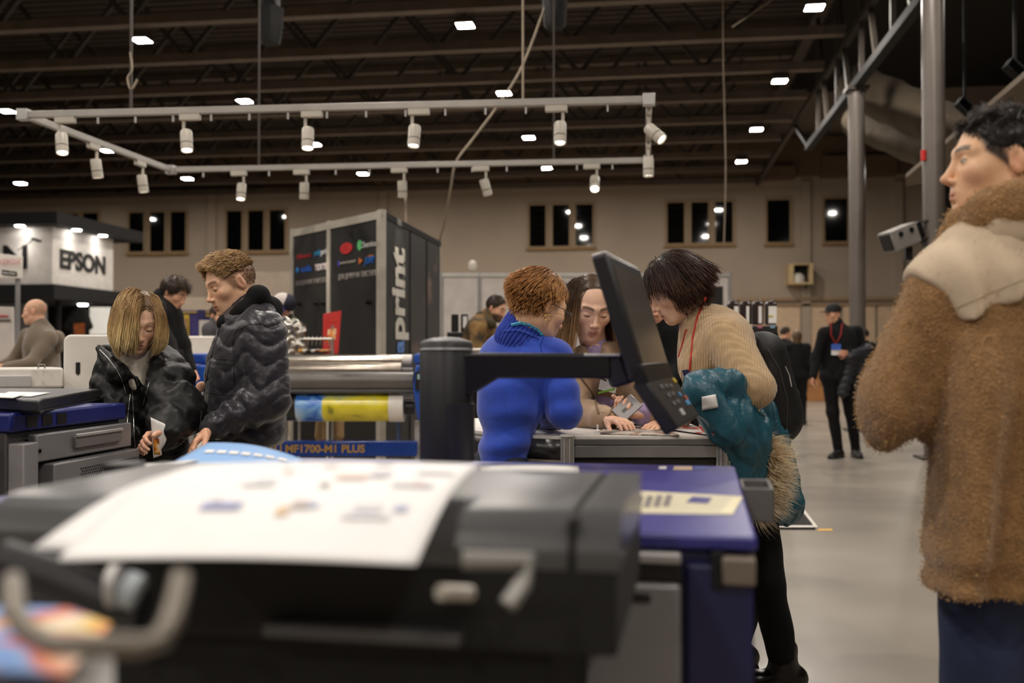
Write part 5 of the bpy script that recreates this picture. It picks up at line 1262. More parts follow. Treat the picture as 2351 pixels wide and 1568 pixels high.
def short_hair(base, n=900, top=.035, side=.012, sweep=(.3,.6,.4), seed=1, r=.0016, lift=(.03,.12), front=.062, alt=None, low=-.035, cover=True, vol=0.):
    """cropped hair: returns list of parts in head space"""
    hairline = lambda x, y, z: np.maximum(y-front+.5*np.maximum(-(z-.06), 0)*1.3, low-z+np.maximum(y+.03, 0)*.75)
    root = lambda u: hairline(*(HC+HR*u).T) < -.002
    tmask = lambda u: sstep(.15, .55, u[:, 2])
    sw = np.array(sweep)
    def flow(p, t, u, g):
        q = (p-HC)/HR**2; q /= np.linalg.norm(q, axis=1)[:, None]; tm = tmask(u)[:, None]
        return tm*(sw+q*.5*(1-t))+(1-tm)*(np.array((0,-.35,-.9))+q*.25)
    ps, u = strands(n, root, flow, lambda u: side+(top-side)*tmask(u), 6, lift, seed)
    parts = [tubes(ps, r, r*.6, hcols(len(ps), base, .3, seed, alt))]
    if cover: parts.append(cap_hair(base, lambda x, y, z: hairline(x, y, z)+.004, .004+vol, .006, None, lambda x, y, z: .0022*snoise(x, y, z, 160, 3)))
    return parts
def person(lab, loc, group=None): return wthing('person', lab, 'person', (loc[0], loc[1], 0), group)
# ------------------------------------------------------------------ people in the middle distance
def limbs_of(J):
    w_ = min((J['shL']-J['shR']).length/2, .2); L = [(J['pel'], J['chest'], w_*.45, w_*.45), (J['chest'], J['neck'], w_*.42, .045)]
    for n in 'LR': L += [(J['sh'+n], J['el'+n], .038, .033), (J['el'+n], J['wr'+n], .033, .024), (J['hi'+n], J['kn'+n], .06, .045), (J['kn'+n], J['an'+n], .045, .033), (J['chest'], J['sh'+n], w_*.3, .04)]
    return L
M_blackcloth = mat('black_cloth', (15,14,15), .9, bump=(90,.25,.003), spec=.3)
M_darkcloth = mat('charcoal_cloth', (30,28,30), .9, bump=(90,.25,.003), spec=.3)
M_shoe = mat('black_leather', (20,18,17), .45, bump=(60,.2,.002))
M_lan = mat('red_lanyard', (170,34,28), .6)
def simple(lab, px_feet, d, az, H, top_m, bot_m, hairc, el=0, r=1.0, fem=False, skin=(206,156,128), hairp=None, h=.016, lean=.0, over=None, hem=None, hands=True, head=None, roll=0, beard=0, scalp=None, scalpc=None, htop=.03, collar=.03, waz=None, hd=.0045, sleeve=.96, shoes=True):
    b = P(px_feet, 815, d); f = face_dir(az if waz is None else waz, 0); J = skel(b.x, b.y, f, H, lean, .110 if not fem else .100, fem)
    if over: over(J)
    r_ = person(lab, (b.x, b.y))
    hc = J['head'] if head is None else head; M = head_matrix(hc, az, el, roll, .97 if not fem else .93)
    hs = []
    if hands:
        for n in 'LR':
            dv = (J['wr'+n]-J['el'+n]).normalized(); hs.append(hand_mesh(J['wr'+n], dv, J['l']*(-1 if n == 'L' else 1)+J['f']*.3, 28, 35, .95, .007, side=1 if n == 'R' else -1))
    make_body(r_, M, J['neck'], skin, browc=hairc, fem=fem, hands=hs, limbs=limbs_of(J), h=hd, beard=beard, scalp=scalp, scalpc=scalpc or hairc)
    if hairp is None: hairp = short_hair(hairc, 350, htop, .012, (.1,.7,.3), 4, .0022)
    if hairp: hair_obj(r_, M, hairp)
    S = top_sdf(J, r, h, hem if hem else J['pel'].z-.04, sleeve, collar=collar); S.disp(FOLD(.007, 15, 3)); sdf_obj(S, 'top', top_m, r_)
    sdf_obj(legs_sdf(J, 1.18, h), 'trousers', bot_m, r_)
    if shoes:
        for n in 'LR': shoe(r_, J['an'+n], J['f']+J['l']*(.35 if n == 'L' else -.35), M_shoe, 1.1)
    return r_, J, M
# man in the black cap with badge
d = 11.6
def ov(J):
    s = FPX/d; l = J['l']
    J['anR'] = P(1925,1038,d+.02); J['anR'].z = .08; J['anL'] = P(1965,1030,d+.1); J['anL'].z = .08; J['knR'] = P(1912,945,d-.02); J['knL'] = P(1953,945,d+.08); J['hiR'] = P(1905,868,d); J['hiL'] = P(1940,868,d+.02); J['pel'] = P(1922,865,d)
    J['chest'] = P(1925,795,d); J['neck'] = P(1922,747,d); J['shR'] = P(1893,765,d-.05); J['shL'] = P(1966,762,d+.05)
    J['elR'] = P(1874,820,d-.02); J['wrR'] = P(1868,866,d-.10); J['elL'] = P(1985,815,d+.02); J['wrL'] = P(1948,812,d-.16)
cm, J, M = simple('man in black with a cap, red lanyard and jacket over his arm', 1940, d, -60, 1.80, M_blackcloth, M_blackcloth, (30,22,18), 0, 1.12, over=ov, head=P(1911,722,d), hairp=[], waz=-25, hd=.0052)
S = SDF(.005); S.ell(HC+np.array((0,0,.012)), HR+.012, k=.01); S._op(None, None, lambda x, y, z: .028-z-.1*y, .004, 'cut')
S.cap((0,.085,.036), (0,.150,.030), .055, .052, n=(0,0,1), flat=.13, k=.01)
v, f = S.mesh(); Mn = np.array(M); np_mesh('cap', v@Mn[:3,:3].T+Mn[:3,3], f, M_blackm, cm)
MB().tube([P(1908,742,d-.1), P(1908,770,d-.14), P(1919,790,d-.15), P(1930,770,d-.14), P(1934,742,d-.09)], .006, 6).build('lanyard', M_lan, cm)
bd = MB().prism([P(1909,815,d-.17), P(1931,815,d-.17), P(1931,790,d-.16), P(1909,790,d-.16)], FW, .006).build('badge', M_paper, cm); MB().prism([P(1909,803,d-.18), P(1931,803,d-.18), P(1931,790,d-.17), P(1909,790,d-.17)], FW, .006).build('badge_print', mat('badge_blue', (60,100,190), .5, noise=(20,.3)), bd)
S = SDF(.016); S.cap(P(1990,805,d-.05), P(1950,820,d-.15), .085, .07, k=.05); S.cap(P(1960,822,d-.12), P(1935,900,d-.12), .08, .07, n=FW, flat=.7, k=.05); S.cap(P(1985,815,d-.1), P(1975,900,d-.1), .08, .06, n=FW, flat=.7, k=.05); S.disp(lambda x, y, z: .012*np.abs(np.sin(z*40+3*snoise(x,y,z,9,1)))-.006)
r = wthing('carried_jacket', 'dark puffer jacket carried over the arm of the man in the cap', 'jacket', P(1970,850,d-.1)); sdf_obj(S, 'shell', mat('navy_puffer', (30,31,38), .55, bump=(40,.3,.004)), r)
# far people at right
def ovf(J): pass
simple('woman seen from behind with light brown hair and long dark coat by the far wall', 1830, 17.2, 175, 1.62, M_blackcloth, M_blackcloth, (96,74,50), 0, 1.12, True, h=.022, hem=.62, hd=.010,
       hairp=[cap_hair((96,74,50), lambda x, y, z: np.maximum(y-.05, -.13-z), .012, .007, lambda S: S.cap((0,-.04,.0), (0,-.05,-.11), .085, .07, k=.03), lambda x, y, z: .003*snoise(x, y, z, 120, 2))])
simple('man with short hair standing half hidden left of the far woman', 1801, 18.5, 100, 1.72, M_blackcloth, M_blackcloth, (50,36,26), 0, 1.05, h=.022, hd=.010)
simple('dark haired man in black seen past the shoulder of the man in the cap', 1985, 17.5, -150, 1.66, M_blackcloth, M_blackcloth, (22,18,16), -5, 1.1, h=.022, hd=.010)
# bald man at the white flatbed
d = 9.0
def ov(J):
    J['neck'] = P(93,752,d); J['chest'] = P(95,805,d+.02); J['pel'] = P(100,880,d+.1); J['shR'] = P(65,772,d+.18); J['shL'] = P(112,778,d-.12)
    J['elL'] = P(72,835,d-.28); J['wrL'] = P(12,843,d-.34); J['elR'] = P(30,830,d+.15); J['wrR'] = P(-15,845,d+.05)
def balds(x, y, z): return sstep(.07, .02, z-.35*np.maximum(-y, 0))*sstep(-.05, -.02, z)*sstep(.045, .02, y)*.35
simple('bald man in a brown hooded sweatshirt leaning on a machine at the left', 100, d, -82, 1.74, mat('brown_sweat', (112,98,82), .9, bump=(120,.3,.003), sheen=.3), M_darkcloth, (90,70,56), -3, 1.08, over=ov, head=P(78,716,d), hairp=[], skin=(212,164,136), scalp=balds, scalpc=(110,84,66), hd=.0052, hem=.7, h=.014)
r_ = [o for o in bpy.data.objects if o.name.startswith('person')][-1]
S = SDF(.012); S.cap(P(88,762,d-.05), P(128,778,d-.02), .055, .075, k=.04); S.cap(P(120,775,d+.05), P(132,800,d+.02), .06, .045, k=.04); S.disp(FOLD(.01, 22, 5)); sdf_obj(S, 'hood', MATS['brown_sweat'], r_)
MB().tube([P(85,748,d-.1), P(96,752,d-.06), P(104,756,d+.02)], .012, 8).build('neck_band', mat('orange_band', (206,76,40), .6), r_)
# dark haired man in the black sweater
d = 7.4
def ov(J):
    J['neck'] = P(372,688,d); J['chest'] = P(385,745,d); J['pel'] = P(390,850,d); J['shR'] = P(352,712,d-.18); J['shL'] = P(392,712,d+.14)
    J['elR'] = P(385,790,d-.2); J['wrR'] = P(412,850,d-.3); J['elL'] = P(420,790,d+.1); J['wrL'] = P(440,850,d)
simple('dark haired man in a black sweater looking down behind the blonde woman', 390, d, 78, 1.80, M_blackcloth, M_darkcloth, (44,32,26), -30, 1.05, over=ov, head=P(402,672,d), roll=0, hd=.0052,
       hairp=short_hair((46,33,26), 1500, .055, .03, (.05,.75,-.1), 4, .0018, (.05,.18), .070, (80,56,40), -.045, True, .008), h=.013)
# bearded man in the camouflage jacket
d = 9.0
M_camo = mat('camo_jacket', (255,255,255), .85, bump=(40,.3,.004), ramp=(9, 3, [(.36,(56,44,26)), (.46,(98,74,40)), (.55,(124,92,50)), (.66,(140,112,72))], .3))
def ov(J):
    J['neck'] = P(1118,730,d); J['chest'] = P(1100,775,d); J['pel'] = P(1085,850,d+.05); J['shR'] = P(1098,752,d-.18); J['shL'] = P(1122,750,d+.18)
    J['elR'] = P(1092,802,d-.25); J['wrR'] = P(1130,810,d-.3); J['elL'] = P(1130,795,d+.1); J['wrL'] = P(1150,808,d)
cmn, J, M = simple('bearded man in a brown camouflage jacket bending over a table', 1090, d, 62, 1.70, M_camo, M_darkcloth, (52,36,28), -22, 1.12, over=ov, head=P(1140,708,d), beard=.95, hd=.0052, hairp=short_hair((54,38,30), 1000, .016, .008, (.1,.5,.3), 4, .0016, (.02,.06), .068), h=.013)
S = SDF(.010); S.cap(P(1104,728,d-.05), P(1128,742,d-.1), .05, .05, k=.03); S.cap(P(1104,726,d+.05), P(1120,735,d+.1), .05, .045, k=.03); S.disp(FOLD(.01, 25, 2)); sdf_obj(S, 'hood', mat('hood_olive', (66,56,36), .9, bump=(40,.4,.004)), cmn)
# person in black working behind the counter, mostly hidden
d = 5.6
def ov(J):
    J['neck'] = P(1505,735,d); J['chest'] = P(1515,790,d); J['pel'] = P(1525,900,d); J['shL'] = P(1545,765,d); J['shR'] = P(1470,760,d); J['elR'] = P(1440,830,d-.1); J['wrR'] = P(1400,850,d-.2); J['elL'] = P(1560,840,d-.05); J['wrL'] = P(1530,880,d-.2)
simple('person in black hidden behind the raised control panel and the beige woman', 1525, d, 10, 1.66, M_blackcloth, M_blackcloth, (30,22,18), -15, 1.0, over=ov, head=P(1496,700,d), hd=.005, h=.014)
# grey-clad person glimpsed between the couple
d = 10.5
simple('person in dark grey glimpsed between the couple, mostly hidden', 500, d, 60, 1.72, mat('grey_cloth', (74,72,76), .85, bump=(90,.3,.003)), M_darkcloth, (60,44,34), -20, 1.05, head=P(502,725,d), over=lambda J: J.update(neck=P(496,742,d), chest=P(492,780,d), shL=P(480,756,d-.1), shR=P(512,760,d+.1), elL=P(478,800,d-.15), elR=P(520,800,d)), hd=.006, h=.018)
# silver dressed mannequin
d = 8.7
mq = wthing('mannequin', 'mannequin in a crinkled silver jacket and a white and navy cap', 'mannequin', (P(660,800,d).x, P(660,800,d).y, 0))
S = SDF(.008); S.ell(P(648,702,d), (.075,.085,.11), k=.02); S.cap(P(650,720,d), P(652,745,d), .05, .05, k=.02); sdf_obj(S, 'head', mat('mannequin_skin', (186,130,108), .5), mq)
S = SDF(.010); S.cap(P(650,750,d), P(656,830,d), .12, .15, n=FW, flat=.7, k=.05); S.cap(P(630,748,d), P(678,755,d), .075, .075, k=.05); S.cap(P(682,762,d), P(694,835,d), .075, .06, k=.04); S.cap(P(628,758,d), P(620,830,d), .07, .06, k=.04)
S.disp(lambda x, y, z: .016*snoise(x, y, z, 38, 3)+.007*snoise(x, y, z, 85, 2)); sdf_obj(S, 'silver_jacket', mat('silver_foil', (196,190,180), .16, .95, bump=(50,.6,.008)), mq)
S = SDF(.007); S.ell(P(650,694,d), (.095,.10,.085), k=.01); S.plane(P(650,704,d), (0,0,-1)); sdf_obj(S, 'cap', mat('white_cap', (206,196,190), .7), mq)
S = SDF(.007); S.ell(P(655,696,d+.0)+FW*.005, (.094,.10,.088), k=.01); S.plane(P(653,700,d), -RT); S.plane(P(650,714,d), (0,0,-1)); sdf_obj(S, 'cap_side', mat('navy_cap', (24,22,44), .7), mq)
MB().prism([P(634,716,d-.11), P(652,716,d-.11), P(652,705,d-.11), P(634,705,d-.11)], FW, .02).build('cap_band', mat('purple_band', (70,56,140), .7), mq)
MB().cyl((P(656,800,d).x, P(656,800,d).y, 0), P(656,835,d), .02, 10).build('stand_pole', M_alu, mq); MB().lathe([(.16,0),(.16,.012),(.02,.02)], (P(656,800,d).x, P(656,800,d).y, 0), 24).build('stand_base', M_alu, mq)
# ------------------------------------------------------------------ the six main people
from mathutils.bvhtree import BVHTree
class Surf:
    """first hit of the view ray on some built meshes, to lay zips and seams on cloth"""
    def __init__(s, *obs):
        s.t = []
        for o in obs:
            me = o.data; v = [q.co.copy() for q in me.vertices]; s.t.append(BVHTree.FromPolygons(v, [tuple(p.vertices) for p in me.polygons]))
    def __call__(s, px, py, lift=.003, d=3.):
        r = (FW+RT*((px-CX)/FPX)+UPV*((CY-py)/FPX)); best = None
        for t in s.t:
            h = t.ray_cast(CAM, r.normalized())
            if h[0] is not None and (best is None or h[3] < best[3]): best = h
        if best is None: return P(px, py, d)
        return best[0]-r.normalized()*lift
def line(name, pts, surf, r, m, parent, lift=.002, d=3.5, n=6):
    out = []
    for a, b in zip(pts[:-1], pts[1:]):
        for k in range(8): out.append(surf(a[0]+(b[0]-a[0])*k/8, a[1]+(b[1]-a[1])*k/8, lift, d))
    out.append(surf(*pts[-1], lift, d)); return MB().tube(out, r, n).build(name, m, parent)
def at(d0): return lambda x, y, dd=0.: P(x, y, d0+dd)
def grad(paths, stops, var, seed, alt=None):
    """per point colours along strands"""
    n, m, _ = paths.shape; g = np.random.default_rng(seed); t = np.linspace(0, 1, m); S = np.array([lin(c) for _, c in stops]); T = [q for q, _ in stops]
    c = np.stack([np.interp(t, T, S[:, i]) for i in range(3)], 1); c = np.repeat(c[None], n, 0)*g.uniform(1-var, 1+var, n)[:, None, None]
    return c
M_zip = mat('silver_zip', (196,192,186), .3, .8)
# ================================================================== blonde woman in the black puffer
c = at(3.8)
w1 = person('blonde woman with a bob in an open black puffer jacket, looking down', c(330,1000,.15))
M1 = head_matrix(c(316,737,-.05), 30, -25, -4, .95)
hv = hand_mesh(c(372,1000,-.21), c(336,1008,-.27)-c(372,1000,-.21), Vector((0,0,-.4))+RT*.3-FW*.4, 38, 30, .92, .0028, side=-1)
lim = [(c(330,880,.08), c(330,1030,.2), .09, .09), (c(318,800,.06), c(330,880,.08), .05, .07), (c(380,866,.03), c(408,942,-.05), .035, .032), (c(408,942,-.05), c(372,1000,-.21), .032, .024), (c(330,880,.08), c(380,866,.03), .05, .035), (c(330,880,.08), c(266,874,.05), .05, .035), (c(266,874,.05), c(254,940), .035, .03), (c(254,940), c(285,1000,-.1), .03, .024)]
make_body(w1, M1, c(312,815,.03), (236,190,160), (176,96,88), (120,90,60), .6, lambda x, y, z: sstep(.004, -.004, np.maximum(y-.064, .068-z)), (122,94,62), True, hands=[hv], limbs=lim, h=.0034, blush=.35)
# bob hair
gl = np.array(M1.to_3x3().inverted()@Vector((0,0,-1))); gl = gl/np.linalg.norm(gl)
XP = -.016
def root(u): y = HC[1]+HR[1]*u[:, 1]; z = HC[2]+HR[2]*u[:, 2]; return (z > -.03) & (y < .066) & ((z > .075) | (y < np.where(u[:, 0] > XP/.076, .035, .012)))
def flow(p, t, u, g):
    sx = np.sign(u[:, 0]*HR[0]-XP)[:, None]; lat = np.concatenate([sx*1.0, np.full_like(sx, .05), np.full_like(sx, .15)], 1); e = max(0, 1-t*3.2)
    q = np.stack([p[:, 0], p[:, 1], 0*p[:, 0]], 1); inw = -q*max(0, t-.70)*60
    return lat*e+gl*(1-e)*1.4+inw*.6+np.concatenate([sx*.18*(t < .6), 0*sx, 0*sx], 1)
ps, u = strands(3700, root, flow, lambda u: .160+.078*np.clip(u[:, 2], -.3, 1), 9, (.07, .24), 5, True, .045)
pf, uf = strands(1100, lambda u: (u[:, 1] > .15) & (u[:, 2] > .60) & (u[:, 0] > -.24) & (u[:, 0] < .45), lambda p, t, u, g: np.array((.75, .30, .35))*max(0, 1-t*2.2)+gl*min(1, t*2.)+np.array((.16, .04, 0)), .200, 8, (.10, .26), 9, True, .04)
pf[:, :, 1] += .006*np.linspace(0, 1, 8)[None]
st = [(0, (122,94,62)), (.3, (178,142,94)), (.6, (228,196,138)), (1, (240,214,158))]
shell = lambda S: [S.cap((s*.070,-.016,.03), (s*.070,-.008,-.100), .026, .020, k=.03, n=(1,0,0), flat=.8) for s in (-1, 1)]+[S.cap((0,-.05,.0), (0,-.055,-.10), .070, .060, k=.03)]
cp = cap_hair((118,90,58), lambda x, y, z: np.maximum(np.minimum(.074-np.sqrt(((x+.012)/.98)**2+((z+.032)/1.55)**2), y-.030), -.125-z), .002, .005, shell, lambda x, y, z: .0015*np.sin(np.arctan2(x, y+.02)*55+4*z*20), (196,158,102))
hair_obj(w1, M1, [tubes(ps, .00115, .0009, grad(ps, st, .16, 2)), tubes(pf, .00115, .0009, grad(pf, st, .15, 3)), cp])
# jacket
M_puff = mat('black_puffer', (17,17,18), .5, bump=(45,.35,.006), spec=.35)
am = lambda l, x, y, z: .014*np.abs(np.sin(l*math.pi/.085))+.004*np.sin(z*70+x*30)
S = SDF(.0085)
S.cap(c(320,878,.08), c(326,950,.10), .155, .165, n=FW, flat=.70, k=.04, mod=lambda l, x, y, z: .012*np.abs(np.sin(z*math.pi/.10+.4*x*8)))
S.cap(c(326,950,.10), c(332,1075,.14), .165, .165, n=FW, flat=.74, k=.04, mod=lambda l, x, y, z: .012*np.abs(np.sin(z*math.pi/.10+.4*x*8)))
S.cap(c(268,872,.07), c(378,864,.05), .084, .088, k=.06)
S.cap(c(380,866,.02), c(408,942,-.05), .092, .090, k=.04, mod=am); S.cap(c(408,942,-.05), c(376,996,-.20), .090, .060, k=.05, mod=am)
S.cap(c(266,874,.05), c(254,945,.0), .080, .074, k=.04, mod=am); S.cap(c(254,945,.0), c(290,1003,-.12), .078, .05, k=.04, mod=am)
# stand-up collar: two wings round the neck
S.cap(c(226,800,-.02), c(266,856,-.075), .018, .048, k=.03, n=FW, flat=.75); S.cap(c(238,803,.05), c(300,815,.17), .026, .045, k=.04)
S.cap(c(386,820,.08), c(352,880,-.07), .042, .048, k=.04, n=FW, flat=.7); S.cap(c(300,815,.17), c(380,822,.12), .045, .045, k=.04)
# opening down the front
S.cap(c(308,785,-.10), c(318,875,-.10), .052, .027, k=.008, n=FW, flat=2.9, mode='sub'); S.cap(c(318,868,-.10), c(316,902,-.10), .026, .008, k=.006, n=FW, flat=4, mode='sub'); S.cap(c(303,900,-.14), c(312,1060,-.13), .010, .012, k=.008, mode='sub')
S.disp(FOLD(.009, 17, 2)); S.disp(FOLD(.0025, 60, 4)); S.disp(CREASE(.007, 24, 3)); S.disp(CREASE(.004, 45, 6))
jk = sdf_obj(S, 'puffer_jacket', M_puff, w1)
S = SDF(.008); S.cap(c(311,815,.0), c(317,880,-.015), .058, .036, k=.02, n=FW, flat=1.0); S.cap(c(316,930,.13), c(318,1010,.12), .05, .05, k=.02); S.cap(c(313,818,.03), c(313,800,.01), .060, .055, k=.02); S.disp(FOLD(.003, 40, 3))
sdf_obj(S, 'sweater', mat('cream_knit', (224,214,196), .9, bump=(160,.5,.003), sheen=.3), w1)
sf = Surf(jk)
line('zip', [(229,803), (248,822), (266,845), (280,872), (289,903)], sf, .0016, M_zip, w1); line('zip', [(304,896), (306,940), (308,1000), (313,1052)], sf, .0014, M_zip, w1); line('zip', [(299,905), (295,940), (291,985)], sf, .0016, M_zip, w1)
line('pocket_zip', [(343,878), (336,902), (328,932)], sf, .0018, M_zip, w1)
J = skel(c(330,1000,.2).x, c(330,1000,.2).y, face_dir(20, 0), 1.66, 0, .1, True); J['pel'] = c(335,1040,.18); J['hiL'] = c(365,1055,.18); J['hiR'] = c(305,1055,.18)
sdf_obj(legs_sdf(J, .95, .014), 'trousers', M_blackcloth, w1)
for n in 'LR': shoe(w1, J['an'+n], J['f'], M_shoe, .9)
# papers in her hand
pw = wthing('held_papers', 'curled white printed papers in the hand of the blonde woman', 'paper', c(365,1010,-.26))
for i, (e, dd) in enumerate(((392, -.275), (382, -.285))):
    def fn(u, v, e=e, dd=dd):
        l = Vector((346+6*v, 958+94*v, 0)); r_ = Vector((e-30*(1-math.sin(math.pi*min(v*.9+.25, 1)*.9))*1.0, 975+70*v, 0)); q = l.lerp(r_, u); return c(q.x, q.y, dd+.05*u*u)
    MB().grid(fn, 8, 12).build('sheet', M_paper, pw, 0, .0008)
fp = lambda u, v: c(351+14*u+3*v, 1006+38*v, -.291)
MB().grid(fp, 4, 6).build('printed_picture', mat('pizza_print', (255,255,255), .5, ramp=(40, 3, [(.35,(120,40,20)), (.48,(206,120,40)), (.58,(226,170,70)), (.7,(236,226,214))])), pw, 0, .0006)
# ================================================================== blond man in the quilted jacket
c = at(3.95)
w2 = person('blond man in a dark quilted jacket with black hood, looking down', c(570,1000,.05))
M2 = head_matrix(c(526,652), -48, -20, 4, 1.0)
h1 = hand_mesh(c(480,984,-.26), c(452,1012,-.30)-c(480,984,-.26), Vector((0,0,-.7))+RT*.5, 30, 30, 1.0, .0028, side=-1)
h2 = hand_mesh(c(455,915,.10), c(445,950,.08)-c(455,915,.10), RT*.6-FW*.4, 40, 25, .95, .004)
lim = [(c(570,820,.05), c(566,990,.06), .10, .10), (c(572,735,.03), c(570,820,.05), .06, .09), (c(600,760,-.1), c(612,915,-.14), .04, .036), (c(612,915,-.14), c(480,984,-.26), .036, .027), (c(570,820,.05), c(600,760,-.1), .07, .04), (c(570,820,.05), c(548,755,.2), .07, .04), (c(548,755,.2), c(520,900,.2), .04, .034), (c(520,900,.2), c(455,915,.1), .034, .027)]
def fade(x, y, z): return sstep(.03, .0, np.maximum(y-.055+np.maximum(-(z-.06), 0)*.5, -.045-z+np.maximum(y+.03, 0)*.6)*1.5+.004)*.75*sstep(-.06, -.01, z)
make_body(w2, M2, c(574,735,.04), (232,184,150), (170,100,88), (120,84,52), .85, fade, (126,92,66), False, hands=[h1, h2], limbs=lim, h=.0034, blush=.3)
hl = lambda x, y, z: np.maximum(y-.068+.7*np.maximum(.075-z, 0), .035-z-.12*y)
def flow(p, t, u, g):
    q = (p-HC)/HR**2; q /= np.linalg.norm(q, axis=1)[:, None]; return np.array((.28, .80, .10))+q*.50*(1-t*.9)+.22*np.sin(u[:, [2, 0, 1]]*10)
ps, u = strands(3600, lambda u: hl(*(HC+HR*u).T) < 0, flow, lambda u: .024+.030*sstep(-.2, .6, u[:, 1])*sstep(.3, .8, u[:, 2]), 6, (.03, .20), 6, True, .08)
pp_, u_ = strands(1600, lambda u: (np.maximum((HC+HR*u)[:, 1]-.05+np.maximum(.05-(HC+HR*u)[:, 2], 0)*.55, -.035-(HC+HR*u)[:, 2]+np.maximum((HC+HR*u)[:, 1]+.03, 0)*.6) < 0) & (u[:, 2] < .35), lambda p, t, u, g: np.array((0, -.4, -.9)), .010, 4, (.005, .02), 8, True, .2)
hair_obj(w2, M2, [tubes(ps, .0010, .0007, grad(ps, [(0, (92,68,44)), (.5, (152,118,78)), (1, (192,156,108))], .3, 2)), tubes(pp_, .0007, .0005, hcols(len(pp_), (112,82,56), .3)),
                  cap_hair((104,76,48), lambda x, y, z: hl(x, y, z)+.006, .006, .005, None, lambda x, y, z: .003*snoise(x, y, z, 110, 3))])
M_quilt = mat('quilted_nylon', (40,38,46), .38, bump=(70,.22,.004), spec=.45, sheen=.15)
def quilt(x, y, z):
    a = x*RT.x+y*RT.y; q = z/.078+.36*np.sin(a/.026+.7*np.sin(z*9))+.2*np.sin(z*11+a*9); return .0115*np.abs(np.sin(math.pi*q))**.30-.010+.0012*snoise(x, y, z*1.6, 90, 3)
S = SDF(.0065); nf = face_dir(-75, 0)
S.cap(c(574,772,.04), c(566,860,.04), .185, .200, n=nf, flat=.72, k=.04); S.cap(c(566,860,.04), c(562,985,.05), .200, .205, n=nf, flat=.80, k=.04)
S.cap(c(602,758,-.09), c(556,755,.18), .085, .08, k=.06); S.cap(c(575,728,.03), c(572,775,.04), .075, .14, n=nf, flat=.8, k=.05)
S.cap(c(602,772,-.11), c(614,915,-.15), .096, .086, k=.025); S.cap(c(614,918,-.15), c(500,975,-.24), .084, .052, k=.03, mod=lambda l, x, y, z: .006*np.sin(l*95))
S.cap(c(552,770,.18), c(520,900,.2), .08, .07, k=.03); S.cap(c(520,900,.2), c(462,918,.11), .07, .045, k=.03)
S.plane(c(560,1022,.05), (0,0,-1), .02); S.disp(quilt); S.disp(FOLD(.003, 18, 3)); S.disp(CREASE(.0025, 34, 3, (1,1,1.5))); jk = sdf_obj(S, 'quilted_jacket', M_quilt, w2)
S = SDF(.006); S.cap(c(503,974,-.24), c(484,984,-.26), .047, .042, k=.01); S.disp(lambda x, y, z: .0012*np.sin((x+y)*600)); sdf_obj(S, 'cuff', mat('rib_knit_dark', (46,45,48), .9, wave=(60,.5,'X')), w2)
S = SDF(.007); M_hood = mat('black_jersey', (13,13,13), .92, bump=(160,.3,.002), spec=.3)
S.cap(c(518,742,-.05), c(560,712,-.085), .024, .034, k=.025); S.cap(c(560,712,-.085), c(594,680,-.06), .034, .034, k=.025); S.cap(c(594,680,-.05), c(618,708,.03), .038, .046, k=.03); S.cap(c(590,690,.10), c(618,710,.04), .045, .045, k=.04); S.cap(c(540,738,.12), c(590,690,.11), .036, .045, k=.03)
S.cap(c(580,672,-.01), c(598,670,.06), .020, .024, k=.03); S.cap(c(516,740,-.04), c(528,748,.10), .024, .026, k=.03); S.cap(c(560,730,-.06), c(618,724,.0), .04, .04, k=.03)
S.disp(lambda x, y, z: .006*snoise(x, y, z, 32, 2)); sdf_obj(S, 'hood', M_hood, w2)
sf = Surf(jk); M_seam = mat('seam_dark', (34,32,38), .5)
line('front_zip', [(512,736), (500,768), (486,815), (474,870), (464,930), (460,972)], sf, .0018, M_seam, w2, .001); line('pocket_flap', [(476,818), (505,824), (536,826)], sf, .0014, M_seam, w2, .001); line('pocket_flap', [(474,827), (505,834), (536,836)], sf, .0012, M_seam, w2, .001)
line('pocket_edge', [(473,830), (470,900), (520,908), (537,906), (536,836)], sf, .0012, M_seam, w2, .001); line('shoulder_seam', [(536,770), (545,757), (575,744), (605,744), (628,756)], sf, .0012, M_seam, w2, .001); line('armhole_seam', [(541,905), (538,850), (534,800), (536,770)], sf, .0012, M_seam, w2, .001)
J = skel(c(565,1000,.05).x, c(565,1000,.05).y, face_dir(-75, 0), 1.74, 0, .11); sdf_obj(legs_sdf(J, 1.05, .014), 'trousers', M_blackcloth, w2)
for n in 'LR': shoe(w2, J['an'+n], J['f'], M_shoe)
# ================================================================== woman in the cobalt sweater
c = at(3.3)
w3 = person('red-haired woman in a cobalt blue sweater leaning on the counter, from behind', c(1150,1040,-.02))
M3 = head_matrix(c(1240,702), 124, -20, 2, .97)
hd_ = hand_mesh(c(1246,958,.24), c(1225,966,.32)-c(1246,958,.24), Vector((0,0,-1)), 20, 30, .9, .004)
lim = [(c(1195,845,.02), c(1155,1040,.0), .07, .07), (c(1205,780,.02), c(1195,845,.02), .045, .06), (c(1275,822,-.03), c(1303,945,-.06), .035, .032), (c(1303,945,-.06), c(1246,958,.24), .032, .022), (c(1195,845,.02), c(1275,822,-.03), .05, .035), (c(1195,845,.02), c(1125,820,.06), .05, .035)]
make_body(w3, M3, c(1200,778,.01), (232,186,152), (170,96,84), (110,70,40), .5, lambda x, y, z: sstep(.004, -.006, np.maximum(y-.058+.5*np.maximum(.06-z, 0), -.048-z+np.maximum(y+.035, 0)*1.7)), (92,56,28), True, hands=[hd_], limbs=lim, h=.0036)
hl = lambda x, y, z: np.maximum(y-.058+.5*np.maximum(.06-z, 0), -.048-z+np.maximum(y+.035, 0)*1.7)
gl = np.array(M3.to_3x3().inverted()@Vector((0,0,-1))); gl /= np.linalg.norm(gl)
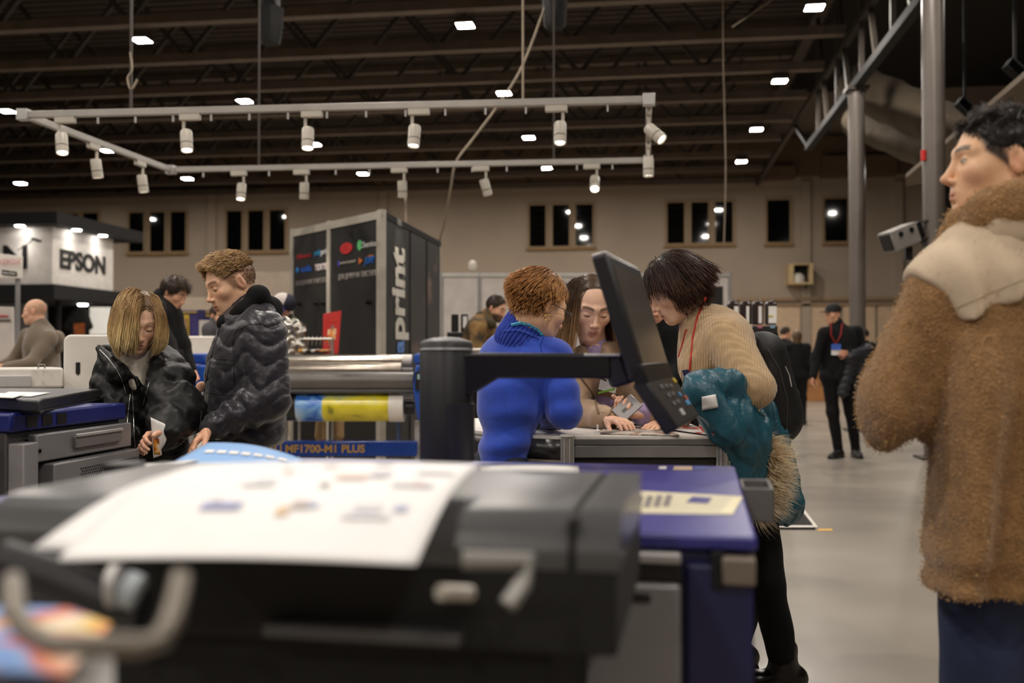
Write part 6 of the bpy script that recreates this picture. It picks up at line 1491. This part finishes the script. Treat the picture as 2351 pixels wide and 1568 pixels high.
def flow(p, t, u, g):
    q = (p-HC)/HR**2; q /= np.linalg.norm(q, axis=1)[:, None]; cr = p-np.array((-.01, .03, .145)); cr /= np.linalg.norm(cr, axis=1)[:, None]+1e-6
    return cr*1.0+q*.22*(1-t)+np.array((0, -.30, -.25))+gl*.30*t+.16*np.sin(u[:, [1, 2, 0]]*8)
ps, u = strands(3500, lambda u: hl(*(HC+HR*u).T) < 0, flow, lambda u: .030+.036*sstep(-.3, .7, u[:, 2]), 7, (.05, .17), 7, True, .05)
hair_obj(w3, M3, [tubes(ps, .0011, .0007, grad(ps, [(0, (92,58,28)), (.5, (154,102,52)), (1, (216,160,100))], .35, 4)),
                  cap_hair((122,74,34), lambda x, y, z: hl(x, y, z)+.004, .006, .005, None, lambda x, y, z: .003*snoise(x, y, z, 90, 3))])
M_cobalt = mat('cobalt_knit', (34,72,186), .8, bump=(260,.35,.002), sheen=.35, noise=(30,.08))
S = SDF(.0075); n3 = c(1195,850,.2)-c(1195,850)
S.cap(c(1200,836,.03), c(1174,920,.0), .118, .106, n=RT, flat=1.05, k=.05); S.cap(c(1174,920,.0), c(1150,1130,-.02), .104, .098, n=RT, flat=.90, k=.05, mod=lambda l, x, y, z: .007*np.sin(z*62+x*9+1.2*np.sin(x*20)))
S.cap(c(1146,822,.08), c(1268,824,-.02), .068, .070, k=.07); S.cap(c(1198,790,.01), c(1198,835,.02), .062, .11, k=.05)
S.cap(c(1272,826,-.02), c(1298,945,-.065), .066, .056, k=.02, mod=lambda l, x, y, z: .003*np.sin(l*70)); S.cap(c(1298,947,-.065), c(1244,958,.24), .054, .044, k=.02)
S.cap(c(1138,834,.12), c(1160,930,.30), .058, .052, k=.03); S.cap(c(1160,930,.30), c(1215,955,.44), .05, .042, k=.03)
S.disp(FOLD(.005, 16, 3)); S.disp(CREASE(.005, 14, 5, (.6,.6,2.2))); sw_ = sdf_obj(S, 'sweater', M_cobalt, w3)
S = SDF(.0035); S.cap(c(1194,780,.01), c(1224,724,.02), .084, .074, k=.02); a0 = c(1222,742,.01)-c(1197,776,.01)
ax3 = np.array(a0.normalized()); e1 = np.cross(ax3, (0,0,1.)); e1 /= np.linalg.norm(e1); e2 = np.cross(ax3, e1); o3 = np.array(c(1197,776,.01))
S.disp(lambda x, y, z: .0036*np.sin(np.arctan2((x-o3[0])*e1[0]+(y-o3[1])*e1[1]+(z-o3[2])*e1[2], (x-o3[0])*e2[0]+(y-o3[1])*e2[1]+(z-o3[2])*e2[2])*36)); S.plane(c(1226,718,.01), a0, .008)
tn = sdf_obj(S, 'turtleneck', mat('cobalt_rib', (24,58,170), .8, sheen=.3), w3)
sf = Surf(sw_, tn); M_cyan = mat('cyan_lanyard', (74,170,206), .5)
line('lanyard', [(1176,746), (1195,742), (1216,746), (1234,757), (1246,772)], sf, .006, M_cyan, w3, .002, 3.2); line('collar_seam', [(1160,760), (1185,758), (1210,764), (1238,778)], sf, .005, M_cobalt, w3, .0, 3.2)
line('shoulder_seam', [(1245,812), (1240,795), (1248,775)], sf, .0022, mat('cobalt_dark', (20,48,150), .8), w3, .0, 3.2)
ec = M3@Vector((.084, -.012, -.048)); Re = frame(RT, (0,0,1)); MB().tube([ec+Re@Vector((.010*math.cos(t*.5236), 0, .010*math.sin(t*.5236))) for t in range(13)], .0016, 6).build('hoop_earring', mat('gold', (200,160,90), .3, .9), w3)
for s in (-1, 1):
    gc_ = M3@Vector((s*.034, .098, -.004)); Rg = M3.to_3x3(); MB().tube([gc_+Rg@Vector((.022*math.cos(t*.4488), 0, .020*math.sin(t*.4488))) for t in range(15)], .0014, 6).build('glasses_rim', M_dgrey, w3)
    MB().tube([M3@Vector((s*.056, .096, .0)), M3@Vector((s*.075, .05, .004)), M3@Vector((s*.080, -.005, .004))], .0014, 6).build('glasses_temple', M_dgrey, w3)
J = skel(c(1150,1040,.0).x, c(1150,1040,.0).y, face_dir(120, 0), 1.62, 0, .1, True); J['pel'] = c(1150,1150,.0); J['hiL'] = J['pel']+J['l']*.08-Vector((0,0,.03)); J['hiR'] = J['pel']-J['l']*.08-Vector((0,0,.03)); sdf_obj(legs_sdf(J, 1., .014), 'trousers', mat('dark_denim', (34,38,56), .85, bump=(200,.3,.002)), w3)
for n in 'LR': shoe(w3, J['an'+n], J['f'], M_shoe, .9)
# ================================================================== young woman in the beige blazer
c = at(3.75)
w4 = person('young woman with long hair in a beige blazer, looking down at her phone', c(1385,1000,.3))
M4 = head_matrix(c(1357,703), 9, -27, -3, 1.0)
h1 = hand_mesh(c(1474,950,-.17), c(1432,950,-.22)-c(1474,950,-.17), Vector((0,0,1))-FW*.3, 42, 55, .95, .0028, side=-1)
h2 = hand_mesh(c(1398,962,-.25), c(1398,962,-.25)-c(1314,945,-.05), Vector((0,0,-1)), 18, 30, .85, .004)
lim = [(c(1380,885,.12), c(1385,1000,.3), .08, .08), (c(1368,800,.03), c(1380,885,.12), .045, .07), (c(1322,855,.06), c(1316,945,-.05), .035, .03), (c(1316,945,-.05), c(1398,962,-.25), .02, .018), (c(1440,855,.06), c(1530,945,-.02), .035, .03), (c(1530,945,-.02), c(1474,950,-.17), .03, .022), (c(1380,885,.12), c(1322,855,.06), .05, .035), (c(1380,885,.12), c(1440,855,.06), .05, .035)]
make_body(w4, M4, c(1368,812,.05), (238,196,168), (172,92,88), (84,60,42), .85, lambda x, y, z: sstep(.003, -.004, np.maximum(y-.056+.75*np.maximum(.100-z, 0), -.01-z)), (80,60,42), True, hands=[h1, h2], limbs=lim, h=.0034, ears=False, blush=.4)
gl = np.array(M4.to_3x3().inverted()@Vector((0,0,-1))); gl /= np.linalg.norm(gl)
hl4 = lambda x, y, z: np.maximum(y-.056+.75*np.maximum(.100-z, 0), -.01-z)
def flow(p, t, u, g):
    sx = np.sign(u[:, 0]+1e-6)[:, None]; e = max(0, 1-t*2.6); return np.concatenate([sx*1.0, np.full_like(sx, -.85), np.full_like(sx, -.1)], 1)*e+gl*(1-e)*1.3+np.concatenate([sx*.16, 0*sx+.06, 0*sx], 1)*(t > .35)
ps, u = strands(2700, lambda u: hl4(*(HC+HR*u).T) < 0, flow, lambda u: .27+.06*u[:, 2], 9, (.01, .055), 8, True, .02)
hair_obj(w4, M4, [tubes(ps, .0011, .0009, grad(ps, [(0, (70,52,36)), (.4, (92,68,44)), (.7, (140,106,68)), (1, (176,138,92))], .25, 4)), cap_hair((80,60,42), lambda x, y, z: hl4(x, y, z)+.003, .0008, .004, None, None)])
M_blaz = mat('beige_wool', (176,146,116), .88, bump=(180,.3,.002), sheen=.3)
S = SDF(.008); S.cap(c(1378,872,.08), c(1386,1010,.25), .17, .16, n=FW, flat=.62, k=.04); S.cap(c(1330,858,.06), c(1432,858,.06), .075, .075, k=.05)
S.cap(c(1322,862,.05), c(1314,942,-.05), .075, .066, k=.03); S.cap(c(1314,945,-.05), c(1392,962,-.24), .066, .045, k=.03, mod=lambda l, x, y, z: .004*np.sin(l*70)); S.cap(c(1438,862,.05), c(1530,945,-.02), .075, .066, k=.03); S.cap(c(1530,945,-.02), c(1492,952,-.14), .062, .048, k=.03)
S.cap(c(1366,785,-.1), c(1380,888,-.1), .055, .008, k=.012, n=FW, flat=2.5, mode='sub'); S.disp(FOLD(.008, 20, 4)); S.disp(CREASE(.007, 20, 5)); bl = sdf_obj(S, 'blazer', M_blaz, w4)
S = SDF(.007); S.cap(c(1368,800,.04), c(1372,830,.05), .052, .056, k=.02); S.cap(c(1372,830,.05), c(1378,900,.07), .056, .09, n=FW, flat=.85, k=.04); S.disp(FOLD(.002, 60, 2)); M_lil = mat('lilac_jersey', (176,156,196), .8, bump=(150,.2,.002)); sdf_obj(S, 'lilac_top', M_lil, w4)
S = SDF(.006); S.cap(c(1498,953,-.125), c(1472,951,-.17), .047, .040, k=.02); S.disp(FOLD(.003, 60, 2)); sdf_obj(S, 'lilac_cuff', M_lil, w4)
sf = Surf(bl); lp_ = sf(1396, 885, .012, 3.6)
bdg = MB().box(lp_, (.066, .004, .046), frame(RT-Vector((0,0,.25)), (0,0,1))).build('name_badge', M_paper, w4, .001); MB().box(lp_+Vector((-.006,-.001,-.02)), (.064, .005, .008), frame(RT-Vector((0,0,-.25)), (0,0,1))).build('green_stripe', mat('lime', (140,196,70), .5), bdg)
line('lanyard', [(1352,832), (1372,862), (1392,874)], sf, .003, mat('dark_cord', (60,48,40), .7), w4, .004, 3.6); line('lapel', [(1335,868), (1362,905), (1375,950)], sf, .004, mat('beige_dark', (130,104,80), .88), w4, .001, 3.6); line('lapel', [(1418,905), (1400,950), (1385,970)], sf, .004, MATS['beige_dark'], w4, .001, 3.6)
J = skel(c(1385,1000,.35).x, c(1385,1000,.35).y, face_dir(5, 0), 1.66, 0, .1, True); J['pel'] = c(1386,1010,.3); sdf_obj(legs_sdf(J, .95, .016), 'trousers', M_darkcloth, w4)
for n in 'LR': shoe(w4, J['an'+n], J['f'], M_shoe, .9)
ph = wthing('smartphone', 'silver smartphone held by the young woman in beige', 'phone', c(1440,940,-.24)); Rp = frame(c(1462,918,-.24)-c(1420,955,-.28), -FW*.8+Vector((0,0,.4)))
MB().box(c(1440,937,-.255), (.10, .062, .008), Rp).build('case', mat('phone_grey', (150,146,146), .3, .3), ph, .003); MB().box(c(1440,937,-.255)+Rp@Vector((.0, 0, .0045)), (.05, .012, .001), Rp).build('camera_strip', M_dgrey, ph)
cd = MB().prism([c(1381,944,-.27), c(1436,965,-.27), c(1440,962,-.22), c(1388,942,-.22)], (0,0,1), .001).build('white_card', M_paper); tag(cd, 'small white card in the hand of the young woman in beige', 'card')
# ================================================================== woman in the ribbed beige sweater
c = at(3.5)
w5 = person('dark-haired woman in a ribbed beige sweater with a red lanyard, bending forward', c(1750,1100,.05))
M5 = head_matrix(c(1546,660), -80, -30, 0, .97)
h1 = hand_mesh(c(1545,968,.02), c(1515,973,-.02)-c(1545,968,.02), Vector((0,0,-1)), 15, 30, .92, .003, side=1)
lim = [(c(1660,820,.02), c(1735,985,.05), .09, .09), (c(1612,742,.0), c(1660,820,.02), .045, .08), (c(1665,775,-.12), c(1734,890,-.27), .04, .034), (c(1734,890,-.27), c(1640,935,-.27), .034, .024), (c(1640,775,.15), c(1610,890,.2), .04, .034), (c(1610,890,.2), c(1545,968,.02), .034, .024), (c(1660,820,.02), c(1665,775,-.12), .06, .04), (c(1660,820,.02), c(1640,775,.15), .06, .04)]
make_body(w5, M5, c(1605,742,.0), (236,194,162), (186,110,98), (60,42,32), .8, lambda x, y, z: sstep(.01, -.01, np.maximum(y-.045, -.03-z)), (40,28,24), True, hands=[h1], limbs=lim, h=.0036, blush=.4)
gl = np.array(M5.to_3x3().inverted()@Vector((0,0,-1))); gl /= np.linalg.norm(gl)
hl5 = lambda x, y, z: np.maximum(y-.066+.25*np.maximum(.085-z, 0), -.06-z+np.maximum(y, 0)*.9)
def flow(p, t, u, g):
    q = (p-HC)/HR**2; q /= np.linalg.norm(q, axis=1)[:, None]; cr = p-np.array((.02, .015, .150)); cr /= np.linalg.norm(cr, axis=1)[:, None]+1e-6
    return cr*1.0+q*.2*(1-t)+np.array((0, -.05, -.45))+gl*.50*t+.15*np.sin(u[:, [1, 2, 0]]*9)
ps, u = strands(3200, lambda u: hl5(*(HC+HR*u).T) < 0, flow, lambda u: (.085+.055*sstep(-.2, .8, u[:, 2]))*(1-.32*sstep(.3, .7, u[:, 1])), 8, (.07, .20), 9, True, .045)
hair_obj(w5, M5, [tubes(ps, .0011, .0007, grad(ps, [(0, (50,33,25)), (.5, (56,36,27)), (1, (84,55,40))], .4, 4, )), cap_hair((34,23,19), lambda x, y, z: hl5(x, y, z)+.003, .004, .005, lambda S: S.cap((0,-.06,.0), (0,-.075,-.06), .07, .055, k=.03), lambda x, y, z: .002*snoise(x, y, z, 60, 3))])
M_rib = mat('beige_rib_knit', (186,156,116), .9, sheen=.4, noise=(30,.08), bump=(260,.3,.002), wave=(36,.55,'X'))
tax = np.array((c(1735,985,.05)-c(1620,745,.0)).normalized()); 
def ribs(x, y, z): return .0016*np.sin((x*FW.x+y*FW.y)*330+(x*RT.x+y*RT.y)*150)
S = SDF(.0055); S.cap(c(1642,790,.02), c(1672,890,.03), .130, .118, n=FW, flat=1.15, k=.05); S.cap(c(1672,890,.03), c(1700,1010,.05), .118, .115, n=FW, flat=1.15, k=.05); S.cap(c(1606,845,-.06), c(1625,850,.10), .072, .072, k=.07)
S.cap(c(1668,782,-.10), c(1640,782,.14), .080, .080, k=.06); S.cap(c(1612,748,.0), c(1640,790,.01), .070, .115, k=.05)
S.cap(c(1670,785,-.12), c(1734,890,-.27), .080, .064, k=.022); S.cap(c(1736,894,-.27), c(1665,930,-.27), .060, .045, k=.025); S.cap(c(1640,785,.15), c(1610,890,.2), .07, .06, k=.03); S.cap(c(1610,890,.2), c(1550,965,.03), .058, .042, k=.03)
S.disp(FOLD(.006, 18, 5)); S.disp(ribs); s5 = sdf_obj(S, 'ribbed_sweater', M_rib, w5)
S = SDF(.005); S.cap(c(1590,722,.0), c(1622,750,.0), .058, .066, k=.02); S.plane(c(1584,716,.0), c(1590,722,.0)-c(1622,750,.0), .006); S.disp(ribs); t5 = sdf_obj(S, 'turtleneck', M_rib, w5)
sf = Surf(s5, t5); M_rl = mat('red_cord', (186,44,32), .55)
line('lanyard', [(1621,682), (1600,730), (1590,775), (1586,820), (1582,858)], sf, .0035, M_rl, w5, .002, 3.4); line('lanyard', [(1576,756), (1568,785), (1558,820)], sf, .0035, M_rl, w5, .002, 3.4)
bdg = MB().prism([c(1566,850,-.16), c(1580,848,-.15), c(1602,880,-.15), c(1578,890,-.16)], FW, .004).build('name_badge', mat('navy_badge', (40,44,90), .5, noise=(40,.5)), w5)
S = SDF(.010)
kL, aL = c(1757,1330,-.04), c(1798,1508,.05)
S.cap(c(1702,1010,.05), c(1712,1070,.05), .115, .115, n=FW, flat=1.2, k=.05); S.cap(c(1722,1080,-.02), kL, .086, .064, k=.04); S.cap(kL, aL, .062, .052, k=.03); kR, aR = c(1730,1320,.22), c(1690,1480,.30); S.cap(c(1715,1080,.14), kR, .095, .064, k=.04); S.cap(kR, aR, .062, .052, k=.03); S.disp(FOLD(.005, 22, 2)); sdf_obj(S, 'trousers', M_blackcloth, w5)
for a in (aL, aR): shoe(w5, Vector((a.x, a.y, .10)), face_dir(-80, 0), mat('boot_leather', (22,19,17), .3, bump=(50,.4,.003)), 1.0, .05, .009)
# teal coat over her arm
tc_ = wthing('teal_coat', 'teal padded coat with fur-trimmed hood draped over the arm of the beige woman', 'coat', c(1720,1020,-.2))
M_teal = mat('teal_nylon', (38,86,102), .40, bump=(60,.35,.005), spec=.4); S = SDF(.0055)
S.cap(c(1604,892,-.32), c(1680,880,-.32), .044, .052, k=.03); S.cap(c(1612,905,-.32), c(1678,975,-.32), .060, .076, k=.03); S.cap(c(1695,940,-.27), c(1708,1015,-.28), .056, .080, k=.03)
S.cap(c(1690,960,-.30), c(1712,1090,-.26), .062, .070, k=.04, n=FW, flat=.8); S.cap(c(1722,990,-.24), c(1735,1120,-.20), .066, .06, k=.03, n=FW, flat=.8)
S.cap(c(1756,955,-.04), c(1788,1155,-.04), .060, .084, k=.03, n=FW, flat=.9); S.cap(c(1745,1000,-.08), c(1755,1170,-.10), .06, .075, k=.03, n=FW, flat=.7)
S.disp(lambda x, y, z: .020*(.5-np.abs(snoise(x, y+.3*z, z*.22, 30, 5))**.8)+.008*(.5-np.abs(snoise(x+.2*z, y, z*.4, 62, 8))**.8)+.004*snoise(x, y, z, 30, 3)); S.disp(CREASE(.009, 22, 4, (1,1,.5))); S.disp(CREASE(.005, 48, 7, (1,1,.6))); S.plane(c(1770,1192,-.1), Vector((0,0,-1))-RT*.35, .02); co = sdf_obj(S, 'shell', M_teal, tc_)
fp_ = [c(1762,1022,-.20), c(1774,1050,-.24), c(1778,1085,-.25), c(1770,1120,-.26), c(1755,1150,-.26), c(1740,1176,-.25)]
g = np.random.default_rng(3); N = 2600; t = g.uniform(0, len(fp_)-1.001, N); i = t.astype(int); a = np.array([tuple(q) for q in fp_]); base = a[i]*(1-(t-i))[:, None]+a[i+1]*(t-i)[:, None]
dr = g.normal(size=(N, 3)); dr /= np.linalg.norm(dr, axis=1)[:, None]; base += dr*.018; ln = g.uniform(.028, .055, N); paths = []
gd = np.array((RT*.75+Vector((0,0,-.45))-FW*.1))
for k in range(6): paths.append(base+(dr*(k/5)+gd*(k/5)**2*.9+.06*np.sin(base*90+k*.5))*ln[:, None])
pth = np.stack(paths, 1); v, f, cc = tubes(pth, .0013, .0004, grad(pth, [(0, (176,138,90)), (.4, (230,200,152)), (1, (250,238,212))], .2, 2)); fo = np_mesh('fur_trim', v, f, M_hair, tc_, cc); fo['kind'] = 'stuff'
S = SDF(.008); [S.cap(fp_[k], fp_[k+1], .022, .022, k=.02) for k in range(5)]; np_ = S.mesh(); np_mesh('fur_base', np_[0], np_[1], M_hair, tc_, np.tile(np.array(lin((150,114,70))), (len(np_[0]), 1)))
sf = Surf(co); tg = lambda u, v: sf(1611+32*u+5*u*v+1*v, 911-6*u+31*v-1*u*v, .006, 3.2); MB().grid(tg, 5, 5).build('white_tag', M_paper, tc_, 0, .001)
# backpack
bp = wthing('backpack', 'black backpack on the back of the beige woman', 'backpack', c(1785,900,.08)); S = SDF(.008)
S.cap(c(1752,812,.06), c(1778,960,.08), .080, .098, n=FW, flat=1.25, k=.03); S.cap(c(1775,838,.06), c(1800,950,.08), .050, .060, n=FW, flat=1.2, k=.02); S.disp(FOLD(.004, 26, 3)); pk = sdf_obj(S, 'pack', mat('pack_nylon', (14,14,15), .65, bump=(90,.3,.003)), bp)
sf = Surf(pk); line('reflective_trim', [(1803,842), (1812,862), (1817,888)], sf, .003, M_lgrey, bp, .001, 3.5); line('zip_line', [(1762,800), (1790,850), (1808,920), (1805,985)], sf, .0025, M_dgrey, bp, .001, 3.5)
MB().tube([c(1722,790,-.13), c(1690,758,-.16), c(1712,770,-.02), c(1740,800,.05)], .012, 8).build('strap', M_blackm, bp); MB().tube([c(1738,796,.02), c(1745,775,.04), c(1760,800,.06)], .008, 8).build('grab_loop', M_blackm, bp)
# ================================================================== man in the sherpa jacket
c = at(2.2)
w6 = person('man in a brown sherpa jacket with beige yoke at the right edge, facing left', c(2340,1250))
M6 = head_matrix(c(2290,376), -97, 2, 0, 1.04)
lim = [(c(2345,720), c(2340,1200), .11, .12), (c(2325,480), c(2345,720), .06, .10), (c(2170,640), c(2080,920,.05), .05, .045), (c(2080,920,.05), c(2120,890,.25), .045, .03), (c(2345,720), c(2170,640), .08, .05), (c(2345,720), c(2510,650,.1), .08, .05), (c(2510,650,.1), c(2570,930,.1), .05, .04), (c(2570,930,.1), c(2500,900,.3), .04, .03)]
hs = [hand_mesh(c(2120,890,.25), c(2160,880,.34)-c(2120,890,.25), Vector((0,0,-1)), 30, 30, 1., .005)]
make_body(w6, M6, c(2328,480,.02), (232,184,146), (198,136,112), (44,32,26), .9, lambda x, y, z: sstep(.006, -.008, np.maximum(y-.066+.35*np.maximum(.075-z, 0), -.035-z+np.maximum(y+.02, 0)*.75))*.95, (30,25,23), False, hands=hs, limbs=lim, h=.0034, nose=1.03, blush=.3, eyes=True)
hl = lambda x, y, z: np.maximum(y-.070+.55*np.maximum(.075-z, 0), -.04-z+np.maximum(y+.02, 0)*.8)
def flow(p, t, u, g):
    q = (p-HC)/HR**2; q /= np.linalg.norm(q, axis=1)[:, None]; tm = sstep(.25, .6, u[:, 2])[:, None]
    return tm*(np.array((.15, .55, -.1))+q*.8*(1-t)+.7*np.sin(u[:, [2, 0, 1]]*14+t*3))+(1-tm)*(np.array((0, -.3, -.8))+q*.15)
ps, u = strands(4200, lambda u: (hl(*(HC+HR*u).T) < 0) & ~((np.abs(u[:, 0]) > .72) & (u[:, 2] < -.12) & (u[:, 1] > -.25)), flow, lambda u: .009+.026*sstep(.2, .6, u[:, 2]), 5, (.01, .11), 6, True, .12)
hair_obj(w6, M6, [tubes(ps, .0009, .0006, grad(ps, [(0, (24,20,18)), (1, (58,49,44))], .35, 2)), cap_hair((26,21,20), lambda x, y, z: np.maximum(hl(x, y, z)+.003, np.minimum(np.minimum(np.abs(x)-.056, .020-z), np.minimum(y+.042, .03-y))), .003, .005, None, lambda x, y, z: .003*snoise(x, y, z, 110, 3))])
nf = face_dir(-150, 0)
def base(S, o=0.):
    S.cap(c(2345,660,.02), c(2342,900,.0), .200+o, .215+o, n=nf, flat=.64, k=.05); S.cap(c(2342,900,.0), c(2340,1290,.0), .215+o, .228+o, n=nf, flat=.66, k=.05)
    S.cap(c(2182,652,-.01), c(2290,594,.0), .082+o, .085+o, k=.06); S.cap(c(2505,650,.06), c(2380,580,.03), .085+o, .085+o, k=.06); S.cap(c(2336,556,.02), c(2342,650,.01), .085+o, .15+o, n=nf, flat=.8, k=.06)
    S.cap(c(2178,665,-.02), c(2082,915,.02), .088+o, .098+o, k=.018); S.cap(c(2080,920,.05), c(2130,890,.24), .092+o, .07+o, k=.04)
    S.cap(c(2510,665,.08), c(2590,915,.1), .090+o, .092+o, k=.035); S.cap(c(2590,915,.1), c(2520,900,.3), .09+o, .06+o, k=.04)
vf = lambda x, y, z: .026*np.sin((x*RT.x+y*RT.y)*42+1.2*np.sin(z*4)+.8*snoise(x, y, z*.3, 6, 2))*np.clip((1.36-z)*2.4, 0, 1)
S = SDF(.009); base(S); S.plane(c(2340,1342,0), (0,0,-1), .02, True); S.disp(vf); S.disp(FOLD(.008, 11, 4)); S.disp(lambda x, y, z: .0032*snoise(x, y, z, 190, 2)+.002*snoise(x, y, z, 330, 5))
S.disp(lambda x, y, z: -.016*np.exp(-((z-.735)/.020)**2))
M_sh = mat('sherpa_fleece', (152,114,72), .95, sheen=.25, voro=(170,.6), bump=(260,.5,.004), noise=(25,.12)); sj = sdf_obj(S, 'sherpa_jacket', M_sh, w6)
def tufts(ob, n, ln, colr, name, parent, zmax=9.):
    me = ob.data; nv = len(me.vertices); co_ = np.empty(nv*3, np.float32); me.vertices.foreach_get('co', co_); no = np.empty(nv*3, np.float32); me.vertex_normals.foreach_get('vector', no); co_ = co_.reshape(-1, 3); no = no.reshape(-1, 3)
    ok = np.nonzero((((np.array(CAM)-co_)*no).sum(1) > -.3) & (co_[:, 2] < zmax))[0]; g = np.random.default_rng(4); i = g.choice(ok, n); b = co_[i]+g.normal(size=(n, 3))*.003; d = no[i]+g.normal(size=(n, 3))*.75; d /= np.linalg.norm(d, axis=1)[:, None]; e = g.normal(size=(n, 3))*.5
    p = np.stack([b, b+d*ln*.5+e*ln*.1, b+(d*.8+e*.5)*ln], 1); v, f, cc = tubes(p, .0013, .0007, hcols(n, colr, .3, 5)); o = np_mesh(name, v, f, M_hair, parent, cc); o['kind'] = 'stuff'
tufts(sj, 16000, .0065, (198,158,108), 'fleece_pile', w6)
S = SDF(.008); base(S, .009); S.disp(vf); S.disp(FOLD(.008, 11, 4)); S.plane(c(2155,736,0), RT*85-UPV*196, .004); S.plane(c(2155,736,0), -RT*106-UPV*75, .004); S.disp(lambda x, y, z: .006*np.sin((x*RT.x+y*RT.y)*75+1.5*np.sin(z*9))*np.clip((1.45-z)*8, 0, 1)); yk = sdf_obj(S, 'yoke', mat('beige_cotton', (204,184,158), .85, bump=(200,.2,.002)), w6)
S = SDF(.007); ring = [c(2184,556,.06), c(2208,514,.01), c(2264,474,-.06), c(2340,450,-.09), c(2410,458,-.05), c(2450,500,.08)]
for a, b in zip(ring[:-1], ring[1:]): S.cap(a, b, .030, .030, k=.03)
for a, b in zip(ring[:-1], ring[1:]): S.cap(a+Vector((0,0,-.035)), b+Vector((0,0,-.035)), .030, .030, k=.03)
S.disp(lambda x, y, z: .003*snoise(x, y, z, 190, 2)); cl = sdf_obj(S, 'sherpa_collar', M_sh, w6); tufts(cl, 4200, .006, (198,158,108), 'collar_pile', w6)
S = SDF(.008)
r2 = [c(2225,552,.0), c(2285,512,-.075), c(2350,494,-.09), c(2430,508,-.05)]
for a, b in zip(r2[:-1], r2[1:]): S.cap(a, b, .024, .024, k=.02); S.cap(a+Vector((0,0,-.04)), b+Vector((0,0,-.04)), .030, .030, k=.03)
S.disp(FOLD(.006, 30, 3)); sdf_obj(S, 'collar_shell', mat('taupe_cotton', (186,166,140), .85, bump=(200,.2,.002)), w6)
sf = Surf(yk); M_ys = mat('yoke_seam', (180,160,134), .85); line('yoke_seam', [(2160,722), (2220,696), (2290,666), (2351,640)], sf, .0016, M_ys, w6, .0, 2.0)
S = SDF(.012); S.cap(c(2262,1290,-.0), c(2255,1700,-.0), .098, .085, k=.03); S.cap(c(2400,1290,.02), c(2410,1700,.02), .098, .085, k=.03); S.cap(c(2335,1260,0), c(2335,1290,0), .14, .14, n=nf, flat=.7, k=.05)
kz = [c(2255,1700,-.02), c(2410,1700,.02)]
for q in kz: S.cap(q, Vector((q.x, q.y, .09)), .085, .075, k=.03)
S.disp(FOLD(.005, 20, 2)); sdf_obj(S, 'jeans', mat('blue_denim', (38,48,78), .85, bump=(260,.4,.002), noise=(14,.15)), w6)
for q in kz: shoe(w6, Vector((q.x, q.y, .09)), nf, M_shoe, 1.05)
